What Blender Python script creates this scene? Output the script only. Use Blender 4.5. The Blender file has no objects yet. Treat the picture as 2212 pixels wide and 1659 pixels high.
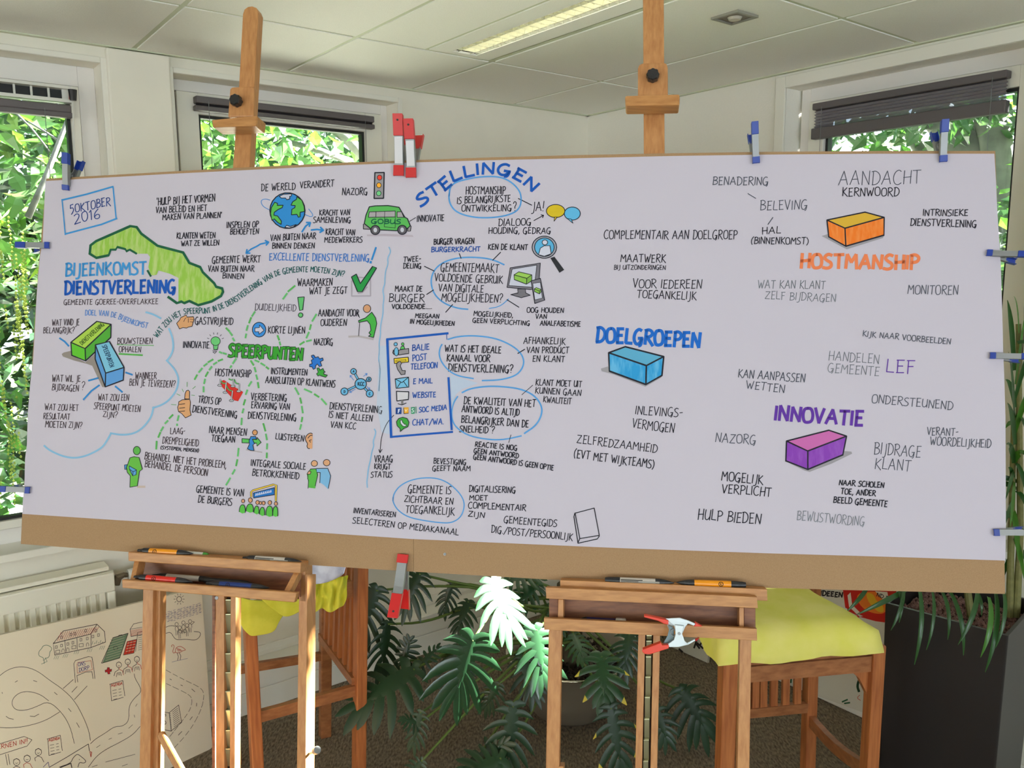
import bpy, bmesh, math, random
from math import sin, cos, pi, radians, atan2, sqrt
from mathutils import Vector, Matrix
from mathutils.geometry import tessellate_polygon
random.seed(7)
SC = bpy.context.scene
COL = SC.collection
EYE = 1.95
CEIL = 2.77
FPX = 1800.2
PITCH = radians(8.115)
ROLL = radians(-0.337)
# ---------------------------------------------------------------- camera
_f = Vector((0, cos(PITCH), -sin(PITCH)))
_r = Vector((1, 0, 0))
_u = _r.cross(_f)
CR = _r*cos(ROLL) + _u*sin(ROLL)
CU = -_r*sin(ROLL) + _u*cos(ROLL)
cam = bpy.data.cameras.new('camera')
camo = bpy.data.objects.new('camera', cam)
COL.objects.link(camo)
m = Matrix((CR, CU, -_f)).transposed().to_4x4()
m.translation = Vector((0, 0, EYE))
camo.matrix_world = m
cam.sensor_width = 36
cam.lens = FPX/2212*36
cam.clip_start = 0.05
SC.camera = camo
# ---------------------------------------------------------------- view, world, lights
SC.view_settings.view_transform = 'Standard'
SC.view_settings.look = 'None'
SC.view_settings.gamma = 1
SC.view_settings.use_curve_mapping = False
SC.view_settings.exposure = 0.5
W = bpy.data.worlds.new('world')
SC.world = W
W.use_nodes = True
bg = W.node_tree.nodes['Background']
bg.inputs[0].default_value = (0.80, 0.90, 1.0, 1)
bg.inputs[1].default_value = 4.2
SUN_DIR = Vector((-1.0, -0.52, -0.55)).normalized()     # direction the sunlight travels
sl = bpy.data.lights.new('sun', 'SUN')
sl.energy = 110
sl.angle = radians(0.6)
sl.color = (1.0, 0.97, 0.92)
so = bpy.data.objects.new('sun', sl)
COL.objects.link(so)
so.rotation_euler = (-SUN_DIR).to_track_quat('Z', 'Y').to_euler()
so.location = (20, 8, 12)

CORNER = Vector((0.434, 4.826, 0))
DL = Vector((-.7857, -.6187, 0)).normalized()   # along the left wall, away from the corner
DR = Vector((.599, -.801, 0)).normalized()      # along the right wall
NL = Vector((-DL.y, DL.x, 0))                   # into the room
if NL.y > 0: NL = -NL
NR = Vector((-DR.y, DR.x, 0))
if NR.y > 0: NR = -NR
UP = Vector((0, 0, 1))
def area(name, loc, aim, sx, sy, power, col):
    l = bpy.data.lights.new(name, 'AREA')
    l.shape = 'RECTANGLE'; l.size = sx; l.size_y = sy; l.energy = power; l.color = col
    o = bpy.data.objects.new(name, l); COL.objects.link(o)
    o.location = loc
    o.rotation_euler = (-Vector(aim)).to_track_quat('Z', 'Y').to_euler()
    return o
ROOM = 7.4
# fill lamps added at the unseen rear windows, tilted up to lift the ceiling
BL = CORNER + DL*ROOM     # far end of the left wall
BR = CORNER + DR*ROOM
BK_N = -DL                # wall facing back towards the left part (its normal into the room)
BACK_WINDOWS = [1.5, 4.6]
for s in BACK_WINDOWS:
    p = BR + DL*(s+0.8) + UP*1.7
    area('fill_back', p - DR*0.03, -DR+UP*.5, 2.3, 1.4, 33, (0.88, 0.91, 1.0))
    p = BL + DR*(s+0.8) + UP*1.7
    area('fill_side', p - DL*0.03, -DL+UP*.5, 2.3, 1.4, 22, (1.0, 0.90, 0.76))

# ---------------------------------------------------------------- pixel -> place helpers
def ray(px, py):
    return CR*((px-1106)/FPX) + CU*(-(py-829.5)/FPX) + _f
EYEV = Vector((0, 0, EYE))
def on_plane(px, py, P, N):
    r = ray(px, py)
    return EYEV + r*((P-EYEV).dot(N)/r.dot(N))
def fl(px, py, z=0.0): return on_plane(px, py, Vector((0, 0, z)), UP)
def wl(px, py, off=0.0): return on_plane(px, py, CORNER+NL*off, NL)
def wr(px, py, off=0.0): return on_plane(px, py, CORNER+NR*off, NR)
def at(px, py, Y):
    r = ray(px, py)
    return EYEV + r*(Y/r.y)
def la(p): return (p-CORNER).dot(DL)
def ra(p): return (p-CORNER).dot(DR)
def WL(a, z, off=0): return CORNER + DL*a + NL*off + UP*z
def WR(a, z, off=0): return CORNER + DR*a + NR*off + UP*z
# board plane: leans back
NB = Vector((-.154, -.988, .2246)).normalized()
UB = Vector((.988, -.154, 0)).normalized()
VB = NB.cross(UB).normalized()
if VB.z < 0: VB = -VB
_nh = Vector((.154, .988, 0))/sqrt(.154**2+.988**2)
PB = _nh*1.911 + UP*(EYE-.729)
def bd(px, py, e=0.0): return on_plane(px, py, PB+NB*e, NB)

# ---------------------------------------------------------------- object helpers
ORG = {}
def thing(name, label, cat, loc=(0, 0, 0), group=None):
    o = bpy.data.objects.new(name, None); COL.objects.link(o)
    o.empty_display_size = .05
    o.location = Vector(loc); ORG[o.name] = Vector(loc)
    o['label'] = label; o['category'] = cat
    if group: o['group'] = group
    return o
def tag(o, label, cat, group=None):
    o['label'] = label; o['category'] = cat
    if group: o['group'] = group
    return o
def mk(name, verts, faces, mat, parent=None, smooth=False, mids=None, kind=None, label=None, origin=None):
    if parent is not None: og = ORG[parent.name]
    elif origin is not None: og = Vector(origin)
    else: og = Vector((0, 0, 0))
    me = bpy.data.meshes.new(name)
    me.from_pydata([tuple(Vector(v)-og) for v in verts], [], faces)
    mats = mat if isinstance(mat, (list, tuple)) else [mat]
    for mm in mats: me.materials.append(mm)
    if mids is not None: me.polygons.foreach_set('material_index', mids)
    if smooth: me.polygons.foreach_set('use_smooth', [True]*len(me.polygons))
    me.update()
    o = bpy.data.objects.new(name, me); COL.objects.link(o)
    if parent is not None:
        o.parent = parent
    else:
        o.location = og
    ORG[o.name] = og
    if kind: o['kind'] = kind
    if label: o['label'] = label
    return o
class MB:
    def __init__(s): s.v = []; s.f = []; s.m = []
    def add(s, vs, fs, mi=0):
        b = len(s.v); s.v += [Vector(v) for v in vs]
        for f in fs: s.f.append(tuple(i+b for i in f)); s.m.append(mi)
    def hexa(s, b4, t4, mi=0):
        s.add(list(b4)+list(t4), [(3, 2, 1, 0), (4, 5, 6, 7), (0, 1, 5, 4), (1, 2, 6, 5), (2, 3, 7, 6), (3, 0, 4, 7)], mi)
    def box(s, c, ax, ay, az, mi=0):   # centre and half axes
        c = Vector(c)
        s.hexa([c-ax-ay-az, c+ax-ay-az, c+ax+ay-az, c-ax+ay-az], [c-ax-ay+az, c+ax-ay+az, c+ax+ay+az, c-ax+ay+az], mi)
    def beam(s, p, q, w, d, side=None, mi=0):
        p = Vector(p); q = Vector(q); a = (q-p).normalized()
        sd = Vector(side) if side is not None else Vector((1, 0, 0))
        sd = (sd - a*sd.dot(a)).normalized(); o = a.cross(sd)
        s.hexa([p-sd*w/2-o*d/2, p+sd*w/2-o*d/2, p+sd*w/2+o*d/2, p-sd*w/2+o*d/2],
               [q-sd*w/2-o*d/2, q+sd*w/2-o*d/2, q+sd*w/2+o*d/2, q-sd*w/2+o*d/2], mi)
    def prism(s, pts, off, mi=0):      # polygon pts extruded by vector off
        n = len(pts); pts = [Vector(p) for p in pts]
        b = len(s.v); s.v += pts + [p+off for p in pts]
        tr = tessellate_polygon([pts])
        for t in tr:
            s.f.append((b+t[0], b+t[1], b+t[2])); s.m.append(mi)
            s.f.append((b+n+t[2], b+n+t[1], b+n+t[0])); s.m.append(mi)
        for i in range(n):
            j = (i+1) % n
            s.f.append((b+i, b+j, b+n+j, b+n+i)); s.m.append(mi)
    def tube(s, pts, r, n=8, mi=0, caps=True):
        pts = [Vector(p) for p in pts]; b = len(s.v); N = len(pts)
        rr = r if isinstance(r, (list, tuple)) else [r]*N
        t0 = (pts[1]-pts[0]).normalized()
        nx = t0.orthogonal().normalized()
        for i, p in enumerate(pts):
            t = (pts[min(i+1, N-1)]-pts[max(i-1, 0)]).normalized()
            nx = (nx - t*nx.dot(t)).normalized(); ny = t.cross(nx)
            for k in range(n):
                a = 2*pi*k/n; s.v.append(p+(nx*cos(a)+ny*sin(a))*rr[i])
        for i in range(N-1):
            for k in range(n):
                k2 = (k+1) % n
                s.f.append((b+i*n+k, b+i*n+k2, b+(i+1)*n+k2, b+(i+1)*n+k)); s.m.append(mi)
        if caps:
            s.f.append(tuple(b+k for k in range(n))[::-1]); s.m.append(mi)
            s.f.append(tuple(b+(N-1)*n+k for k in range(n))); s.m.append(mi)
    def build(s, name, mat, parent=None, **k):
        o = mk(name, s.v, s.f, mat, parent, mids=s.m if isinstance(mat, (list, tuple)) else None, **k)
        bm = bmesh.new(); bm.from_mesh(o.data); bmesh.ops.recalc_face_normals(bm, faces=bm.faces)
        bm.to_mesh(o.data); bm.free()
        return o
def bevel(o, w=.002, seg=2):
    md = o.modifiers.new('bevel', 'BEVEL'); md.width = w; md.segments = seg; md.limit_method = 'ANGLE'
    return o
def lin(c):
    return tuple(((x/255)/12.92 if x/255 <= .04045 else ((x/255+.055)/1.055)**2.4) for x in c)
_mats = {}
def mat(name, rgb, rough=.6, metal=0, spec=.5, noise=0, nscale=30, bump=0, trans=0, stretch=None, dark=None, coat=0):
    """rgb in 0..255 sRGB; noise blends towards 'dark'"""
    if name in _mats: return _mats[name]
    M = bpy.data.materials.new(name); M.use_nodes = True
    nt = M.node_tree; p = nt.nodes['Principled BSDF']
    c = lin(rgb)
    p.inputs['Base Color'].default_value = (*c, 1)
    p.inputs['Roughness'].default_value = rough
    p.inputs['Metallic'].default_value = metal
    p.inputs['Specular IOR Level'].default_value = spec
    if coat: p.inputs['Coat Weight'].default_value = coat
    if noise or bump:
        tc = nt.nodes.new('ShaderNodeTexCoord'); mp = nt.nodes.new('ShaderNodeMapping')
        nt.links.new(tc.outputs['Object'], mp.inputs[0])
        if stretch: mp.inputs['Scale'].default_value = stretch
        nz = nt.nodes.new('ShaderNodeTexNoise'); nz.inputs['Scale'].default_value = nscale
        nz.inputs['Detail'].default_value = 6
        nt.links.new(mp.outputs[0], nz.inputs[0])
        if noise:
            rp = nt.nodes.new('ShaderNodeValToRGB')
            d = lin(dark) if dark else tuple(x*(1-noise) for x in c)
            rp.color_ramp.elements[0].position = .32; rp.color_ramp.elements[0].color = (*d, 1)
            rp.color_ramp.elements[1].position = .68; rp.color_ramp.elements[1].color = (*c, 1)
            nt.links.new(nz.outputs[0], rp.inputs[0]); nt.links.new(rp.outputs[0], p.inputs['Base Color'])
        if bump:
            bp = nt.nodes.new('ShaderNodeBump'); bp.inputs['Strength'].default_value = bump
            bp.inputs['Distance'].default_value = .01
            nt.links.new(nz.outputs[0], bp.inputs['Height']); nt.links.new(bp.outputs[0], p.inputs['Normal'])
    if trans:
        out = nt.nodes['Material Output']; tr = nt.nodes.new('ShaderNodeBsdfTranslucent'); mx = nt.nodes.new('ShaderNodeMixShader')
        mx.inputs[0].default_value = trans
        tr.inputs[0].default_value = (min(1, c[0]*1.9+.01), min(1, c[1]*2.0), c[2]*.8, 1)
        nt.links.new(p.outputs[0], mx.inputs[1]); nt.links.new(tr.outputs[0], mx.inputs[2]); nt.links.new(mx.outputs[0], out.inputs[0])
    _mats[name] = M
    return M
def glass_mat():
    M = bpy.data.materials.new('pane_glass'); M.use_nodes = True; nt = M.node_tree
    nt.nodes.remove(nt.nodes['Principled BSDF']); out = nt.nodes['Material Output']
    t = nt.nodes.new('ShaderNodeBsdfTransparent'); t.inputs[0].default_value = (.93, .97, .95, 1)
    g = nt.nodes.new('ShaderNodeBsdfGlossy'); g.inputs['Roughness'].default_value = .02
    lw = nt.nodes.new('ShaderNodeFresnel'); lw.inputs[0].default_value = 1.45
    mx = nt.nodes.new('ShaderNodeMixShader')
    nt.links.new(lw.outputs[0], mx.inputs[0]); nt.links.new(t.outputs[0], mx.inputs[1]); nt.links.new(g.outputs[0], mx.inputs[2])
    nt.links.new(mx.outputs[0], out.inputs[0]); return M
M_GLASS = glass_mat()
M_WALL = mat('wall_paint', (240, 236, 224), .85, noise=.03, nscale=8, bump=.05)
M_WALLR = mat('wall_paint_fine', (240, 237, 228), .85, noise=.02, nscale=120, bump=.08)
M_TILE = mat('ceiling_board', (248, 248, 242), .95, noise=.06, nscale=260, bump=.1)
M_BAR = mat('ceiling_bar', (206, 212, 188), .6)
M_GAP = mat('shadow_gap', (60, 58, 55), .9)
M_FRAME = mat('window_paint', (232, 229, 226), .45)
M_FRAME2 = mat('sash_paint', (236, 234, 224), .4)
M_GASK = mat('gasket', (22, 24, 26), .5)
M_BLIND = mat('blind_fabric', (112, 106, 110), .8, noise=.12, nscale=60)
M_BLINDR = mat('blind_rail', (98, 92, 94), .5)
M_CARPET = mat('carpet', (146, 130, 108), 1, noise=.55, nscale=130, bump=.9, dark=(82, 72, 58), stretch=(1, .35, 1))
M_RAD = mat('radiator_enamel', (240, 236, 220), .35)
M_WOOD = mat('beech_upright', (198, 142, 88), .42, noise=.2, nscale=9, stretch=(14, 14, .9), dark=(176, 118, 68), bump=.03)
M_WOODH = mat('beech_crosswise', (198, 142, 84), .42, noise=.2, nscale=9, stretch=(.9, 14, 14), dark=(172, 116, 64), bump=.03)
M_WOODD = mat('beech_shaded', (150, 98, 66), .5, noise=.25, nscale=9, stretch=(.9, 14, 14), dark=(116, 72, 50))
M_CHAIR = mat('chair_wood', (186, 116, 66), .4, noise=.25, nscale=8, stretch=(12, 12, .9), dark=(152, 86, 48))
M_CHAIRD = mat('chair_rail_wood', (170, 112, 70), .4, noise=.25, nscale=8, stretch=(3, 3, 9), dark=(138, 86, 52))
M_MDF = mat('hardboard', (170, 136, 99), .8, noise=.10, nscale=420, dark=(160, 126, 90))
M_MDFE = mat('hardboard_edge', (176, 128, 112), .85)
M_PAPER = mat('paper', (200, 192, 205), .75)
M_BLACKP = mat('black_plastic', (34, 34, 36), .35)
M_STEEL = mat('zinc_steel', (150, 152, 154), .5, metal=.75)
M_BRASS = mat('brass_plate', (188, 186, 150), .32, metal=.7)
M_RED = mat('red_plastic', (205, 32, 34), .35)
M_REDO = mat('orange_red_plastic', (228, 62, 36), .35)
M_BLUE = mat('blue_plastic', (30, 62, 158), .38)
M_WHITEP = mat('white_plastic', (222, 222, 216), .35)
# ================================================================ THE ROOM
TH = .30
def wall_with_holes(name, F, length, holes, mats):
    """F(a,z,off) -> place; holes: (a0,a1,z0,z1)"""
    mb = MB()
    cuts = sorted({-TH if False else 0.0, length} | {h[0] for h in holes} | {h[1] for h in holes})
    for a0, a1 in zip(cuts[:-1], cuts[1:]):
        hs = sorted([h for h in holes if h[0] <= a0+1e-6 and h[1] >= a1-1e-6], key=lambda h: h[2])
        z = 0.0
        segs = []
        for h in hs:
            segs.append((z, h[2])); z = h[3]
        segs.append((z, CEIL+.12))
        for z0, z1 in segs:
            if z1-z0 < .01: continue
            mb.hexa([F(a0, z0, 0), F(a1, z0, 0), F(a1, z0, -TH), F(a0, z0, -TH)], [F(a0, z1, 0), F(a1, z1, 0), F(a1, z1, -TH), F(a0, z1, -TH)])
    o = mb.build(name, mats); o['kind'] = 'structure'
    return o
def WBK(a, z, off=0): return BR + DL*a - DR*off + UP*z     # wall at the end of the right wall
def WSD(a, z, off=0): return BL + DR*a - DL*off + UP*z     # wall at the end of the left wall
# window openings measured from the photograph
w2l, w2r = la(wl(381, 300)), la(wl(860, 300))
w1r = la(wl(224, 250))
WTOP = (wl(860, 220).z+wl(375, 157).z+wr(1694, 195).z)/3
w1l = w1r + 1.75
SILL = .90
wr0, wr1 = ra(wr(1694, 330)), ra(wr(2174, 300)) + .115
HOLES_L = [(w2r, w2l, SILL, WTOP), (w1r, w1l, SILL, WTOP)]
HOLES_R = [(wr0, wr1, SILL, WTOP)]
wall_with_holes('wall_left', WL, ROOM, HOLES_L, M_WALL)
wall_with_holes('wall_right', WR, ROOM, HOLES_R, M_WALLR)
bh = [(s, s+1.6+.8, .95, 2.45) for s in BACK_WINDOWS]
bh = [(s-.4, s+2.0, .95, 2.45) for s in BACK_WINDOWS]
wall_with_holes('wall_back', WBK, ROOM, bh, M_WALL)
wall_with_holes('wall_side', WSD, ROOM, bh, M_WALL)
# slightly proud wall panel between the two left windows, running up to the ceiling
mb = MB()
a0, a1 = la(wl(366, 200)), la(wl(232, 200))
mb.hexa([WL(a0, .2, .0), WL(a1, .2, 0), WL(a1, .2, .03), WL(a0, .2, .03)], [WL(a0, CEIL-.005, 0), WL(a1, CEIL-.005, 0), WL(a1, CEIL-.005, .03), WL(a0, CEIL-.005, .03)])
o = mb.build('trim_1', M_WALL); o['kind'] = 'structure'; bevel(o, .006)
# mouldings round the openings
def moulding(name, F, a0, a1, z0, z1, w=.022, t=.012, bottom=False):
    mb = MB()
    for (p, q, r_, s_) in [(a0-w, a0, z0, z1+w), (a1, a1+w, z0, z1+w), (a0, a1, z1, z1+w)]:
        mb.hexa([F(p, r_, 0), F(q, r_, 0), F(q, r_, t), F(p, r_, t)], [F(p, s_, 0), F(q, s_, 0), F(q, s_, t), F(p, s_, t)])
    o = mb.build(name, M_FRAME2); o['kind'] = 'structure'; bevel(o, .003)
moulding('trim_2', WL, w2r, w2l, SILL, WTOP)
moulding('trim_3', WL, w1r, w1l, SILL, WTOP)
moulding('trim_4', WR, wr0, wr1, SILL, WTOP, w=.05, t=.012)

FLOOR_P = [BR, CORNER, BL, BL+DR*ROOM]
def slab(name, z0, z1, mat_, ext=.0):
    mb = MB()
    b = [CORNER, CORNER+DL*ROOM, CORNER+DL*ROOM+DR*ROOM, CORNER+DR*ROOM]
    mb.hexa([p+UP*z0 for p in b], [p+UP*z1 for p in b])
    o = mb.build(name, mat_); o['kind'] = 'structure'; return o
slab('floor', -.2, 0, M_CARPET)
ceiling = slab('ceiling', CEIL+.11, CEIL+.2, M_GAP)
# ceiling grid measured from the photograph
def cgrid(px, py):
    p = fl(px, py, CEIL); q = p-CORNER; q.z = 0
    return q.dot(DL), q.dot(DR)
aL = [cgrid(1122, 224)[0], cgrid(896, 190)[0], cgrid(626, 149)[0], cgrid(295, 104)[0]]
pitch_a = (aL[3]-aL[0])/3
bA = cgrid(759, 86)[1]*.5 + cgrid(1279, 180)[1]*.5
bB = cgrid(1804, 43)[1]
pitch_b = bB-bA
a_lines = [aL[0]+pitch_a*i for i in range(-1, 12)]
a_lines = [a for a in a_lines if a > .05 and a < ROOM]
b_lines = [bA+pitch_b*i for i in range(0, 7) if bA+pitch_b*i < ROOM]
A_ = [0]+a_lines+[ROOM]; B_ = [0]+b_lines+[ROOM]
def CP(a, b, z): return CORNER + DL*a + DR*b + UP*z
a_f = (a_lines[0]+a_lines[1])/2     # edge of the narrow light fitting
lamp_a0, lamp_a1 = a_f + 0, a_lines[1]
la_L2 = cgrid(759, 86)[0]; la_L25 = cgrid(913, 110)[0]; la_L3 = cgrid(1046, 136)[0]
LAMP = (aL[1], aL[1]+pitch_a/2, bA, bA+pitch_b)
bw = .024
tile_mesh = {}
mbars = MB()
for a in a_lines:
    mbars.box(CP(a, ROOM/2, CEIL+.012), DL*(bw/2), DR*(ROOM/2), UP*.004)
for b in b_lines:
    mbars.box(CP(ROOM/2, b, CEIL+.012), DL*(ROOM/2), DR*(bw/2), UP*.0042)
mbars.box(CP(ROOM/2, .012, CEIL+.004), DL*(ROOM/2), DR*.012, UP*.0044)
mbars.box(CP(.012, ROOM/2, CEIL+.004), DL*.012, DR*(ROOM/2), UP*.0044)
mbars.box(CP(LAMP[1], LAMP[2]+pitch_b/2, CEIL+.012), DL*(bw/2), DR*(pitch_b/2), UP*.004)
mbars.build('ceiling_grid', M_BAR, ceiling)
for i in range(len(A_)-1):
    for j in range(len(B_)-1):
        a0, a1, b0, b1 = A_[i]+bw/2-.002, A_[i+1]-bw/2+.002, B_[j]+bw/2-.002, B_[j+1]-bw/2+.002
        if B_[j] == bA and A_[i] < (LAMP[0]+LAMP[1])/2 < A_[i+1]:
            a0 = LAMP[1]+bw/2-.006     # half-width tile beside the light
            if a1-a0 < .02: continue
        key = (round(a1-a0, 3), round(b1-b0, 3))
        c = CP((a0+a1)/2, (b0+b1)/2, CEIL+.011)
        if key not in tile_mesh:
            mb = MB(); mb.box(c, DL*((a1-a0)/2), DR*((b1-b0)/2), UP*.007)
            o = mb.build('ceiling_tile', M_TILE, ceiling)
            # recentre
            for v in o.data.vertices: v.co -= c
            o.location = c; tile_mesh[key] = o
        else:
            o = tile_mesh[key].copy(); COL.objects.link(o); o.location = c
# --- recessed louvre light
lamp = thing('ceiling_light', 'long recessed fluorescent ceiling light with bright slatted metal louvre', 'ceiling light', CP((LAMP[0]+LAMP[1])/2, LAMP[2]+pitch_b/2, CEIL))
l0a = cgrid(1012, 128); l0b = cgrid(963, 118)
_w = abs(l0b[0]-l0a[0]); la0 = (LAMP[0]+LAMP[1]-_w)/2; la1 = la0+_w      # across
lb0 = LAMP[2]+.045; lb1 = LAMP[3]-.06
A0, A1, B0, B1 = LAMP[0]+bw/2, LAMP[1]-bw/2, LAMP[2]+bw/2, LAMP[3]-bw/2
mb = MB(); z0, z1 = CEIL+.004, CEIL+.012
for (p, q, r_, s_) in [(A0, la0, B0, B1), (la1, A1, B0, B1), (la0, la1, B0, lb0), (la0, la1, lb1, B1)]:
    mb.hexa([CP(p, r_, z0), CP(q, r_, z0), CP(q, s_, z0), CP(p, s_, z0)], [CP(p, r_, z1), CP(q, r_, z1), CP(q, s_, z1), CP(p, s_, z1)])
mb.build('fitting_frame', M_TILE, lamp)
M_REFL = mat('louvre_aluminium', (232, 232, 216), .25, metal=.7)
mb = MB()
zt = CEIL+.09; am = (la0+la1)/2
for (p, q) in [((la0, CEIL+.006), (la0+.03, zt)), ((la1, CEIL+.006), (la1-.03, zt)), ((la0+.03, zt), (la1-.03, zt))]:
    mb.add([CP(p[0], lb0, p[1]), CP(q[0], lb0, q[1]), CP(q[0], lb1, q[1]), CP(p[0], lb1, p[1])], [(0, 1, 2, 3)])
mb.build('reflector', M_REFL, lamp)
M_TUBE = bpy.data.materials.new('lit_tube'); M_TUBE.use_nodes = True
_e = M_TUBE.node_tree.nodes['Principled BSDF']; _e.inputs['Emission Color'].default_value = (1, .95, .72, 1); _e.inputs['Emission Strength'].default_value = 14
mb = MB(); mb.tube([CP(am, lb0+.03, CEIL+.06), CP(am, lb1-.03, CEIL+.06)], .013, 12); mb.build('fluorescent_tube', M_TUBE, lamp, smooth=False)
nb = 24; first = None
for k in range(nb):
    b = lb0 + (lb1-lb0)*(k+.7)/nb
    c = CP(am, b, CEIL+.02)
    if first is None:
        mb = MB()
        h = .024; hw = (la1-la0)/2-.002
        mb.hexa([c-DL*hw-DR*.0015-UP*.014, c+DL*hw-DR*.0015-UP*.014, c+DL*hw+DR*.0015-UP*.014, c-DL*hw+DR*.0015-UP*.014],
                [c-DL*(hw-.006)-DR*.005+UP*h, c+DL*(hw-.006)-DR*.005+UP*h, c+DL*(hw-.006)+DR*.005+UP*h, c-DL*(hw-.006)+DR*.005+UP*h])
        first = mb.build('louvre_blade', M_REFL, lamp); fc = c
    else:
        o = first.copy(); COL.objects.link(o); o.location = c-fc
        o.parent = lamp
mb = MB()
for s in (-.25, .25):
    x = am+(la1-la0)*s
    mb.hexa([CP(x-.001, lb0, CEIL+.006), CP(x+.001, lb0, CEIL+.006), CP(x+.001, lb1, CEIL+.006), CP(x-.001, lb1, CEIL+.006)], [CP(x-.001, lb0, CEIL+.02), CP(x+.001, lb0, CEIL+.02), CP(x+.001, lb1, CEIL+.02), CP(x-.001, lb1, CEIL+.02)])
mb.build('louvre_wire', M_REFL, lamp)
# --- square recessed spot
c = fl(1587, 38, CEIL)
spot = thing('ceiling_spotlight', 'small square recessed metal ceiling spotlight, unlit', 'ceiling light', c)
mb = MB(); hs = .045; ho = .056
for s0, s1, t0, t1 in [(-ho, ho, -ho, -hs), (-ho, ho, hs, ho), (-ho, -hs, -hs, hs), (hs, ho, -hs, hs)]:
    mb.hexa([c+DL*s0+DR*t0-UP*.004, c+DL*s1+DR*t0-UP*.004, c+DL*s1+DR*t1-UP*.004, c+DL*s0+DR*t1-UP*.004], [c+DL*s0+DR*t0+UP*.01, c+DL*s1+DR*t0+UP*.01, c+DL*s1+DR*t1+UP*.01, c+DL*s0+DR*t1+UP*.01])
mb.build('spot_frame', mat('spot_grey', (150, 148, 138), .5), spot)
mb = MB(); mb.box(c+UP*.004, DL*hs, DR*hs, UP*.004); mb.build('spot_plate', mat('spot_plate', (120, 112, 100), .4, metal=.5), spot)
mb = MB(); mb.tube([c-UP*.008, c+UP*.005], [.02, .028], 20); mb.build('spot_lens', mat('spot_lens', (196, 190, 176), .2), spot)

# --- windows: frame set back in the opening, sash, gasket, pane
def window(name, F, a0, a1, z0, z1, back, fw, sw, light):
    """a0<a1 ; frame width fw, sash width sw"""
    mb = MB(); d = .06
    def ringp(mb, p0, p1, q0, q1, w, o0, o1, wt=None, wb=None):
        wt = w if wt is None else wt; wb = w if wb is None else wb
        for (p, q, r_, s_) in [(p0, p0+w, q0, q1), (p1-w, p1, q0, q1), (p0+w, p1-w, q0, q0+wb), (p0+w, p1-w, q1-wt, q1)]:
            mb.hexa([F(p, r_, o0), F(q, r_, o0), F(q, r_, o1), F(p, r_, o1)], [F(p, s_, o0), F(q, s_, o0), F(q, s_, o1), F(p, s_, o1)])
    ringp(mb, a0, a1, z0, z1, fw, back-d, back, wt=fw*1.25)
    wn = mb.build(name, M_FRAME); wn['kind'] = 'structure'; bevel(wn, .002)
    # dark joint
    mb = MB(); ringp(mb, a0+fw-.004, a1-fw+.004, z0+fw-.004, z1-fw*1.25+.004, .012, back-d, back-.012); mb.build('joint', M_GASK, wn)
    b0, b1, c0, c1 = a0+fw+.003, a1-fw-.003, z0+fw+.003, z1-fw*1.25-.003
    mb = MB(); ringp(mb, b0, b1, c0, c1, sw, back-d+.01, back+.012); o = mb.build('sash', M_FRAME2, wn); bevel(o, .002)
    g0, g1, h0, h1 = b0+sw, b1-sw, c0+sw, c1-sw
    mb = MB(); ringp(mb, g0, g1, h0, h1, .012, back-.04, back-.006); mb.build('gasket', M_GASK, wn)
    mb = MB(); mb.hexa([F(g0, h0, back-.032), F(g1, h0, back-.032), F(g1, h0, back-.028), F(g0, h0, back-.028)], [F(g0, h1, back-.032), F(g1, h1, back-.032), F(g1, h1, back-.028), F(g0, h1, back-.028)])
    mb.build('pane', M_GLASS, wn)
    return wn, (g0, g1, h0, h1)
BK = -.10
win2, g2 = window('window_1', WL, w2r, w2l, SILL, WTOP, BK, .035, .085, True)
win1, g1_ = window('window_2', WL, w1r, w1l, SILL, WTOP, BK, .06, .032, True)
win3, g3 = window('window_3', WR, wr0+.01, wr1, SILL, WTOP, BK, .045, .075, True)
for s, nm, F in [(BACK_WINDOWS[0], 'window_4', WBK), (BACK_WINDOWS[1], 'window_5', WBK), (BACK_WINDOWS[0], 'window_6', WSD), (BACK_WINDOWS[1], 'window_7', WSD)]:
    window(nm, F, s-.4, s+2.0, .95, 2.45, BK, .05, .06, False)
# sill boards
def sill(name, F, a0, a1, z, o0, o1, t=.03):
    mb = MB(); mb.hexa([F(a0, z-t, o0), F(a1, z-t, o0), F(a1, z-t, o1), F(a0, z-t, o1)], [F(a0, z, o0), F(a1, z, o0), F(a1, z, o1), F(a0, z, o1)])
    o = mb.build(name, M_FRAME2); o['kind'] = 'structure'; bevel(o, .004); return o
sill('trim_5', WL, w1r-.02, w1l+.02, SILL+.004, -.10, .05)
sill('trim_6', WL, w2r-.02, w2l+.02, SILL+.004, -.10, .05)
sill('trim_7', WR, wr0-.02, wr1+.02, SILL+.004, -.10, .05)
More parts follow.
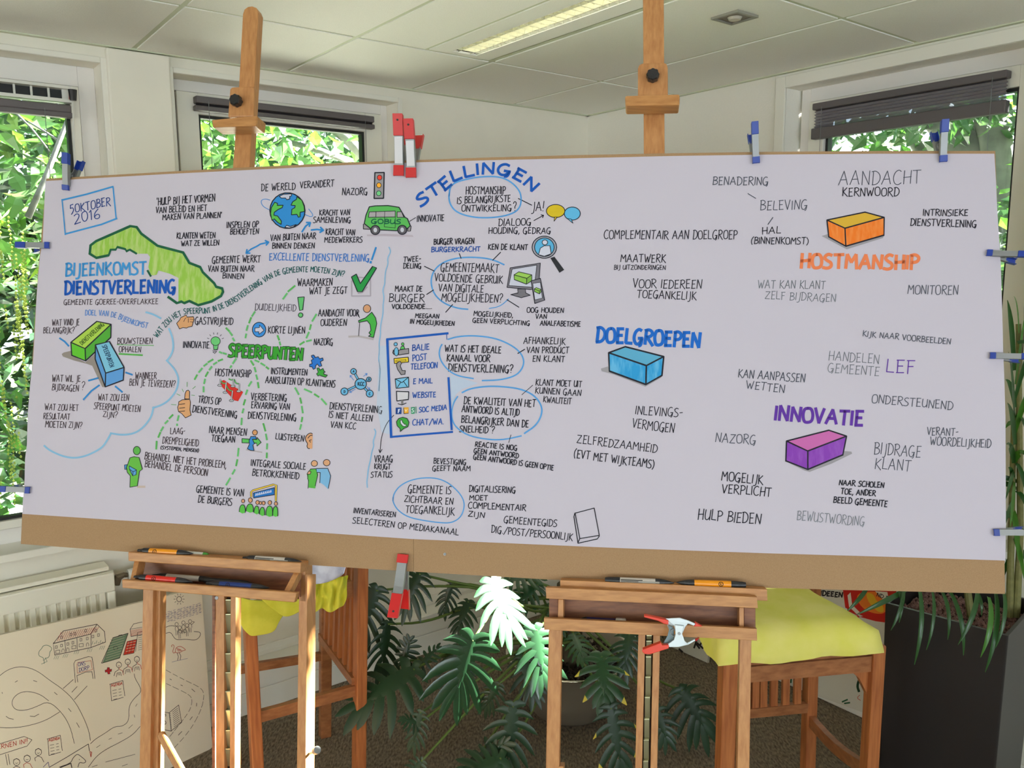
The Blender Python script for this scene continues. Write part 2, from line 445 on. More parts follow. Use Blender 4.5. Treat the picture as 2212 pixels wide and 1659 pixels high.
# painted panel under window_2 behind the radiator
# skirting duct along both walls
def duct(name, F, a0, a1, z1, dep, line):
    mb = MB()
    mb.hexa([F(a0, 0, 0), F(a1, 0, 0), F(a1, 0, dep), F(a0, 0, dep)], [F(a0, line, 0), F(a1, line, 0), F(a1, line, dep), F(a0, line, dep)])
    mb.hexa([F(a0, line, 0), F(a1, line, 0), F(a1, line, dep-.006), F(a0, line, dep-.006)], [F(a0, line+.006, 0), F(a1, line+.006, 0), F(a1, line+.006, dep-.006), F(a0, line+.006, dep-.006)])
    mb.hexa([F(a0, line+.006, 0), F(a1, line+.006, 0), F(a1, line+.006, dep), F(a0, line+.006, dep)], [F(a0, z1, 0), F(a1, z1, 0), F(a1, z1, dep), F(a0, z1, dep)])
    mb.hexa([F(a0, z1+.02, 0), F(a1, z1+.02, 0), F(a1, z1+.02, .012), F(a0, z1+.02, .012)], [F(a0, z1+.05, 0), F(a1, z1+.05, 0), F(a1, z1+.05, .012), F(a0, z1+.05, .012)])
    o = mb.build(name, M_FRAME2); o['kind'] = 'structure'; bevel(o, .003)
duct('baseboard_left', WL, 0.02, ROOM-.02, .20, .11, .10)
duct('baseboard_right', WR, 0.14, ROOM-.02, .20, .014, .10)

# --- pleated blinds
def blind(name, label, F, a0, a1, ztop, zbot, off, pleats, thin, br=.02):
    b = thing(name, label, 'blind', F((a0+a1)/2, zbot, off))
    mb = MB()
    hh = .028
    mb.hexa([F(a0, ztop-hh, off-.02), F(a1, ztop-hh, off-.02), F(a1, ztop-hh, off+.02), F(a0, ztop-hh, off+.02)], [F(a0, ztop, off-.02), F(a1, ztop, off-.02), F(a1, ztop, off+.02), F(a0, ztop, off+.02)])
    o = mb.build('head_rail', M_BLINDR, b); bevel(o, .004)
    mb = MB()
    mb.hexa([F(a0-.003, zbot, off-.018), F(a1+.003, zbot, off-.018), F(a1+.003, zbot, off+.018), F(a0-.003, zbot, off+.018)], [F(a0-.003, zbot+br, off-.018), F(a1+.003, zbot+br, off-.018), F(a1+.003, zbot+br, off+.018), F(a0-.003, zbot+br, off+.018)])
    o = mb.build('bottom_rail', M_BLINDR, b); bevel(o, .004)
    za, zb = zbot+br, ztop-hh
    mb = MB(); n = pleats*2
    vs = []
    for i in range(n+1):
        z = za+(zb-za)*i/n; e = off + (.009 if i % 2 else -.007)
        vs += [F(a0+.004, z, e), F(a1-.004, z, e)]
    mb.add(vs, [(2*i, 2*i+1, 2*i+3, 2*i+2) for i in range(n)])
    mb.build('pleated_fabric', thin, b)
    for s in (.06, .94):
        a = a0+(a1-a0)*s
        mb = MB(); mb.tube([F(a, ztop-.02, off+.022), F(a, zbot-.9, off+.022)], .0012, 5); mb.build('tension_cord', mat('cord_grey', (120, 122, 124), .6), b)
    return b
M_THIN = mat('blind_fabric_thin', (158, 152, 158), .8)
# sheer fabric lets part of the light through
_nt = M_THIN.node_tree; _t = _nt.nodes.new('ShaderNodeBsdfTransparent'); _t.inputs[0].default_value = (.7, .78, .9, 1)
_mx = _nt.nodes.new('ShaderNodeMixShader'); _mx.inputs[0].default_value = .13
_nt.links.new(_nt.nodes['Principled BSDF'].outputs[0], _mx.inputs[1]); _nt.links.new(_t.outputs[0], _mx.inputs[2]); _nt.links.new(_mx.outputs[0], _nt.nodes['Material Output'].inputs[0])
ob = BK+.035
pa, pb = wl(420, 211, ob), wl(804.5, 254, ob); pc = wl(612, 259, ob); pt = wl(612, 232, ob)
blind('pleated_blind', 'dark grey pleated blind pulled up at the top of the middle window', WL, la(pb), la(pa), pt.z+.004, pc.z, ob, 4, M_BLIND)
p0 = wl(152, 235, ob); zt_ = wl(75, 221, ob).z; zb_ = wl(75, 249, ob).z
blind('pleated_blind', 'dark pleated blind pulled up under the vent grille of the left window', WL, la(p0), w1l-.14, zt_, zb_, ob, 4, M_BLIND)
p0, p1 = wr(1759, 260, ob), wr(2178, 190, ob)
zt_ = (wr(1758, 225, ob).z+wr(2178, 152, ob).z)/2; zb_ = (wr(1760, 302, ob).z+wr(2180, 243, ob).z)/2
blind('pleated_blind', 'dark grey pleated blind half lowered with sheer fabric over the right window', WR, ra(p0), ra(p1), zt_, zb_, ob, 6, M_THIN, .046)
# --- vent grille above the glass of the left window
zt2 = wl(76, 180, ob).z; zb2 = wl(76, 216, ob).z; ag = la(wl(152, 207, ob))
gr = thing('vent_grille', 'white metal vent grille with dark square cells above the left window pane', 'vent', WL(ag+.4, zb2, ob))
mb = MB(); gl = 1.2
for (p, q, r_, s_) in [(ag, ag+gl, zb2, zb2+.012), (ag, ag+gl, zt2-.01, zt2)]:
    mb.hexa([WL(p, r_, ob-.02), WL(q, r_, ob-.02), WL(q, r_, ob+.02), WL(p, r_, ob+.02)], [WL(p, s_, ob-.02), WL(q, s_, ob-.02), WL(q, s_, ob+.02), WL(p, s_, ob+.02)])
mb.build('grille_frame', M_WHITEP, gr)
mb = MB(); mb.hexa([WL(ag, zb2, ob-.03), WL(ag+gl, zb2, ob-.03), WL(ag+gl, zb2, ob-.02), WL(ag, zb2, ob-.02)], [WL(ag, zt2, ob-.03), WL(ag+gl, zt2, ob-.03), WL(ag+gl, zt2, ob-.02), WL(ag, zt2, ob-.02)])
mb.build('grille_back', M_GASK, gr)
for px in (142, 106, 69, 32, -6, -46):
    a = la(wl(px, 205, ob)); mb = MB(); wv = .006 if px != 142 else .02
    mb.box(WL(a, (zb2+zt2)/2, ob-.008), DL*wv*.6, NL*.004, UP*((zt2-zb2)/2-.008)); mb.build('grille_divider', M_WHITEP, gr)
mb = MB(); mb.box(WL(la(wl(149, 214, ob)), zb2+.03, ob+.022), DL*.004, NL*.002, UP*.018); mb.build('indicator', M_RED, gr)
# black window lever
lv = thing('vent_lever', 'small black operating lever beside the vent grille', 'window handle', wl(158, 205, ob+.03))
mb = MB(); p = wl(157, 200, ob+.03); mb.tube([p+UP*.01, wl(158, 217, ob+.03)], [.016, .012], 10); mb.build('lever_head', M_BLACKP, lv)
mb = MB(); mb.tube([wl(157, 215, ob+.02), wl(160, 300, ob+.02), wl(163, 372, ob+.02)], .0035, 6); mb.build('lever_rod', M_WHITEP, lv)

# --- radiator
rf = .13
p = wl(236, 1240, rf); ra0 = la(wl(249, 1270, rf)); ra1 = ra0+1.15
rz1 = wl(236, 1238, rf).z; rz0 = .14
rad = thing('radiator', 'white fluted panel radiator under the left window', 'radiator', WL((ra0+ra1)/2, 0, rf/2))
mb = MB(); F = WL
def bx(mb, F, a0, a1, z0, z1, o0, o1, mi=0):
    mb.hexa([F(a0, z0, o0), F(a1, z0, o0), F(a1, z0, o1), F(a0, z0, o1)], [F(a0, z1, o0), F(a1, z1, o0), F(a1, z1, o1), F(a0, z1, o1)], mi)
bx(mb, WL, ra0, ra1, rz0, rz1, rf-.03, rf-.012)
o = mb.build('radiator_panel', M_RAD, rad)
mb = MB(); bx(mb, WL, ra0, ra1, rz1-.075, rz1, rf-.012, rf+.004); bx(mb, WL, ra0, ra1, rz0, rz0+.07, rf-.012, rf+.004)
bx(mb, WL, ra0, ra0+.03, rz0+.07, rz1-.075, rf-.012, rf+.004)
o = mb.build('radiator_rim', M_RAD, rad); bevel(o, .006, 3)
fx = [233, 213, 191, 169, 148, 126, 103, 80, 57, 33, 10]
fa = [la(wl(x, 1300, rf)) for x in fx]; pt_ = (fa[-1]-fa[0])/(len(fa)-1)
ribm = None; a = fa[0]+pt_/2
while a < ra1:
    c = WL(a, 0, 0)
    if ribm is None:
        mb = MB(); zA, zB = rz0+.06, rz1-.065; w = pt_*.24
        vs = []
        for z in (zA, zB):
            for (dx, e) in [(-w*1.7, rf-.012), (-w, rf+.003), (w, rf+.003), (w*1.7, rf-.012)]: vs.append(WL(a+dx, z, e))
        mb.add(vs, [(0, 1, 5, 4), (1, 2, 6, 5), (2, 3, 7, 6), (0, 3, 2, 1), (4, 5, 6, 7), (0, 4, 7, 3)])
        ribm = mb.build('radiator_rib', M_RAD, rad); rc = c
    else:
        o = ribm.copy(); COL.objects.link(o); o.parent = rad; o.location = c-rc
    a += pt_
mb = MB(); zt_ = wl(236, 1231, .06).z
bx(mb, WL, ra0+.012, ra1, rz1+.004, rz1+.02, .03, rf-.02); bx(mb, WL, ra0+.01, ra1, rz0, rz1+.004, .03, .045)
o = mb.build('top_grille', M_RAD, rad); bevel(o, .003)
vp = wl(282, 1241, .09)
vl = thing('radiator_valve', 'white thermostatic radiator valve with brown pipe elbow', 'valve', vp)
mb = MB(); mb.tube([vp+DL*.01, vp-DL*.05], [.022, .026], 14); mb.build('thermostat_head', M_WHITEP, vl)
mb = MB(); q = wl(262, 1245, .09); mb.tube([q+DL*.02-UP*.03, q+DL*.012, q-DL*.01+UP*.004, vp+DL*.01], [.013, .016, .011, .009], 10); mb.build('valve_body', mat('valve_bronze', (120, 108, 90), .4, metal=.6), vl)
mb = MB(); mb.tube([wl(300, 1243, .04)-UP*.02, wl(312, 1239, .04), wl(330, 1300, .04), wl(333, 1400, .04)], .01, 8); mb.build('pipe', M_WHITEP, vl)
# ================================================================ BOARD AND PAPER
def poly_slab(name, pts, e, depth, mat_, parent=None, f=bd, N=NB, **k):
    mb = MB(); mb.prism([f(x, y, e) for x, y in pts], -N*depth)
    return mb.build(name, mat_, parent, **k)
top = [(100, 386), (360, 371), (560, 360), (740, 351.5), (893, 346)]
top2 = [(893, 346), (1060, 340), (1240, 335), (1450, 331), (1652, 328), (1900, 326), (2150, 326)]
hbl = poly_slab('hardboard_panel', top+[(893, 1235), (600, 1216), (300, 1194), (45, 1175), (48, 1110), (58, 960), (70, 780), (82, 590), (92, 480)][0:], -.0035, .006, M_MDF)
tag(hbl, 'left brown hardboard panel behind the white paper, left of the joint', 'board', 'hardboard panels')
hbr = poly_slab('hardboard_panel', top2+[(2162, 700), (2171, 1283), (1900, 1276), (1657, 1270), (1420, 1262), (1187, 1252), (893.6, 1235)], -.0035, .006, M_MDF)
tag(hbr, 'right brown hardboard panel behind the white paper, the wider of the two', 'board', 'hardboard panels')
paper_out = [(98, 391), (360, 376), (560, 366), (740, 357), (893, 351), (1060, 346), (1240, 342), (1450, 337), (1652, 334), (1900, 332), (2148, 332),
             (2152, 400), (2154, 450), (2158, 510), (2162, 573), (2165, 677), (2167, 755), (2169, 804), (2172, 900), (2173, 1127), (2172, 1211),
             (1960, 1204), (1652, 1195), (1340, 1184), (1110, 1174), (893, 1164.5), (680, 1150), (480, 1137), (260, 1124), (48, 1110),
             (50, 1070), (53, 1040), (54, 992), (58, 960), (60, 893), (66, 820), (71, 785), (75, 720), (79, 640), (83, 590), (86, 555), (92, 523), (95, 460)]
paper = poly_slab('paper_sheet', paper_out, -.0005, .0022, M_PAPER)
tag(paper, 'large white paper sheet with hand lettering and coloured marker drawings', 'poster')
mb = MB(); c = bd(961, 1197, -.003); mb.tube([c, c+NB*.002], .0035, 12); mb.build('screw', M_STEEL, hbr)
mb = MB(); c = bd(961, 1197, -.001); mb.tube([c, c+NB*.0003], .0012, 8); mb.build('screw_socket', M_BLACKP, hbr)

# ---- marker ink: flat strokes and fills lying on a surface
INKF = .90
_inks = {}
def ink_mat(c, f=None):
    key = (c, f)
    if key not in _inks:
        l = [min(.95, v/(f or INKF)) for v in lin(c)]
        M = bpy.data.materials.new('marker_ink'); M.use_nodes = True
        p = M.node_tree.nodes['Principled BSDF']; p.inputs['Base Color'].default_value = (*l, 1); p.inputs['Roughness'].default_value = .65
        p.inputs['Specular IOR Level'].default_value = .25
        _inks[key] = M
    return _inks[key]
def streaky(c1, c2, sc=(60, 60, 4)):
    """felt-pen fill: two tones in vertical strokes"""
    key = (c1, c2, sc)
    if key not in _inks:
        M = bpy.data.materials.new('marker_fill'); M.use_nodes = True; nt = M.node_tree; p = nt.nodes['Principled BSDF']
        p.inputs['Roughness'].default_value = .7; p.inputs['Specular IOR Level'].default_value = .2
        tc = nt.nodes.new('ShaderNodeTexCoord'); mp = nt.nodes.new('ShaderNodeMapping'); mp.inputs['Scale'].default_value = sc
        nz = nt.nodes.new('ShaderNodeTexNoise'); nz.inputs['Scale'].default_value = 1.6; nz.inputs['Detail'].default_value = 3
        rp = nt.nodes.new('ShaderNodeValToRGB')
        a = [min(.95, v/INKF) for v in lin(c1)]; b = [min(.95, v/INKF) for v in lin(c2)]
        rp.color_ramp.elements[0].position = .42; rp.color_ramp.elements[0].color = (*a, 1)
        rp.color_ramp.elements[1].position = .66; rp.color_ramp.elements[1].color = (*b, 1)
        nt.links.new(tc.outputs['Object'], mp.inputs[0]); nt.links.new(mp.outputs[0], nz.inputs[0]); nt.links.new(nz.outputs[0], rp.inputs[0]); nt.links.new(rp.outputs[0], p.inputs['Base Color'])
        _inks[key] = M
    return _inks[key]
def chaikin(P, closed=False, n=2):
    for _ in range(n):
        Q = []; L = len(P)
        rng = range(L) if closed else range(L-1)
        if not closed: Q.append(P[0])
        for i in rng:
            a, b = P[i], P[(i+1) % L]
            Q.append((a[0]*.75+b[0]*.25, a[1]*.75+b[1]*.25)); Q.append((a[0]*.25+b[0]*.75, a[1]*.25+b[1]*.75))
        if not closed: Q.append(P[-1])
        P = Q
    return P
CROPS = {'P': (0, 0, 1), 'A': (60, 360, 5.53), 'B': (320, 360, 5.53), 'C': (540, 360, 5.53), 'D': (60, 640, 5.53), 'E': (320, 600, 5.53), 'F': (540, 560, 5.53),
         'G': (40, 820, 5.53), 'H': (340, 820, 5.53), 'I': (540, 820, 5.53), 'J': (820, 330, 4.608), 'K': (820, 680, 4.608), 'L': (760, 930, 3.95),
         'M': (1240, 340, 4.608), 'N': (1240, 640, 4.608), 'O': (1640, 340, 3.858), 'Q': (1640, 700, 3.858), 'S': (1340, 900, 3.568),
         'W': (0, 1100, 4.608), 'V': (0, 1299, 4.608), 'X': (1100, 1200, 4.608), 'Y': (1480, 1220, 3.022), 'Z': (440, 0, 3.95)}
BK1 = (30, 30, 42)
class Ink:
    def __init__(s, crop, f=bd, N=None, parent=None, col=BK1, w=2.0, z=0):
        s.c = CROPS[crop]; s.f = f; s.par = parent; s.mb = MB(); s.mats = []; s.col = col; s.w = w; s.lay = 0; s.z = z
    def px(s, p): return (s.c[0]+p[0]/s.c[2], s.c[1]+p[1]/s.c[2])
    def mi(s, col):
        M = ink_mat(col) if isinstance(col, tuple) else col
        if M not in s.mats: s.mats.append(M)
        return s.mats.index(M)
    def place(s, p, h): return s.f(p[0], p[1], h)
    def fill(s, col, pts, smooth=False):
        s.lay += 1; h = s.z + .0003+.00004*s.lay
        P = [s.px(p) for p in (chaikin(pts, True) if smooth else pts)]
        tr = tessellate_polygon([[Vector((x, y, 0)) for x, y in P]])
        s.mb.add([s.place(p, h) for p in P], [tuple(t) for t in tr], s.mi(col))
        return s
    def raw(s, P, w, col, h, taper=False):
        if len(P) < 2: return
        Q = [P[0]]
        for p in P[1:]:
            if abs(p[0]-Q[-1][0])+abs(p[1]-Q[-1][1]) > .05: Q.append(p)
        P = Q; n = len(P)
        if n < 2: return
        vs = []
        for i in range(n):
            a = P[max(0, i-1)]; b = P[min(n-1, i+1)]
            dx, dy = b[0]-a[0], b[1]-a[1]; L = sqrt(dx*dx+dy*dy) or 1
            k = 1.0
            if 0 < i < n-1:
                d1 = (P[i][0]-a[0], P[i][1]-a[1]); d2 = (b[0]-P[i][0], b[1]-P[i][1])
                l1 = sqrt(d1[0]**2+d1[1]**2); l2 = sqrt(d2[0]**2+d2[1]**2)
                cs = (d1[0]*d2[0]+d1[1]*d2[1])/(l1*l2+1e-9)
                if cs < .1:      # sharp turn: break the stroke here
                    s.raw(P[:i+1], w, col, h); s.raw(P[i:], w, col, h+.000006); return
                k = min(1.6, 1/max(.5, sqrt((1+cs)/2)))
            nx, ny = -dy/L*w/2*k, dx/L*w/2*k
            px_, py_ = P[i]
            if i == 0: px_ -= dx/L*w*.18; py_ -= dy/L*w*.18
            if i == n-1: px_ += dx/L*w*.18; py_ += dy/L*w*.18
            vs += [s.place((px_+nx, py_+ny), h), s.place((px_-nx, py_-ny), h)]
        s.mb.add(vs, [(2*i, 2*i+1, 2*i+3, 2*i+2) for i in range(n-1)], s.mi(col))
    def line(s, pts, w=None, col=None, smooth=False, closed=False):
        s.lay += 1; h = s.z + .0003+.00004*s.lay
        w = (w/s.c[2]) if w else s.w
        if smooth: pts = chaikin(pts, closed)
        if closed: pts = list(pts)+[pts[0]]
        s.raw([s.px(p) for p in pts], w, col or s.col, h)
        return s
    def ell(s, c, rx, ry, fill=None, w=None, col=None, rot=0, n=22):
        P = []
        for k in range(n):
            a = 2*pi*k/n; x, y = rx*cos(a), ry*sin(a)
            P.append((c[0]+x*cos(rot)-y*sin(rot), c[1]+x*sin(rot)+y*cos(rot)))
        if fill: s.fill(fill, P)
        if w: s.line(P, w, col, closed=True)
        return s
    def shape(s, fill, pts, w=10, col=None, smooth=False):
        s.fill(fill, pts, smooth); return s.line(pts, w, col, smooth, closed=True)
    def arrow(s, pts, w, col, hl, smooth=False):
        s.line(pts, w, col, smooth)
        a, b = pts[-2], pts[-1]; an = atan2(b[1]-a[1], b[0]-a[0])
        for d in (2.5, -2.5):
            s.line([(b[0]+hl*cos(an+d), b[1]+hl*sin(an+d)), b], w, col)
        return s
    def text(s, t, p0, p1, h, w=None, col=None, slant=.05, jit=1.0):
        pts = p0 if p1 is None else [p0, p1]
        pts = [s.px(p) for p in pts]; h = h/s.c[2]
        w = (w/s.c[2]) if w else s.w
        seg = [0]
        for a, b in zip(pts[:-1], pts[1:]): seg.append(seg[-1]+sqrt((b[0]-a[0])**2+(b[1]-a[1])**2))
        tot = seg[-1]
        adv = [FONT[ch][0] + .13 for ch in t]; sm = sum(adv)-.13
        k = tot/sm; u = 0
        s.lay += 1; z = s.z + .0003+.00004*s.lay
        for ch, ad in zip(t, adv):
            gw = FONT[ch][0]; x0 = u*k; xm = x0+gw*k/2
            i = 0
            while i < len(seg)-2 and seg[i+1] < xm: i += 1
            f_ = (x0-seg[i])/(seg[i+1]-seg[i]+1e-9)
            a, b = pts[i], pts[i+1]; L = seg[i+1]-seg[i]
            d = ((b[0]-a[0])/L, (b[1]-a[1])/L)
            if len(pts) > 2:      # smooth the direction along a curved line
                def pos(q):
                    q = max(0, min(tot, q)); j = 0
                    while j < len(seg)-2 and seg[j+1] < q: j += 1
                    g = (q-seg[j])/(seg[j+1]-seg[j]+1e-9)
                    return (pts[j][0]+(pts[j+1][0]-pts[j][0])*g, pts[j][1]+(pts[j+1][1]-pts[j][1])*g)
                qa, qb = pos(x0-h*.5), pos(x0+gw*k+h*.5)
                L2 = sqrt((qb[0]-qa[0])**2+(qb[1]-qa[1])**2); d = ((qb[0]-qa[0])/L2, (qb[1]-qa[1])/L2)
                o = pos(x0)
            else: o = (a[0]+(b[0]-a[0])*f_, a[1]+(b[1]-a[1])*f_)
            up = (d[1], -d[0])
            if len(pts) == 2 and abs(d[0]) > .8: up = (d[1]*.55, -1)
            hh = h*(1+random.uniform(-.05, .05)*jit); ro = random.uniform(-.04, .04)*jit; dy = random.uniform(-.04, .04)*h*jit
            up = (up[0]+(slant+ro)*d[0], up[1]+(slant+ro)*d[1])
            for st, cur in FONT[ch][1]:
                Q = chaikin(st, False, 2) if cur else st
                P = [(o[0]+d[0]*x*k+up[0]*(y*hh+dy), o[1]+d[1]*x*k+up[1]*(y*hh+dy)) for x, y in Q]
                s.raw(P, w, col or s.col, z)
            u += ad
        return s
    def block(s, topc, lc, rc, T, B, sh=None, w=14, col=BK1):
        """T: four top corners left,back,right,front; B: bottom left, bottom front, bottom right"""
        if sh: s.fill((150, 145, 150), sh)
        s.fill(lc, [T[0], T[3], B[1], B[0]]); s.fill(rc, [T[3], T[2], B[2], B[1]]); s.fill(topc, T)
        s.line([T[0], T[1], T[2]], w, col); s.line([T[0], T[3], T[2]], w, col)
        s.line([T[0], B[0], B[1], B[2], T[2]], w, col); s.line([T[3], B[1]], w, col)
        return s
    def done(s, name, label=None):
        s.mb_o = mk(name, s.mb.v, s.mb.f, s.mats, s.par, mids=s.mb.m, label=label)
        return s.mb_o
def G(w, *st):
    out = []
    for q in st:
        if q and q[0] == 'c': out.append((q[1:], True))
        else: out.append((q, False))
    return (w, [(list(a), c) for a, c in out])
FONT = {
 'A': G(.5, [(-.02, -.02), (.27, 1), (.48, 0)], [(.08, .36), (.42, .38)]),
 'B': G(.4, [(.03, 0), (.07, 1)], ['c', (.0, .96), (.22, 1.04), (.4, .88), (.34, .62), (.1, .54)], ['c', (.1, .54), (.4, .48), (.44, .2), (.28, .02), (0, -.02)]),
 'C': G(.42, ['c', (.42, .92), (.28, 1.06), (.06, .85), (-.02, .4), (.08, .02), (.28, -.06), (.44, .1)]),
 'D': G(.42, [(.04, 0), (.07, 1)], ['c', (-.02, .97), (.22, 1.04), (.44, .75), (.45, .35), (.28, .02), (0, -.02)]),
 'E': G(.36, [(.05, 0), (.06, 1)], [(.0, .97), (.36, 1.0)], [(.04, .52), (.3, .54)], [(.0, .0), (.36, .03)]),
 'F': G(.36, [(.05, -.03), (.07, 1)], [(.0, .97), (.37, 1.0)], [(.04, .52), (.3, .55)]),
 'G': G(.46, ['c', (.4, .95), (.25, 1.06), (.05, .82), (-.02, .35), (.1, -.02), (.3, .0), (.42, .35)], [(.24, .4), (.47, .42)], ['c', (.44, .42), (.42, .1), (.36, -.1), (.28, -.12)]),
 'H': G(.42, [(.03, -.04), (.05, 1.02)], [(.4, 0), (.42, 1.04)], [(0, .48), (.44, .54)]),
 'I': G(.06, [(.02, 0), (.04, 1)]),
 'J': G(.24, ['c', (.22, 1), (.22, .2), (.16, -.22), (-.04, -.24)]),
 'K': G(.42, [(.04, 0), (.05, 1.03)], [(.4, .98), (.06, .5), (.46, -.06)]),
 'L': G(.34, [(.04, 1.02), (.02, .03), (.36, .02)]),
 'M': G(.54, [(.0, 0), (.06, 1), (.26, .45), (.48, 1), (.53, -.03)]),
 'N': G(.44, [(.02, -.02), (.05, 1), (.4, 0), (.44, 1.03)]),
 'O': G(.44, ['c', (.22, 1.0), (.04, .95), (-.02, .5), (.06, .02), (.24, -.02), (.44, .1), (.47, .6), (.36, 1.0), (.18, 1.0)]),
 'P': G(.38, [(.04, -.04), (.06, 1)], ['c', (-.01, .96), (.22, 1.06), (.42, .85), (.34, .52), (.07, .45)]),
 'R': G(.42, [(.03, 0), (.06, 1)], ['c', (-.01, .96), (.22, 1.06), (.42, .86), (.34, .58), (.08, .5)], [(.12, .5), (.46, -.08)]),
 'S': G(.38, ['c', (.38, .95), (.2, 1.06), (.0, .8), (.14, .56), (.36, .4), (.36, .08), (.15, -.04), (-.04, .03)]),
 'T': G(.42, [(-.02, .97), (.44, 1.0)], [(.22, 1.0), (.2, -.02)]),
 'U': G(.42, ['c', (.03, 1), (.0, .3), (.1, -.02), (.3, .05), (.38, .3)], [(.42, 1), (.4, -.02)]),
 'V': G(.42, [(0, 1.03), (.2, 0), (.42, 1.02)]),
 'W': G(.62, [(0, 1.02), (.16, 0), (.31, .7), (.44, 0), (.62, 1.04)]),
 'X': G(.44, [(0, 1), (.44, 0)], [(.42, 1.0), (0, 0)]),
 'Y': G(.42, [(0, 1), (.2, .5)], [(.42, 1), (.1, 0)]),
 'Z': G(.44, [(.02, .98), (.42, 1.0), (.0, .02), (.44, .02)]),
 '0': G(.44, ['c', (.22, 1.0), (.02, .9), (0, .4), (.12, -.02), (.34, .04), (.46, .5), (.38, .98), (.2, 1.0)]),
 '1': G(.2, [(.0, .8), (.13, 1.0), (.12, 0)]),
 '2': G(.44, ['c', (.02, .85), (.2, 1.05), (.4, .92), (.38, .6), (.0, -.05)], [(.0, -.05), (.46, .04)]),
 '5': G(.38, [(.36, 1.0), (.06, .95), (.02, .55)], ['c', (.02, .55), (.28, .6), (.36, .35), (.26, .05), (.08, -.2)]),
 '6': G(.42, ['c', (.36, 1.05), (.08, .7), (0, .2), (.2, -.04), (.42, .1), (.4, .42), (.2, .5), (.04, .28)]),
 '?': G(.34, ['c', (.0, .85), (.14, 1.12), (.36, 1.0), (.34, .7), (.16, .5), (.16, .25)], [(.13, .03), (.16, -.02)]),
 '!': G(.08, [(.06, 1.1), (.03, .3)], [(.0, .04), (.03, -.02)]),
 '.': G(.06, [(.02, .03), (.05, -.02)]), ',': G(.1, [(.08, .08), (0, -.22)]),
 '-': G(.26, [(0, .46), (.26, .52)]), '/': G(.4, [(0, -.12), (.42, 1.08)]),
 '(': G(.18, ['c', (.2, 1.1), (0, .7), (-.02, .2), (.1, -.15)]), ')': G(.18, ['c', (0, 1.1), (.18, .7), (.16, .2), (0, -.15)]),
 "'": G(.06, [(.04, 1.05), (0, .8)]), '"': G(.14, [(.02, 1), (0, .8)], [(.12, 1), (.1, .8)]), ' ': (.2, []), '+': G(.4, [(.2, .85), (.2, .15)], [(0, .5), (.4, .5)]),
 'e': G(.3, ['c', (.0, .28), (.28, .32), (.2, .55), (.05, .45), (.02, .15), (.26, .0)]),
}
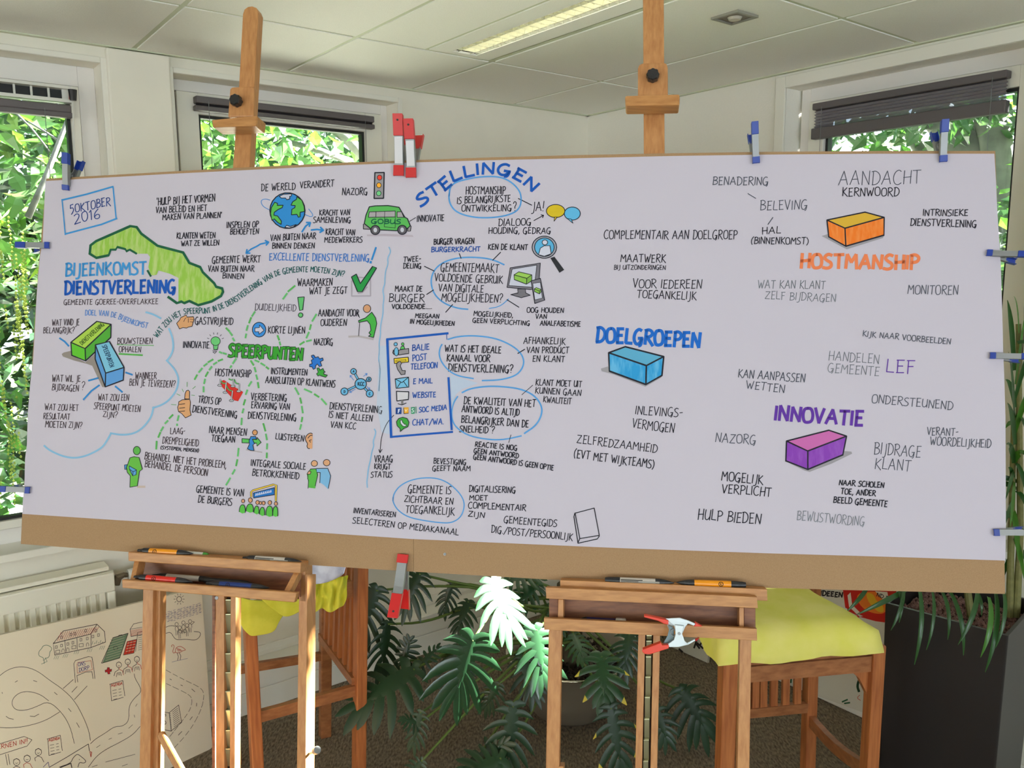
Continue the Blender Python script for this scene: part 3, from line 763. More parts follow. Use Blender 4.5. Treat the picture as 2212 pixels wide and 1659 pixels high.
# ================================================================ LETTERING AND DRAWINGS ON THE PAPER
LB = (58, 138, 198); DB = (18, 82, 172); DB2 = (38, 82, 160); PALE = (128, 176, 208); OV = (84, 150, 208); GR = (30, 88, 88)
GD = (22, 88, 60); DASH = (96, 176, 104); PU = (92, 48, 152); ORA = (226, 124, 78); GY = (118, 122, 130); GY2 = (78, 82, 94); SK = (204, 150, 104)
GREY = (148, 142, 144); GREEN = (82, 172, 78)
TEXTS = """
A|5OKTOBER|510,555|985,462|98|11|DB3
A|2016|558,682|862,612|112|11|DB3
B|'HULP BIJ HET VORMEN|105,460|798,412|84
B|VAN BELEID EN HET|92,556|700,525|72
B|MAKEN VAN PLANNEN'|172,636|876,610|66
B|KLANTEN WETEN|340,860|800,852|68
B|WAT ZE WILLEN|395,948|845,938|62
B|INSPELEN OP|938,732|1315,722|70
B|BEHOEFTEN|980,808|1318,804|64
C|DE WERELD|135,292|540,272|82
C|VERANDERT|600,256|1000,234|78
C|NAZORG|1100,338|1400,334|80
C|KRACHT VAN|830,582|1190,578|66
C|SAMENLEVING|756,668|1200,672|66
C|KRACHT VAN|905,812|1250,818|70
C|MEDEWERKERS|890,906|1340,903|64
C|VAN BUITEN NAAR|245,886|785,860|72
C|BINNEN DENKEN|265,978|770,975|64
B|GEMEENTE WERKT|765,1155|1340,1140|80
B|VAN BUITEN NAAR|718,1254|1264,1250|68
B|BINNEN|888,1334|1142,1342|62
C|EXCELLENTE DIENSTVERLENING|230,1116|1420,1134|84|11|LB3
C|INNOVATIE|1990,660|2300,655|78
D|GEMEENTE GOEREE-OVERFLAKKEE|430,102|1555,90|62|8|BR
D|WAT VIND JE|288,350|615,345|74|8|BR
D|BELANGRIJK?|185,440|552,440|68|8|BR
D|BOUWSTENEN|1070,568|1488,568|70|8|BR
D|OPHALEN|1088,665|1348,668|66|8|BR
D|WAT WIL JE|288,1022|628,1022|78|8|BR
D|BIJDRAGEN|288,1118|606,1138|72|8|BR
D|?|640,1120|672,1122|95|8|BR
D|WANNEER|1282,985|1535,985|76|8|BR
D|BEN JE TEVREDEN?|1212,1064|1755,1090|80|8|BR
D|WAT ZOU EEN|838,1242|1206,1250|76|8|BR
D|SPEERPUNT MOETEN|788,1345|1340,1382|74|8|BR
D|ZIJN?|898,1440|1066,1455|68|8|BR
D|WAT ZOU HET|203,1356|602,1370|74|8|BR
D|RESULTAAT|185,1465|500,1472|70|8|BR
D|MOETEN ZIJN?|208,1565|645,1578|74|8|BR
J|INNOVATIE|372,686|640,678|62
E|DUIDELIJKHEID|1275,385|1762,400|78|8|GY3
F|WAARMAKEN|568,322|982,312|84
F|WAT JE ZEGT|708,418|1158,408|80
F|AANDACHT VOOR|818,680|1298,678|78
F|OUDEREN|845,796|1152,792|76
E|GASTVRIJHEID|560,556|1010,562|82
E|INNOVATIE.|418,836|740,842|76
E|KORTE LIJNEN|1432,660|1872,666|80
F|NAZORG|762,1022|986,1026|76
E|HOSTMANSHIP|798,1166|1222,1190|82
H|TROTS OP|488,272|752,302|78
H|DIENSTVERENING|415,386|948,462|80
H|VERBETERING|1118,242|1542,256|80
H|ERVARING VAN|1120,340|1578,360|74
H|DIENSTVERLENING|1080,462|1655,495|80
F|INSTRUMENTEN|252,1370|682,1386|74
F|AANSLUITEN OP KLANTWENS|184,1476|1015,1528|80
I|DIENSTVERLENING|950,350|1575,402|80
I|IS NIET ALLEEN|940,452|1458,502|74
I|VAN KCC|963,572|1262,590|74
H|LAAG-|153,648|330,650|72|8|BR
H|DREMPELIGHEID|58,762|488,796|78|8|BR
H|(SYSTEMEN, MENSEN)|40,830|492,868|38|9
P|BEHANDEL NIET HET PROBLEEM,|312,991.5|488,1012|14.5|1.6|BR
P|BEHANDEL DE PERSOON|312.5,1008|447.5,1028|14.5|1.6|BR
H|NAAR MENSEN|618,636|1062,668|80
H|TOEGAAN|645,736|924,752|76
H|LUISTEREN|1410,710|1746,742|72
H|INTEGRALE SOCIALE|1116,1030|1768,1076|76
H|BETROKKENHEID|1132,1146|1688,1188|78
H|GEMEENTE IS VAN|463,1345|1028,1396|82
H|DE BURGERS|485,1465|888,1506|80
J|HOSTMANSHIP|858,413|1250,410|74
J|IS BELANGRIJKSTE|772,506|1302,486|64|9
J|ONTWIKKELING|816,583|1310,580|62|9
J|?|1335,575|1362,572|80
J|JA!|1515,582|1632,580|90
J|DIALOOG|1184,726|1505,722|70
J|HOUDING, GEDRAG|1085,804|1700,804|60
J|BURGER VRAGEN|540,912|940,905|54|10
J|BURGERKRACHT|515,986|1000,980|46|10|DB2
J|KEN DE KLANT|1080,962|1472,966|54|10
J|TWEE-|238,1085|410,1080|50|9
J|DELING|236,1150|412,1152|50|9
J|GEMEENTEMAAKT|608,1180|1182,1190|84
J|VOLDOENDE GEBRUIK|548,1278|1222,1300|74
J|VAN DIGITALE|588,1378|1032,1392|72
J|MOGELIJKHEDEN?|616,1475|1218,1490|78
J|MAAKT DE|155,1380|422,1380|54|9
J|BURGER|94,1480|442,1486|78
J|VOLDOENDE.....|122,1553|518,1552|44|10
J|MEEGAAN|355,1642|590,1648|42|9
K|IN MOGELIJKHEDEN|303,88|742,110|44|9
J|MOGELIJKHEID,|937,1622|1325,1640|46|9
K|GEEN VERPLICHTING|926,75|1492,106|44|9
J|OOG HOUDEN|1466,1588|1830,1592|48|9
J|VAN|1552,1652|1662,1652|46|9
K|ANALFABETISME|1598,105|1998,118|50|9
K|BALIE|324,358|494,346|58|10|DB2
K|POST|328,460|468,446|58|10|DB2
K|TELEFOON|310,545|574,528|54|10|DB2
K|E MAIL|334,690|525,682|50|10|DB2
K|WEBSITE|328,826|558,820|52|10|DB2
K|SOC MEDIA|393,970|668,945|48|10|DB2
K|CHAT/WA.|328,1100|636,1088|56|10|DB2
K|WAT IS HET IDEALE|648,365|1208,384|66|10
K|KANAAL VOOR|668,462|1096,468|66|10
K|DIENSTVERLENING?|683,562|1322,578|74|10
K|AFHANKELIJK|1434,285|1845,296|64
K|VAN PRODUCT|1466,378|1882,382|60|9
K|EN KLANT|1523,462|1840,472|60|9
K|DE KWALITEIT VAN HET|838,885|1550,918|70|10
K|ANTWOORD IS ALTIJD|818,968|1388,1005|66|10
K|BELANGRIJKER DAN DE|812,1072|1480,1120|68|10
K|SNELHEID ?|794,1165|1138,1180|62|10
K|KLANT MOET UIT|1553,700|2010,720|60
K|KUNNEN GAAN|1548,780|2002,808|60
K|KWALITEIT|1628,868|1906,892|58
K|REACTIE IS NOG|950,1310|1366,1350|48|10
K|GEEN ANTWOORD|937,1374|1380,1428|48|10
K|GEEN ANTWOORD IS GEEN OPTIE|933,1435|1728,1548|50|10
K|BEVESTIGING|538,1480|857,1496|54
K|GEEFT NAAM|526,1553|902,1555|50|9
I|VRAAG|1488,990|1702,984|78
I|KRIJGT|1485,1065|1678,1070|62
I|STATUS|1443,1166|1698,1168|66
L|GEMEENTE IS|478,530|845,542|66
L|ZICHTBAAR EN|448,608|862,632|54
L|TOEGANKELIJK|458,700|872,722|64
L|DIGITALISERING|1000,522|1394,532|52|8
L|MOET|1004,592|1158,595|42|8
L|COMPLEMENTAIR|994,662|1482,686|50|8
L|ZIJN|992,733|1130,745|46|8
L|INVENTARISEREN|14,704|372,740|44
L|SELECTEREN OP MEDIAKANAAL|6,788|908,892|50
L|GEMEENTEGIDS|1296,788|1748,822|56
L|DIG./POST/PERSOONLIJK|1190,870|1880,938|58
M|BENADERING|1380,272|1930,276|78|9|GY2
M|COMPLEMENTAIR AAN DOELGROEP|298,810|1622,812|84|9
M|MAATWERK|463,1042|908,1046|76|9
M|BIJ UITZONDERINGEN|398,1115|910,1118|44|7
M|VOOR IEDEREEN|586,1296|1268,1306|84|9
M|TOEGANKELIJK|626,1396|1214,1418|76|9
M|HAL|1873,763|2056,755|68|9
P|(BINNENKOMST)|1623,526.5|1746,527.5|14|1.8
O|BELEVING|10,440|397,434|76|7|GY2
N|INLEVINGS-|610,1172|1077,1202|84
N|VERMOGEN|578,1306|992,1358|90
N|ZELFREDZAAMHEID|28,1456|822,1558|80
P|(EVT MET WIJKTEAMS)|1240,988|1412,1012|17|2
P|KAN AANPASSEN|1594.5,814.5|1738,826|17.5|1.9|GY2
N|WETTEN|1713,915|2092,962|78|9|GY2
N|NAZORG|1406,1450|1804,1474|88|9|GY2
O|AANDACHT|664,226|1345,218|112|7|GY2
O|KERNWOORD|693,322|1162,320|68|8
O|INTRINSIEKE|1366,486|1738,486|52|8
O|DIENSTVERLENING|1260,566|1808,584|58|8
P|WAT KAN KLANT|1637,622|1782,624.5|17.5|1.7|GY
O|ZELF BIJDRAGEN|48,1178|636,1206|64|6.5|GY
O|MONITOREN|1238,1138|1656,1143|74|7|GY2
O|KIJK NAAR VOORBEELDEN|863,1490|1594,1558|46|7|GY2
Q|HANDELEN|578,300|997,330|78|6.5|GY
Q|GEMEENTE|572,400|997,432|74|6.5|GY
Q|LEF|1058,400|1292,414|106|9|PU
Q|ONDERSTEUNEND|938,654|1610,714|68|7|GY2
Q|VERANT-|1400,925|1656,930|62|7|GY2
Q|WOORDELIJKHEID|1424,1005|1928,1032|68|7|GY2
Q|BIJDRAGE|958,1080|1342,1112|94|7|GY2
Q|KLANT|962,1206|1258,1228|88|7|GY2
Q|NAAR SCHOLEN|666,1340|1038,1366|44|9
Q|TOE, ANDER|680,1416|968,1432|46|9
Q|BEELD GEMEENTE|618,1486|1065,1524|50|9
Q|BEWUSTWORDING|314,1632|872,1684|76|6.5|GY
S|MOGELIJK|780,490|1096,522|68|8
S|VERPLICHT|782,586|1160,616|66|8
S|HULP BIEDEN|597,790|1080,828|78|8
"""
CN = dict(DB3=(30, 62, 130), LB3=(52, 112, 188), BR=(58, 46, 52), GY3=(70, 66, 78), GY=GY, GY2=GY2, DB2=DB2, PU=PU)
for ln in TEXTS.strip().split('\n'):
    q = ln.split('|')
    k = Ink(q[0], parent=paper, w=1.75)
    a = tuple(float(v) for v in q[2].split(',')); b = tuple(float(v) for v in q[3].split(','))
    if len(q) < 6: q.append(0)
    wd = float(q[5]) if q[5] else None
    if wd and q[0] != 'P': wd *= .92
    if q[1] == 'INNOVATIE' and q[0] == 'C': continue
    k.text(q[1], a, b, float(q[4]), wd, CN[q[6]] if len(q) > 6 else BK1)
    k.done('lettering')
def big(crop, t, p0, p1, h, w, col, name='headline', jit=.5, **kw):
    k = Ink(crop, parent=paper); k.text(t, p0, p1, h, w, col, jit=jit, slant=kw.get('slant', .03)); return k.done(name, kw.get('label'))
big('A', 'BIJEENKOMST', (452, 1305), (1412, 1285), 146, 24, LB, label='light blue headline')
big('A', 'DIENSTVERLENING', (442, 1525), (1758, 1505), 150, 30, DB, label='bold dark blue headline')
big('N', 'DOELGROEPEN', (222, 450), (1248, 510), 142, 32, (22, 98, 190), label='bold blue headline')
big('O', 'HOSTMANSHIP', (345, 918), (1325, 932), 112, 27, ORA, label='orange headline')
big('Q', 'INNOVATIE', (130, 800), (860, 848), 118, 25, PU, label='purple headline')
big('J', 'STELLINGEN', [(415, 530), (500, 462), (560, 425), (640, 385), (700, 305), (800, 262), (920, 224), (1060, 207), (1165, 207), (1260, 220), (1340, 250), (1425, 308), (1515, 392)], None, 108, 26, DB, label='curved bold blue headline', slant=0)
k = Ink('E', parent=paper)
k.text('SPEERPUNTEN', (965, 935), (1835, 985), 138, 42, BK1, jit=0, slant=.03)
k.text('SPEERPUNTEN', (965, 935), (1835, 985), 138, 28, (52, 148, 44), jit=0, slant=.03); k.done('headline', 'green headline outlined in black')
k = Ink('P', parent=paper, w=1.7, col=GR)
k.text('WAT ZOU HET SPEERPUNT IN DE DIENSTVERLENING VAN DE GEMEENTE MOETEN ZIJN?', [(340, 730), (352, 714), (366, 698), (380, 687), (397, 679), (420, 677), (447, 677), (470, 671), (490, 663), (515, 649), (540, 631), (565, 614), (590, 599), (610, 592), (635, 588), (664, 587), (690, 588), (715, 592), (742, 598)], None, 11.5, None, GR, slant=0)
k.done('lettering', 'dark green question in an arc')
k = Ink('D', parent=paper, w=1.7)
k.text('DOEL VAN DE BIJEENKOMST', [(685, 225), (800, 228), (935, 236), (1030, 250), (1100, 275), (1200, 322), (1300, 352), (1425, 382)], None, 62, 9, (88, 132, 196), slant=0); k.done('lettering', 'blue curved line of words')
# date box
k = Ink('A', parent=paper); k.line([(405, 400), (700, 330), (1020, 238)], 20, LB); k.line([(1018, 238), (1055, 620)], 16, LB); k.line([(1065, 618), (880, 690), (445, 805)], 20, LB); k.line([(408, 390), (425, 560), (447, 815)], 14, LB); k.done('drawn_frame')
# island
k = Ink('A', parent=paper)
isl = [(740, 1040), (755, 940), (815, 890), (1225, 712), (1300, 722), (1350, 800), (1550, 945), (1855, 1025), (1930, 1150), (2060, 1200), (2090, 1260), (2228, 1395), (2250, 1435), (2322, 1455), (2332, 1495), (2308, 1545), (2195, 1610), (2037, 1655), (1930, 1600), (1870, 1630), (1800, 1610), (1800, 1330), (1700, 1280), (1560, 1240), (1540, 1290), (1500, 1300), (1470, 1290), (1440, 1200), (1462, 1080), (1430, 1040), (1300, 1040), (1220, 990), (1180, 1010), (1165, 985), (1070, 960), (1045, 990), (990, 990), (960, 1060), (820, 1090)]
k.fill(streaky((142, 184, 72), (176, 196, 120)), isl)
k.line([(960, 1060), (820, 1090), (740, 1040), (750, 940), (815, 890), (1225, 710), (1300, 722), (1355, 800), (1550, 945), (1700, 985), (1855, 1025), (1930, 1150), (2060, 1200), (2090, 1260), (2228, 1395), (2250, 1435), (2322, 1455), (2332, 1495), (2308, 1545), (2195, 1610), (2037, 1655), (1930, 1605), (1870, 1630), (1835, 1612), (1780, 1630), (1675, 1555)], 30, GD)
k.line([(820, 1090), (965, 1060), (990, 992), (1050, 992), (1070, 960), (1165, 985), (1180, 1010), (1220, 992), (1300, 1040)], 24, GD); k.line([(1430, 1240), (1470, 1310)], 24, GD)
k.done('drawn_island')
# cloud outline and strokes
k = Ink('D', parent=paper)
k.line([(1410, 190), (1500, 215), (1590, 265)], 22, PALE, True); k.done('drawn_cloud')
for P in [[(380, 500), (440, 540), (490, 595)], [(1170, 910), (1250, 938)], [(725, 1008), (845, 975)], [(855, 1062), (760, 1130), (665, 1235)], [(1045, 1075), (1130, 1145)]]: k = Ink('D', parent=paper); k.line(P, 21, (48, 128, 192)); k.done('blue_stroke')
k = Ink('D', parent=paper); k.line([(1065, 578), (1505, 588)], 8, (86, 168, 78)); k.done('green_underline'); k = Ink('D', parent=paper); k.line([(1090, 688), (1370, 704)], 20, (86, 168, 78)); k.done('green_underline')
k = Ink('D', parent=paper)
k.line([(1685, 385), (1725, 480), (1742, 600), (1720, 690), (1665, 768)], 22, PALE, True)
k.line([(1655, 762), (1740, 850), (1795, 950), (1800, 1030), (1775, 1130), (1690, 1240), (1600, 1300), (1490, 1335)], 22, PALE, True)
k.line([(1502, 1322), (1480, 1430), (1420, 1520), (1340, 1600), (1250, 1645), (1120, 1658), (985, 1635)], 22, PALE, True)
k.done('drawn_cloud', 'pale blue cloud outline')
k = Ink('G', parent=paper); k.line([(1105, 642), (1050, 740), (1000, 810), (900, 870), (780, 920), (660, 938), (540, 920), (420, 870), (350, 830), (305, 788)], 22, PALE, True); k.done('drawn_cloud')
# building blocks on the left
k = Ink('D', parent=paper)
k.fill((140, 130, 124), [(405, 690), (430, 672), (520, 650), (530, 710), (690, 790), (800, 690), (830, 800), (925, 1085), (890, 1085), (770, 830), (700, 805), (560, 770), (420, 720)])
k.block((162, 196, 74), (92, 182, 44), (76, 158, 52), [(515, 550), (825, 300), (995, 335), (685, 625)], [(525, 705), (690, 772), (992, 490)])
k.text('DIENSTVERLENING', (650, 585), (915, 345), 48, 8, (60, 90, 30), slant=0)
k.block((118, 180, 206), (84, 140, 198), (88, 146, 204), [(808, 580), (975, 540), (1150, 850), (930, 918)], [(805, 750), (925, 1082), (1140, 1002)])
k.text('SPEERPUNTEN', (888, 592), (985, 850), 52, 8, (34, 64, 96), slant=0)
k.done('drawn_blocks')
# globe
k = Ink('C', parent=paper)
k.line([(240, 400), (190, 385), (140, 395), (130, 430), (160, 480), (240, 520)], 8, (60, 132, 200), True); k.line([(655, 570), (720, 600), (752, 590), (745, 560), (700, 505)], 8, (60, 132, 200), True)
k.ell((447, 525), 210, 213, (44, 130, 198), 13)
for P in [[(295, 425), (330, 440), (325, 462), (395, 460), (385, 490), (340, 510), (290, 545), (285, 580), (330, 590), (375, 650), (372, 690), (330, 665), (290, 625), (262, 640), (245, 560), (255, 490)], [(560, 360), (620, 400), (648, 480), (652, 535), (600, 545), (598, 600), (580, 605), (560, 570), (495, 575), (500, 510), (535, 490), (540, 465), (490, 460), (510, 420), (555, 390)]]: k.shape((86, 176, 78), P, 10)
for P in [[(350, 355), (400, 330), (495, 325), (495, 350), (475, 355), (475, 385), (440, 395), (425, 375), (375, 375)], [(415, 725), (440, 700), (480, 715), (555, 690), (520, 718), (470, 733)]]: k.shape((182, 184, 202), P, 9)
k.done('drawn_globe')
AR = (40, 126, 192)
k = Ink('C', parent=paper); k.arrow([(620, 780), (665, 710), (722, 668)], 20, AR, 50); k.done('drawn_arrow'); k = Ink('C', parent=paper); k.arrow([(730, 757), (800, 750), (878, 760)], 20, AR, 52); k.done('drawn_arrow'); k = Ink('C', parent=paper)
k.line([(1505, 965), (1455, 1112)], 22, AR); k.line([(1443, 1132), (1440, 1152)], 26, AR); k.done('drawn_exclamation')
k = Ink('B', parent=paper); k.arrow([(1300, 950), (1340, 925), (1440, 902)], 18, AR, 48); k.arrow([(1300, 950), (1230, 985), (1170, 1035)], 18, AR, 48); k.done('drawn_arrow')
k = Ink('C', parent=paper); k.shape((146, 142, 146), [(1492, 72), (1603, 70), (1595, 378), (1483, 380)], 15)
for c, col in [((1548, 130), (226, 62, 44)), ((1540, 222), (240, 166, 44)), ((1538, 318), (110, 196, 128))]: k.ell(c, 28, 30, col, 7)
k.done('drawn_traffic_light')
k = Ink('C', parent=paper)
k.fill((176, 164, 176), [(1395, 812), (1600, 802), (1940, 815), (1955, 840), (1600, 830), (1400, 830)])
k.fill(GREY, [(1355, 685), (1455, 695), (1440, 745), (1355, 745)]); k.line([(1355, 685), (1355, 745), (1440, 748)], 10); k.shape(GREY, [(1890, 705), (1925, 710), (1915, 770), (1885, 770)], 8)
k.shape((86, 172, 84), [(1425, 480), (1500, 468), (1650, 465), (1780, 485), (1850, 605), (1880, 620), (1915, 705), (1880, 740), (1750, 765), (1545, 755), (1440, 740), (1365, 680), (1385, 580)], 12)
k.shape((162, 156, 160), [(1425, 540), (1735, 530), (1735, 600), (1415, 605)], 8); k.line([(1505, 538), (1503, 602)], 8); k.line([(1610, 535), (1605, 720), (1735, 732), (1737, 600)], 6)
k.shape((162, 156, 160), [(1758, 540), (1810, 538), (1838, 605), (1758, 605)], 8)
k.text('GOBUS', (1450, 678), (1798, 682), 50, 13, (18, 92, 66), jit=.3)
for c in [(1497, 757), (1818, 755)]: k.ell(c, 54, 54, (92, 88, 96), 12); k.ell(c, 22, 28, (186, 184, 196))
k.line([(1908, 652), (1980, 608)], 8); k.done('drawn_bus')
# exclamation mark, tick box, walker
k = Ink('F', parent=paper); k.shape((92, 178, 104), [(570, 455), (648, 450), (630, 605), (592, 612)], 9); k.ell((605, 667), 27, 27, (92, 178, 104), 9); k.done('drawn_exclamation')
k = Ink('F', parent=paper); k.line([(1215, 255), (1215, 440), (1440, 438), (1438, 225), (1290, 215)], 16, (160, 152, 164)); k.line([(1400, 330), (1345, 395), (1290, 405)], 14, (150, 142, 152))
k.shape((34, 140, 66), [(1212, 212), (1270, 178), (1318, 290), (1465, 85), (1512, 105), (1340, 388), (1285, 388)], 11); k.done('drawn_tick')
k = Ink('F', parent=paper); k.line([(1180, 925), (1300, 920), (1470, 955)], 24, (172, 162, 166)); k.ell((1398, 590), 44, 47, (200, 146, 108), 8)
k.shape((66, 166, 66), [(1455, 632), (1500, 700), (1515, 770), (1475, 935), (1415, 920), (1445, 900), (1420, 880), (1445, 850), (1435, 780), (1400, 735), (1300, 755), (1295, 735), (1380, 700)], 9); k.line([(1310, 760), (1298, 915)], 7); k.line([(1280, 620), (1310, 700)], 7); k.done('drawn_walker')
# hand, bulb, arrow disc
k = Ink('E', parent=paper); k.shape(SK, [(340, 545), (375, 505), (390, 475), (455, 445), (465, 470), (540, 465), (550, 500), (535, 540), (525, 580), (480, 590), (460, 600), (415, 595), (375, 612)], 8)
k.line([(425, 525), (440, 490), (455, 478)], 6); k.line([(480, 485), (480, 535)], 6); k.line([(500, 495), (545, 500)], 5); k.line([(500, 525), (540, 530)], 5); k.done('drawn_hand')
k = Ink('E', parent=paper); k.fill((102, 186, 112), [(780, 790), (832, 790), (825, 858), (788, 858)]); k.ell((805, 757), 56, 52, (102, 186, 112), 7); k.line([(775, 795), (785, 858), (830, 856), (838, 795)], 7); k.line([(768, 868), (825, 862)], 6); k.line([(772, 885), (820, 878), (795, 905), (772, 885)], 6)
for a in range(-160, -10, 28): k.line([(805+82*cos(radians(a)), 757+82*sin(radians(a))), (805+105*cos(radians(a)), 757+105*sin(radians(a)))], 6)
k.done('drawn_bulb')
k = Ink('E', parent=paper); k.ell((1325, 620), 80, 88, (54, 132, 206), 9); k.shape((192, 188, 204), [(1275, 600), (1330, 595), (1330, 565), (1385, 628), (1325, 675), (1322, 645), (1275, 645)], 7); k.done('drawn_arrow_disc')
# dashed connection lines
DS = {'E': "1755,95,1670,165;1660,185,1610,255;1275,405,1240,460;1230,475,1205,540;1190,570,1175,630;1172,670,1162,718;930,600,970,640;975,650,1005,690;1010,720,1030,755;1545,690,1565,745;1570,765,1580,805;2010,435,1960,520;1945,560,1930,620;1920,650,1890,720;1950,745,1890,760;1865,765,1810,800;850,885,880,900;895,900,935,912;890,975,835,995;820,1010,780,1035;760,1060,730,1100;715,1125,685,1180;680,1210,668,1265;662,1300,662,1365;775,975,715,1010;705,1025,665,1055;645,1080,605,1130;585,1160,555,1215;1050,965,1010,1025;995,1050,980,1075;1225,990,1260,1045;1270,1070,1285,1125;1290,1160,1305,1215;1310,1250,1320,1315;1275,985,1325,1005;1345,1020,1395,1050;1410,1065,1440,1090;1235,1240,1200,1295;1185,1340,1165,1395;1160,1455,1140,1520;1140,1565,1125,1615;1755,1315,1800,1395;1815,1435,1830,1500;1835,1535,1848,1615;1865,1330,1955,1370;1985,1390,2040,1425;2070,1445,2130,1515",
      'H': "185,420,140,465;125,490,90,525;70,565,40,615;35,630,10,690;255,430,240,490;235,530,235,550;1265,525,1290,615;1295,650,1308,720;1312,765,1308,830;1308,875,1305,935;1008,460,1003,540;970,820,960,915;955,955,940,1030;925,1075,895,1130;870,1175,820,1260",
      'I': "625,450,615,505;612,535,597,595", 'G': "1650,735,1645,830"}
for c, t in DS.items():
    for i, q in enumerate(t.split(';')):
        k = Ink(c, parent=paper)
        x0, y0, x1, y1 = map(float, q.split(',')); k.line([(x0, y0), (x1, y1)], 22, DASH if i % 3 else (84, 166, 84))
        k.done('green_dash')
# red carpet, puzzle, network
k = Ink('E', parent=paper); k.fill((200, 42, 34), [(870, 1235), (905, 1220), (1000, 1285), (1135, 1365), (1075, 1475), (1030, 1465), (960, 1390), (870, 1290)])
for P in [[(870, 1235), (890, 1262), (922, 1262)], [(935, 1290), (960, 1340), (1008, 1355)], [(965, 1208), (990, 1222), (1015, 1215)], [(1030, 1215), (1045, 1260), (1085, 1268)]]: k.line(P, 16, BK1, True); k.line(P, 9, (92, 180, 92), True)
for a, b in [((862, 1212), (856, 1280)), ((932, 1250), (920, 1365)), ((1018, 1210), (1012, 1290)), ((1088, 1265), (1082, 1350)), ((1008, 1350), (995, 1462))]:
    k.ell((b[0], b[1]+5), 27, 13, (176, 176, 180), 5); k.line([a, b], 17, BK1); k.line([a, b], 9, (196, 196, 200))
k.done('drawn_carpet')
k = Ink('F', parent=paper)
k.shape((36, 110, 196), [(740, 1175), (732, 1152), (757, 1143), (775, 1160), (775, 1175), (815, 1165), (832, 1190), (868, 1178), (876, 1205), (840, 1225), (858, 1275), (828, 1282), (805, 1252), (785, 1270), (780, 1305), (757, 1316), (740, 1285), (712, 1285), (712, 1255), (742, 1248), (732, 1205), (758, 1192)], 8)
k.shape((54, 152, 54), [(800, 1300), (825, 1298), (832, 1325), (872, 1305), (885, 1335), (900, 1348), (878, 1352), (885, 1375), (925, 1385), (905, 1410), (850, 1395), (832, 1385), (812, 1395), (795, 1368), (815, 1350)], 8); k.done('drawn_puzzle')
k = Ink('F', parent=paper); NBL = (98, 168, 208)
for c in [(1237, 1340), (1420, 1435), (1430, 1605), (1128, 1580)]: k.line([(1322, 1490), c], 30, BK1); k.line([(1322, 1490), c], 16, NBL)
k.ell((1322, 1490), 68, 65, NBL, 10)
for c, r in [((1237, 1340), 34), ((1420, 1435), 28), ((1430, 1605), 42), ((1128, 1580), 43)]: k.ell(c, r, r, NBL, 9)
k.text('KCC', (1287, 1508), (1364, 1508), 38, 9)
for t, c in [('A', (1228, 1352)), ('B', (1412, 1450)), ('C', (1420, 1620)), ('D', (1120, 1595))]: k.text(t, c, (c[0]+17, c[1]), 26, 7)
for P in [[(1240, 1445), (1195, 1388)], [(1355, 1400), (1400, 1365)], [(1395, 1520), (1430, 1555)], [(1260, 1550), (1190, 1590)]]: k.arrow(P, 7, (72, 130, 200), 26)
k.done('drawn_network')
# green man with box
k = Ink('G', parent=paper); k.line([(1420, 1280), (1510, 1280)], 26, (186, 168, 158)); k.ell((1413, 848), 42, 50, (88, 168, 72), 8)
k.shape((98, 176, 66), [(1305, 1010), (1330, 935), (1380, 920), (1440, 930), (1480, 1070), (1445, 1095), (1420, 1270), (1330, 1285), (1335, 1150), (1300, 1110), (1288, 1050)], 8)
k.shape((72, 138, 198), [(1265, 1020), (1300, 1015), (1285, 1060), (1300, 1070), (1268, 1072)], 7); k.shape((84, 150, 206), [(1322, 1030), (1410, 1080), (1405, 1135), (1365, 1150), (1325, 1070)], 7); k.line([(1325, 1070), (1368, 1100), (1365, 1150)], 7); k.line([(1368, 1100), (1410, 1082)], 7); k.done('drawn_man')
k = Ink('H', parent=paper); k.shape(SK, [(325, 230), (330, 170), (345, 135), (368, 126), (384, 140), (382, 232)], 8)
k.shape(SK, [(255, 265), (300, 240), (385, 235), (396, 270), (388, 360), (402, 425), (335, 457), (290, 405), (252, 382), (242, 330), (252, 300)], 8)
for y in (292, 338, 378): k.line([(262, y+4), (300, y), (328, y-4)], 8)
for P in [[(355, 30), (355, 85)], [(295, 112), (312, 148)], [(230, 170), (272, 190)], [(165, 297), (225, 302)], [(455, 80), (420, 110)], [(408, 185), (445, 190)]]: k.line(P, 7, (104, 166, 104))
k.done('drawn_thumb')
k = Ink('H', parent=paper); k.line([(1060, 838), (1250, 868)], 14, (170, 160, 164))
k.shape((84, 176, 84), [(1010, 705), (1190, 715), (1190, 690), (1240, 750), (1190, 795), (1185, 760), (1010, 755)], 8)
k.shape((48, 124, 192), [(1115, 680), (1175, 680), (1180, 710), (1135, 712), (1160, 765), (1140, 780), (1155, 848), (1110, 845), (1075, 825), (1100, 770), (1095, 730)], 8); k.ell((1165, 632), 29, 31, (204, 146, 96), 8); k.done('drawn_walker')
k = Ink('H', parent=paper); k.fill((206, 152, 112), [(1800, 650), (1835, 635), (1855, 650), (1850, 825), (1800, 825), (1785, 790), (1797, 765), (1765, 720), (1770, 680)]); k.line([(1852, 650), (1835, 635), (1800, 648), (1768, 685), (1768, 725), (1797, 768), (1783, 795), (1800, 825), (1820, 822)], 9, BK1, True)
k.line([(1798, 700), (1825, 665), (1852, 668)], 9, BK1, True); k.line([(1840, 718), (1815, 728), (1830, 750)], 8); k.done('drawn_ear')
k = Ink('H', parent=paper); k.ell((1875, 1002), 37, 35, (206, 154, 114), 8); k.ell((2022, 992), 40, 38, (206, 154, 114), 8)
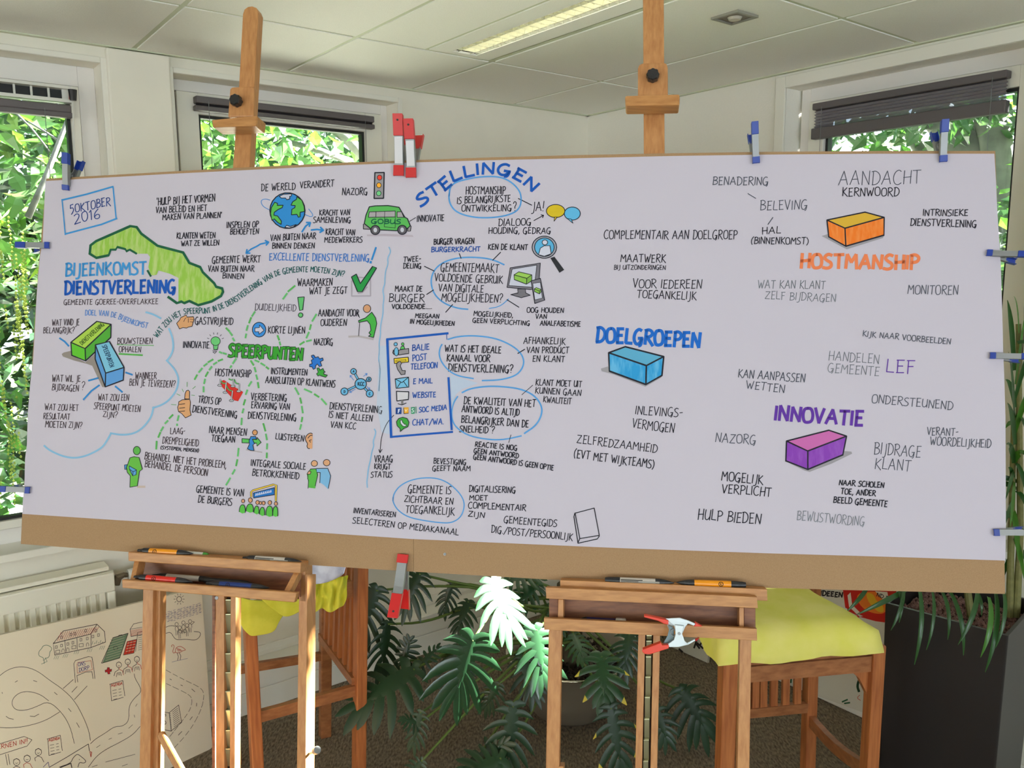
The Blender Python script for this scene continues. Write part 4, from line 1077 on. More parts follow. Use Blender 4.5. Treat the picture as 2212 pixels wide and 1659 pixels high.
k.fill((84, 172, 66), [(1830, 1070), (1895, 1065), (1915, 1140), (1885, 1300), (1840, 1295), (1805, 1290), (1797, 1190), (1785, 1130)]); k.line([(1800, 1300), (1805, 1200), (1795, 1185), (1798, 1120), (1830, 1068), (1895, 1065), (1915, 1140), (1885, 1270)], 8); k.shape((206, 154, 114), [(1785, 1130), (1808, 1092), (1835, 1100), (1825, 1130)], 7)
k.fill((118, 170, 208), [(1900, 1065), (2035, 1060), (2070, 1150), (2040, 1310), (1990, 1260), (1945, 1230), (1945, 1110), (1905, 1108)]); k.line([(1900, 1062), (2035, 1060), (2070, 1150), (2042, 1300)], 8); k.line([(1908, 1108), (1945, 1110), (1940, 1235)], 8); k.done('drawn_people')
k = Ink('H', parent=paper); P = [(1120, 1400), (1120, 1345), (1140, 1325), (1385, 1255), (1418, 1262), (1415, 1450)]; k.line(P, 24, BK1); k.line(P, 14, (222, 186, 60))
k.shape((26, 106, 182), [(1145, 1355), (1395, 1290), (1395, 1375), (1150, 1415)], 8)
for x in range(1172, 1370, 22): y = 1388-(x-1172)*.22; k.line([(x, y), (x+8, y-30)], 8, (200, 206, 222)); k.line([(x+12, y-4), (x+8, y-26)], 7, (200, 206, 222))
for x, y, r in [(1023, 1450, 22), (1110, 1440, 28), (1195, 1468, 24), (1232, 1475, 18), (1268, 1475, 22), (1342, 1470, 25), (1415, 1482, 22)]:
    k.ell((x, y), r*.85, r, (202, 146, 106), 7)
for x, y, w, y2 in [(1015, 1495, 38, 1600), (1105, 1485, 46, 1590), (1185, 1510, 32, 1610), (1252, 1525, 32, 1630), (1338, 1510, 42, 1640), (1410, 1515, 32, 1640)]:
    P = [(x-w, y2-20), (x-w*.9, y+40), (x-w*.4, y), (x+w*.5, y), (x+w*.9, y+45), (x+w*.85, y2-10)]
    k.fill((84, 176, 66), P+[(x, y2)]); k.line(P, 8, BK1, True)
k.done('drawn_crowd')
# right of the wavy line
k = Ink('C', parent=paper); k.line([(1660, 960), (1684, 1020), (1640, 1090), (1652, 1160), (1620, 1240), (1610, 1340), (1612, 1400), (1583, 1470), (1602, 1560), (1590, 1650)], 13, (126, 172, 208), True); k.done('wavy_line')
k = Ink('F', parent=paper); k.line([(1590, 548), (1590, 650), (1570, 740), (1555, 830), (1560, 900), (1540, 1000), (1547, 1100), (1533, 1200), (1556, 1280), (1552, 1400), (1545, 1500), (1540, 1575)], 13, (126, 172, 208), True); k.done('wavy_line')
k = Ink('I', parent=paper); k.line([(1485, 590), (1508, 630), (1468, 740), (1482, 790), (1455, 860), (1440, 960), (1415, 1050), (1405, 1150), (1395, 1220), (1402, 1290)], 14, (126, 172, 208), True)
k.line([(1718, 425), (1640, 510), (1590, 620), (1565, 720), (1553, 870)], 8, BK1, True); k.line([(1538, 835), (1553, 875), (1578, 832)], 8); k.done('wavy_line')
k = Ink('J', parent=paper)
k.line([(692, 430), (700, 340), (760, 290), (900, 255), (1020, 237), (1180, 235), (1300, 280), (1390, 370), (1412, 450), (1400, 540), (1340, 600), (1200, 640), (1000, 650), (850, 625), (750, 580), (700, 510), (688, 440), (694, 400)], 15, OV, True); k.done('drawn_oval')
k = Ink('J', parent=paper)
k.line([(1240, 1115), (1150, 1072), (1050, 1048), (900, 1038), (750, 1050), (620, 1095), (540, 1170), (510, 1260), (520, 1350), (560, 1430), (650, 1505), (780, 1550), (880, 1558)], 15, OV, True); k.line([(1090, 1550), (1200, 1530), (1285, 1455)], 9, OV, True); k.done('drawn_oval')
k = Ink('J', parent=paper)
for P in [[(1380, 455), (1515, 522)], [(793, 1003), (812, 1052)], [(1205, 990), (1125, 1070)], [(445, 1130), (545, 1178)], [(468, 1410), (537, 1365)], [(657, 1588), (727, 1510)], [(1267, 1462), (1387, 1538)]]: k.line(P, 9)
k.arrow([(1535, 675), (1633, 622)], 8, BK1, 28); k.done('connector_line')
k = Ink('J', parent=paper); k.ell((1918, 605), 80, 65, (92, 172, 214), 8); k.ell((1752, 580), 92, 65, (204, 176, 34), 8); k.shape((92, 172, 214), [(1870, 655), (1925, 702), (1908, 660)], 6); k.shape((204, 176, 34), [(1742, 640), (1736, 682), (1768, 640)], 6); k.done('drawn_bubbles')
k = Ink('J', parent=paper); k.ell((1640, 940), 122, 110, (152, 150, 162), 9); k.ell((1640, 940), 98, 92, (86, 166, 210), 8)
k.ell((1645, 892), 27, 25, (196, 196, 212), 7); k.shape((196, 196, 212), [(1582, 1015), (1600, 950), (1640, 925), (1695, 925), (1708, 1005), (1640, 1030)], 7); k.fill((40, 40, 46), [(1700, 1048), (1740, 1035), (1838, 1165), (1790, 1195)]); k.done('drawn_magnifier')
k = Ink('J', parent=paper); k.shape((116, 112, 122), [(1300, 1145), (1600, 1098), (1580, 1350), (1500, 1362), (1268, 1340)], 7); k.shape((190, 190, 206), [(1320, 1158), (1565, 1118), (1540, 1340), (1285, 1322)], 6)
k.block((146, 190, 84), (132, 180, 74), (120, 168, 70), [(1338, 1215), (1385, 1185), (1515, 1215), (1465, 1250)], [(1340, 1262), (1462, 1308), (1515, 1275)], w=7)
k.shape((110, 106, 114), [(1375, 1355), (1450, 1355), (1455, 1395), (1500, 1418), (1410, 1443), (1305, 1412), (1378, 1395)], 7); k.shape((116, 112, 122), [(1508, 1275), (1600, 1250), (1642, 1468), (1545, 1500)], 8); k.shape((190, 190, 206), [(1525, 1300), (1600, 1290), (1620, 1445), (1545, 1465)], 5)
k.block((146, 190, 84), (132, 180, 74), (120, 168, 70), [(1540, 1355), (1558, 1342), (1608, 1360), (1590, 1375)], [(1542, 1382), (1592, 1405), (1608, 1385)], w=6); k.done('drawn_monitor')
# the channel list
k = Ink('K', parent=paper)
k.fill((178, 188, 206), [(0, 310), (68, 305), (100, 1190), (20, 1170), (-30, 900)]); k.fill((176, 188, 208), [(700, 600), (980, 680), (820, 740), (760, 790), (715, 940)])
k.line([(70, 245), (400, 212), (682, 184)], 22, DB); k.line([(667, 195), (669, 247)], 7, DB2); k.line([(76, 245), (95, 700), (115, 1222)], 25, DB); k.line([(110, 1216), (420, 1190), (727, 1166)], 20, DB); k.line([(685, 625), (700, 880), (717, 1145)], 21, DB); k.done('drawn_frame', 'dark blue frame of the list')
k = Ink('K', parent=paper); k.ell((160, 293), 17, 17, (96, 166, 206), 6); k.ell((230, 292), 13, 14, (84, 180, 84), 6); k.shape((84, 180, 84), [(205, 345), (215, 315), (240, 312), (252, 340)], 6); k.shape((142, 136, 140), [(190, 352), (288, 335), (290, 385), (190, 400)], 7); k.line([(138, 350), (132, 380), (145, 395)], 9); k.ell((166, 367), 21, 42, (104, 172, 206), 6)
k.shape((224, 196, 40), [(143, 435), (285, 422), (288, 470), (148, 485)], 8); k.line([(160, 455), (262, 445), (262, 460), (162, 468), (160, 455)], 5)
k.shape((142, 136, 140), [(200, 462), (218, 480), (205, 510), (225, 555), (256, 555), (252, 592), (215, 597), (180, 545), (166, 500), (175, 478)], 7)
k.shape((112, 178, 212), [(155, 638), (288, 620), (290, 720), (165, 732)], 8); k.line([(155, 638), (222, 675), (288, 622)], 7); k.line([(175, 725), (210, 672)], 7); k.line([(275, 715), (240, 665)], 7)
k.shape((200, 196, 202), [(168, 762), (290, 766), (286, 843), (172, 858)], 10); k.line([(225, 855), (225, 885)], 22, (120, 116, 120)); k.line([(182, 885), (222, 897), (265, 878)], 7)
k.fill((24, 62, 132), [(160, 925), (218, 922), (216, 988), (160, 990)]); k.text('F', (182, 975), (200, 975), 36, 9, (214, 220, 236)); k.fill((224, 160, 44), [(237, 922), (288, 920), (288, 982), (240, 986)]); k.line([(240, 925), (242, 984), (288, 980)], 6); k.line([(252, 940), (262, 962), (274, 940)], 6, (240, 220, 180)); k.fill((44, 140, 100), [(312, 920), (350, 918), (348, 985), (314, 986)]); k.line([(362, 915), (364, 980)], 7, (44, 140, 100)); k.text('S', (322, 970), (340, 968), 34, 7, (206, 220, 214))
k.shape((56, 154, 56), [(205, 1135), (175, 1105), (168, 1065), (190, 1032), (230, 1020), (272, 1032), (292, 1070), (280, 1115), (240, 1132), (205, 1162)], 7); k.shape((200, 204, 208), [(205, 1050), (222, 1046), (228, 1068), (248, 1090), (266, 1092), (260, 1112), (232, 1110), (208, 1082)], 6)
k.done('drawn_icons')
k = Ink('K', parent=paper)
k.line([(680, 245), (780, 215), (950, 206), (1150, 232), (1300, 295), (1400, 370), (1440, 455), (1420, 540), (1350, 610), (1200, 650), (1020, 655)], 15, OV, True); k.line([(935, 635), (780, 610), (690, 560), (620, 480), (590, 400), (600, 330), (622, 293)], 14, OV, True); k.done('drawn_oval')
k = Ink('K', parent=paper)
k.line([(820, 775), (900, 735), (1050, 712), (1200, 712), (1400, 735), (1540, 800), (1612, 900), (1617, 990), (1560, 1100), (1440, 1182)], 16, OV, True); k.line([(1412, 1205), (1250, 1242), (1100, 1245), (900, 1210), (780, 1140), (722, 1060), (716, 950), (738, 870), (778, 812)], 14, OV, True); k.done('drawn_oval')
k = Ink('K', parent=paper); k.line([(1375, 385), (1445, 343)], 10); k.line([(1415, 797), (1525, 700)], 6); k.line([(1307, 1195), (1285, 1272)], 6); k.done('connector_line')
k = Ink('L', parent=paper)
k.line([(350, 600), (358, 535), (420, 460), (540, 410), (690, 400), (800, 430), (900, 510), (955, 590), (960, 660), (930, 740), (860, 785), (780, 790), (620, 770), (480, 740), (390, 680), (350, 610), (352, 570)], 10, OV, True); k.done('drawn_oval')
k = Ink('L', parent=paper); k.line([(1905, 705), (2068, 662), (2112, 895), (1945, 922), (1905, 705)], 8); k.line([(1903, 705), (1895, 735), (1930, 962), (2095, 925), (2112, 900)], 8); k.line([(1928, 960), (1945, 922)], 8); k.done('drawn_book')
k = Ink('M', parent=paper); k.line([(1730, 360), (1810, 408)], 8, GY2); k.line([(1980, 597), (1930, 668)], 9, GY2); k.done('connector_line')
# coloured blocks on the right
k = Ink('N', parent=paper); k.block((88, 160, 194), streaky((46, 146, 202), (96, 172, 214)), streaky((46, 146, 202), (96, 172, 214)), [(345, 562), (510, 502), (893, 600), (720, 690)], [(352, 745), (715, 878), (875, 788)], [(268, 720), (340, 698), (355, 745), (715, 880), (875, 790), (870, 808), (710, 900), (400, 780), (275, 745)], w=16); k.done('drawn_block')
k = Ink('O', parent=paper); k.block((206, 164, 52), streaky((228, 116, 36), (232, 136, 66)), streaky((228, 116, 36), (232, 136, 66)), [(565, 522), (882, 456), (1042, 500), (715, 590)], [(580, 662), (722, 740), (1040, 648)], [(520, 655), (575, 638), (590, 670), (725, 742), (1040, 655), (1030, 672), (730, 766)], w=11); k.done('drawn_block')
k = Ink('Q', parent=paper); k.block((190, 100, 164), streaky((130, 62, 168), (146, 84, 180)), streaky((130, 62, 168), (146, 84, 180)), [(228, 975), (580, 885), (728, 934), (405, 1058)], [(222, 1140), (405, 1212), (697, 1090)], [(222, 1145), (405, 1215), (695, 1095), (705, 1058), (768, 1063), (775, 1080), (600, 1165), (420, 1232), (380, 1222)], w=12); k.done('drawn_block')
# ================================================================ EASELS
def bar(name, quad, e, depth, mat_, parent, bev=.0015, **k):
    """front face traced on the plane e in front of the board, real depth behind it"""
    o = poly_slab(name, quad, e, depth, mat_, parent, **k)
    if bev: bevel(o, bev, 2)
    return o
def ext(q, z=.02):
    """lengthen the two lower corners of a post down to the floor: returns world corners"""
    return q
def post(name, x0t, x1t, yt, x0b, x1b, yb, e, depth, mat_, parent, side=None):
    """upright whose front face runs from row yt to row yb in the picture, carried on to the floor"""
    a, b, c, d = bd(x0t, yt, e), bd(x1t, yt, e), bd(x1b, yb, e), bd(x0b, yb, e)
    zf = .035
    k1 = (zf-a.z)/(d.z-a.z); k2 = (zf-b.z)/(c.z-b.z)
    d2 = a+(d-a)*k1; c2 = b+(c-b)*k2
    w = (b-a).length
    c2 = d2 + (c2-d2).normalized()*max(w*.9, min((c2-d2).length, w*1.15))
    mb = MB(); mb.prism([a, b, c2, d2], (bd(x1t+side, yt, e-depth)-b) if side else -NB*depth)
    o = mb.build(name, mat_, parent); bevel(o, .0015); return o
def knob(parent, px, py, e, r, length, name='knob', mat_=None, lobes=8):
    c = bd(px, py, e); mb = MB(); n = lobes*4; vs = []
    for h, rr in ((0, .9), (length*.15, 1), (length*.85, 1), (length, .86)):
        for k in range(n):
            a = 2*pi*k/n; q = r*rr*(1+(.07*cos(lobes*a) if lobes else 0))
            vs.append(c + UB*(q*cos(a)) + VB*(q*sin(a)) + NB*h)
    fs = []
    for i in range(3):
        for k in range(n): fs.append((i*n+k, i*n+(k+1) % n, (i+1)*n+(k+1) % n, (i+1)*n+k))
    fs.append(tuple(range(3*n, 4*n))); fs.append(tuple(range(n))[::-1])
    mb.add(vs, fs); return mb.build(name, mat_ or M_BLACKP, parent)
def ratchet(parent, xa, xb, rows, e, name='ratchet_tooth'):
    for (y0, y1) in rows:
        t = (y0-1300)/359.0
        x0 = xa[0]+(xa[1]-xa[0])*t; x1 = xb[0]+(xb[1]-xb[0])*t
        a, b = bd(x0, y0, e), bd(x1, y0, e); c, d = bd(x1, y1, e-.012), bd(x0, y1, e-.012)
        mb = MB(); mb.prism([a, b, c, d], -NB*.002)
        mb.prism([a, b, b-NB*.02, a-NB*.02], VB*.002)
        mb.build(name, M_BRASS, parent)
def easel_base(parent, pa, pb):
    dn = Vector((-NB.x, -NB.y, 0)).normalized()
    feet = []
    for p in (pa, pb):
        f = p + (-VB)*((p.z-.03)/VB.z); feet.append(f)
        mb = MB(); mb.beam(Vector((f.x, f.y, .035))-dn*.12, Vector((f.x, f.y, .035))+dn*.42, .05, .035, side=UP); bevel(mb.build('base_foot', M_WOOD, parent), .004)
    mb = MB(); a, b = feet; mb.beam(Vector((a.x, a.y, .07))+dn*.34, Vector((b.x, b.y, .07))+dn*.34, .04, .03, side=UP); bevel(mb.build('base_rail', M_WOODH, parent), .003)
    mb = MB(); mb.beam(Vector((a.x, a.y, .07)), Vector((b.x, b.y, .07)), .04, .03, side=UP); bevel(mb.build('base_rail', M_WOODH, parent), .003)
# ---- left easel
eL = thing('studio_easel', 'left wooden studio easel with rounded mast in front of the middle window', 'easel', fl(490, 1900, 0)*0+bd(480, 1300, -.05).xyz*Vector((1, 1, 0)), None)
bar('mast', [(503, 367), (501, 460), (546, 470)] and [(500, 400), (516, 187), (524.5, 30), (528, 20), (535, 15), (545, 13.5), (554, 17), (558, 27), (544, 276), (537, 400)], -.022, .030, M_WOOD, eL)
post('lower_mast', 498.5, 510, 1180, 496, 506, 1659, -.045, .03, M_WOOD, eL, side=12)
post('lower_mast', 465.5, 484, 1180, 466.5, 483, 1659, -.045, .03, M_WOOD, eL)
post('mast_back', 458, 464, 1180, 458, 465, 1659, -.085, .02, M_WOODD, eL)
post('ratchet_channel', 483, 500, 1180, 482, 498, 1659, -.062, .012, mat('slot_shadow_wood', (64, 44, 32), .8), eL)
ratchet(eL, (487, 485), (499, 496), [(1297, 1326), (1328, 1368), (1370, 1410), (1413, 1451), (1454, 1492), (1495, 1533), (1536, 1575), (1579, 1615), (1619, 1655)], -.05)
bar('clamp_block', [(492, 253), (496.5, 193), (501, 188), (545, 186), (549, 190), (547.6, 252)], .004, .026, M_WOOD, eL, .003)
bar('top_ledge', [(459, 275), (457, 259), (556, 250), (554, 272)], .052, .052, M_WOODH, eL, .003)
knob(eL, 514, 221, .004, .0150, .022)
post('front_post', 309, 331, 1270, 301, 324, 1659, -.012, .02, M_WOOD, eL)
post('front_post', 331, 346, 1270, 326, 340, 1659, -.026, .03, M_WOOD, eL)
post('front_post', 646, 664, 1240, 641, 660, 1659, -.012, .045, M_WOOD, eL, side=19)
bar('tray_end', [(648, 1222), (660, 1221), (660, 1300), (648, 1300)], -.012, .045, M_WOOD, eL)
bar('upper_ledge', [(276.5, 1192), (650, 1216), (649, 1239), (277, 1212)], .052, .050, M_WOODH, eL, .002)
bar('tray_front', [(263, 1252), (641.5, 1280), (636, 1301.7), (264, 1270)], .100, .016, M_WOODH, eL, .002)
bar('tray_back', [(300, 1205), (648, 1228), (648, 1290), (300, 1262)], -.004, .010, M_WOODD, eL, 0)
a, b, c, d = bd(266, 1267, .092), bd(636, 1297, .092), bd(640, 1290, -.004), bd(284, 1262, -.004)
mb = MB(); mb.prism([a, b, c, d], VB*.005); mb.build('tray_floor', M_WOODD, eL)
for (x0, y0, x1, y1, nm) in [(303, 1212, 292, 1262, 'tray_side'), (645, 1238, 620, 1286, 'tray_side')]:
    mb = MB(); p, q = bd(x0, y0, .03), bd(x1, y1, .075)
    mb.beam(p, q, .026, .014, side=NB); o = mb.build(nm, M_WOOD, eL); bevel(o, .001)
p0 = bd(346, 1583, .03); p1 = bd(388, 1659, .06); p1 = p0+(p1-p0)*3.2
mb = MB(); mb.beam(p0, p1, .020, .016, side=UB); o = mb.build('brace', M_WOOD, eL); bevel(o, .006, 3)
knob(eL, 347, 1586, .042, .006, .004, 'bolt', M_STEEL, 0)
mb = MB(); p = bd(668, 1628, -.03); q = bd(681, 1622, -.012); mb.tube([p, q], .0035, 8); mb.tube([q, q+(q-p).normalized()*.012], .0095, 16); mb.build('wing_knob', M_STEEL, eL)
for (x, y) in [(476, 1229), (476, 1248)]: knob(eL, x, y, -.004, .0042, .004, 'bolt', M_STEEL, 0)
knob(eL, 470, 1291, -.05, .005, .006, 'bolt', M_STEEL, 6)
easel_base(eL, bd(320, 1230, -.03), bd(660, 1240, -.03))
# ---- right easel
eR = thing('studio_easel', 'right wooden studio easel, its mast running out of the picture top', 'easel', bd(1400, 1300, -.05).xyz*Vector((1, 1, 0)))
bar('mast', [(1391, 370), (1389, 0), (1388, -70), (1435, -70), (1434, 0), (1436, 370)], -.022, .024, M_WOOD, eR)
bar('clamp_block', [(1378, 237), (1378, 148), (1381, 140), (1387, 137), (1434, 135), (1440, 138), (1442.5, 146), (1443, 235)], .004, .026, M_WOOD, eR, .002)
bar('top_ledge', [(1351, 229), (1350, 207), (1468.6, 203.5), (1468, 227)], .052, .052, M_WOODH, eR, .004)
knob(eR, 1410, 167.5, .004, .0150, .022)
bar('back_ledge', [(1210, 1253), (1430, 1262), (1657, 1273), (1658, 1298), (1420, 1290), (1210, 1282)], .034, .046, M_WOODH, eR, .003)
bar('upper_ledge', [(1179, 1269), (1580, 1287), (1635.5, 1290), (1637, 1314), (1580, 1311), (1180, 1293)], .058, .024, M_WOODH, eR, .002)
bar('tray_front', [(1175, 1335), (1580, 1355), (1635, 1358.5), (1635.5, 1384), (1580, 1381), (1175, 1360.6)], .066, .016, M_WOODH, eR, .002)
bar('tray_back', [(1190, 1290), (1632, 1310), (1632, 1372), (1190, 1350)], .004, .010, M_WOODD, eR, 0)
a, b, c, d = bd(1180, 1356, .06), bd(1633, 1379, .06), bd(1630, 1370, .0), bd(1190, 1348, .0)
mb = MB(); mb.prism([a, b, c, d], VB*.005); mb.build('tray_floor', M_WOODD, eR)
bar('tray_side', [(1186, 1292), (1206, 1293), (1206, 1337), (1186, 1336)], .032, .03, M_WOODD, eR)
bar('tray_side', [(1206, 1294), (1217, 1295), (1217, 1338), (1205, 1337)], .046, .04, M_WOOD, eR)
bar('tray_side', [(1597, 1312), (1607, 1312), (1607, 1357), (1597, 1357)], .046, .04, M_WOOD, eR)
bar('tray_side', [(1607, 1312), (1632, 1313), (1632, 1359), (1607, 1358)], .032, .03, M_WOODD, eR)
post('front_post', 1186, 1214, 1330, 1179, 1208, 1659, .028, .03, M_WOOD, eR)
post('front_post', 1599, 1624, 1350, 1592.5, 1619, 1659, .028, .03, M_WOOD, eR)
bar('foot_block', [(1206, 1656), (1218, 1656), (1217, 1690), (1205, 1690)], .03, .03, M_WOOD, eR)
post('lower_mast', 1380, 1395, 1330, 1372, 1387, 1659, -.005, .03, M_WOOD, eR)
post('lower_mast', 1412, 1427, 1330, 1405, 1419, 1659, -.005, .03, M_WOOD, eR)
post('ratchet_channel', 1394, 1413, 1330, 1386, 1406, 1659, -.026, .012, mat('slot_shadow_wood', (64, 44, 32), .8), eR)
ratchet(eR, (1398.5, 1389), (1410, 1400), [(1374, 1383), (1386, 1417), (1420, 1461), (1464, 1505), (1508, 1551), (1555, 1597), (1600, 1642), (1646, 1688)], -.012)
knob(eR, 1405, 1309, .004, .0055, .004, 'bolt', M_STEEL, 0)
easel_base(eR, bd(1195, 1330, .012), bd(1610, 1350, .012))

# ================================================================ SPRING CLAMPS
def clamp(label, tip, end, wpx, col, group, e1=.036, cap=.13, grip=.3, lab=None, rear_shift=0.0):
    """tip/end: picture positions of the jaw on the paper and of the front handle's end"""
    T = bd(tip[0], tip[1], .004); E_ = bd(end[0], end[1], e1)
    d = E_-T; flat = d-NB*d.dot(NB); L = flat.length; u = flat.normalized(); s = NB.cross(u).normalized()
    w = (bd(tip[0]+wpx, tip[1], .01)-bd(tip[0], tip[1], .01)).length
    c = thing('spring_clamp', label, 'clamp', T, group)
    def prof(t):                       # distance from the board along the lever
        if t < cap: return .004+.004*(t/cap)
        if t < .48: return .008+.010*(t-cap)/(.48-cap)
        return .018+(e1-.018)*(t-.48)/.52
    for side in (1, -1):
        off = -.009 if side == -1 else 0
        def P(t, x, h): return T + u*(L*t+ (rear_shift if side < 0 else 0)) + s*x + NB*((side*(prof(t)+h)) + off - .004*1)
        def seg(t0, t1, th, wd, n=3, fl_=.008):
            mb = MB()
            for i in range(n):
                a, b = t0+(t1-t0)*i/n, t0+(t1-t0)*(i+1)/n
                mb.hexa([P(a, -wd, 0), P(a, wd, 0), P(a, wd, th), P(a, -wd, th)], [P(b, -wd, 0), P(b, wd, 0), P(b, wd, th), P(b, -wd, th)])
                if fl_:
                    for q in (-1, 1):
                        x0, x1 = q*wd, q*(wd-.0016)
                        mb.hexa([P(a, x0, -fl_), P(a, x1, -fl_), P(a, x1, 0), P(a, x0, 0)], [P(b, x0, -fl_), P(b, x1, -fl_), P(b, x1, 0), P(b, x0, 0)])
            return mb
        o = seg(0, cap, .004, w*.53, 1, .003).build('jaw_pad', col, c); bevel(o, .0016)
        o = seg(cap-.01, 1-grip+.02, .0018, w*.45, 4, .010).build('metal_lever', M_STEEL, c)
        o = seg(1-grip, 1, .0042, w*.50, 1, .010).build('handle_grip', col, c); bevel(o, .0022)
        if wpx > 18:
            h0 = P(.90, 0, .0036); h1 = P(.90, 0, .0052); mb = MB(); mb.tube([h0, h1], .0028, 12); mb.build('grip_hole', M_GAP, c)
    mb = MB(); ctr = T+u*L*.46
    pts = [ctr + s*(-w*.34+w*.68*i/36) + u*(.0065*cos(i*pi/3.0)) + NB*(.0065*sin(i*pi/3.0)-.006) for i in range(37)]
    mb.tube(pts, .0011, 5); mb.build('coil_spring', M_STEEL, c)
    return c, T, u, s, L, w, P
CG = 'blue spring clamps gripping the paper to the board'
clamp('blue spring clamp on the top edge nearest the left end of the board', (142, 411), (141, 330), 13, M_BLUE, CG, e1=.03, cap=.14)
clamp('blue spring clamp on the top edge just right of the mast', (1633.5, 353), (1630.5, 263), 15, M_BLUE, CG, cap=.16)
clamp('blue spring clamp on the top edge in front of the right window', (2037.5, 350), (2042, 258), 16, M_BLUE, CG, cap=.16)
clamp('blue spring clamp on the left edge beside the green island drawing', (107, 530), (34, 529), 12, M_BLUE, CG, e1=.03)
clamp('blue spring clamp on the left edge near the lower corner of the paper', (65, 1059), (-8, 1056), 12, M_BLUE, CG, e1=.03)
clamp('blue spring clamp on the right edge beside the orange headline, topmost there', (2131, 546), (2228, 549), 14, M_BLUE, CG)
clamp('blue spring clamp on the right edge beside the purple word', (2138, 768), (2236, 770), 14, M_BLUE, CG)
clamp('blue spring clamp on the right edge near the lower corner of the paper', (2146, 1150), (2244, 1151), 15, M_BLUE, CG)
RG = 'large red spring clamps on the board'
r1 = clamp('large red spring clamp with a round red sticker, left of the pair above the headline', (861, 380), (859, 246), 21, M_RED, RG, e1=.05, cap=.18, grip=.34)
r2 = clamp('large red spring clamp, right one of the pair above the headline', (888, 384), (882, 257), 21, M_RED, RG, e1=.05, cap=.18, grip=.33)
r3 = clamp('large red spring clamp hanging from the bottom edge of the board', (871, 1197), (848, 1334), 22, M_RED, RG, e1=.05, cap=.14, grip=.37)
# printed stickers on the metal
for (c, T, u, s, L, w, P), t0, t1, kind in ((r1, .2, .62, 'ok'), (r2, .22, .62, 'bars'), (r3, .2, .55, 'plain')):
    pass
def lever_ink(rc, kind):
    c, T, u, s, L, w, P = rc
    def e_at(t): return .008+.010*(t-.18)/(.3) if t < .48 else .018+(.05-.018)*(t-.48)/.52
    def F(x, t, h): return T + u*(L*t) + s*x*w + NB*(e_at(t)+.0018-.004+h)
    k = Ink('P', f=F, parent=c)
    sg = 1 if s.x > 0 else -1
    k.fill((208, 206, 210), [(-.40, .21), (.40, .21), (.40, .64), (.18, .645), (-.40, .645)])
    if kind == 'ok':
        ci = [(.30*cos(2*pi*i/18), .575+.30*w/L*sin(2*pi*i/18)) for i in range(18)]; k.fill((206, 36, 36), ci)
        q = w/L
        def st(P_): k.raw([(x*sg, .575+y*q) for x, y in P_], .045, (230, 226, 228), .0012)
        st([(.02, -.2), (-.12, -.14), (-.14, 0), (0, .02), (.14, -.06), (.1, -.18), (.02, -.2)]); st([(-.14, .08), (.14, .08)]); st([(.14, .22), (-.02, .08), (-.16, .24)])
        for i in range(5): k.raw([(.0+i*.07, .29), (.0+i*.07, .37)], .03, (60, 60, 66), .0008)
        k.raw([(-.2*sg, .44), (-.2*sg, .50)], .05, (70, 70, 76), .0008); k.raw([(.1*sg, .45), (.1*sg, .505)], .05, (190, 60, 60), .0008)
    else:
        for i in range(6): k.raw([(-.3*sg+i*.05*sg, .47), (-.3*sg+i*.05*sg, .60)], .022, (110, 108, 112), .0008)
        k.raw([(.1*sg, .33), (.24*sg, .38)], .06, (190, 70, 70), .0008); k.raw([(.12*sg, .5), (.12*sg, .56)], .04, (150, 100, 100), .0008)
    k.done('printed_sticker')
lever_ink(r1, 'ok'); lever_ink(r2, 'bars')
# clamp seen from the side on the right easel's tray bar
tc = thing('spring_clamp', 'red tipped zinc spring clamp seen side on, biting the tray bar', 'clamp', bd(1465, 1370, .09))
def sl(name, pts, e, dep, m_, c='X'):
    cx, cy, s_ = CROPS[c]; q = [(cx+x/s_, cy+y/s_) for x, y in pts]
    o = poly_slab(name, q, e, dep, m_, tc); bevel(o, .0012); return o
M_ZW = mat('pale_zinc', (206, 216, 220), .35, metal=.25)
sl('metal_lever', [(1555, 628), (1700, 620), (1790, 650), (1855, 680), (1840, 700), (1780, 680), (1755, 710), (1725, 775), (1700, 810), (1670, 800), (1640, 700), (1590, 660)], .112, .004, M_ZW)
sl('metal_lever', [(1650, 690), (1740, 700), (1722, 780), (1745, 850), (1770, 872), (1845, 832), (1852, 848), (1780, 890), (1690, 912), (1590, 912), (1580, 880), (1640, 840), (1655, 790)], .118, .004, M_ZW)
sl('metal_lever', [(1555, 628), (1700, 632), (1640, 700), (1590, 740), (1575, 700)], .092, .004, M_ZW)
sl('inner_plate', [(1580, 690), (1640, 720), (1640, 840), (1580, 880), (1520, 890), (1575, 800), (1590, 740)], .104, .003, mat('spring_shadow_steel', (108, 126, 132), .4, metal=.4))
sl('handle_grip', [(1340, 600), (1365, 598), (1585, 645), (1585, 690), (1540, 680), (1480, 650), (1345, 615)], .116, .022, M_REDO)
sl('handle_grip', [(1322, 955), (1325, 938), (1510, 868), (1520, 892), (1590, 890), (1588, 925), (1400, 985), (1345, 980)], .120, .022, M_REDO)
sl('jaw_pad', [(1850, 665), (1925, 708), (1840, 708)], .108, .016, M_REDO); sl('jaw_pad', [(1850, 840), (1895, 822), (1860, 858)], .112, .014, M_RED)
p = bd(1100+1692/4.608, 1200+778/4.608, .119); mb = MB(); mb.tube([p-NB*.012, p+NB*.001], .0032, 12); mb.build('rivet', M_STEEL, tc)
p = bd(1100+1635/4.608, 1200+770/4.608, .112); mb = MB(); mb.tube([p+VB*.008*cos(i*pi/3)+UB*.006*sin(i*pi/3)-NB*(.0006*i) for i in range(19)], .0009, 5); mb.build('coil_spring', M_STEEL, tc)

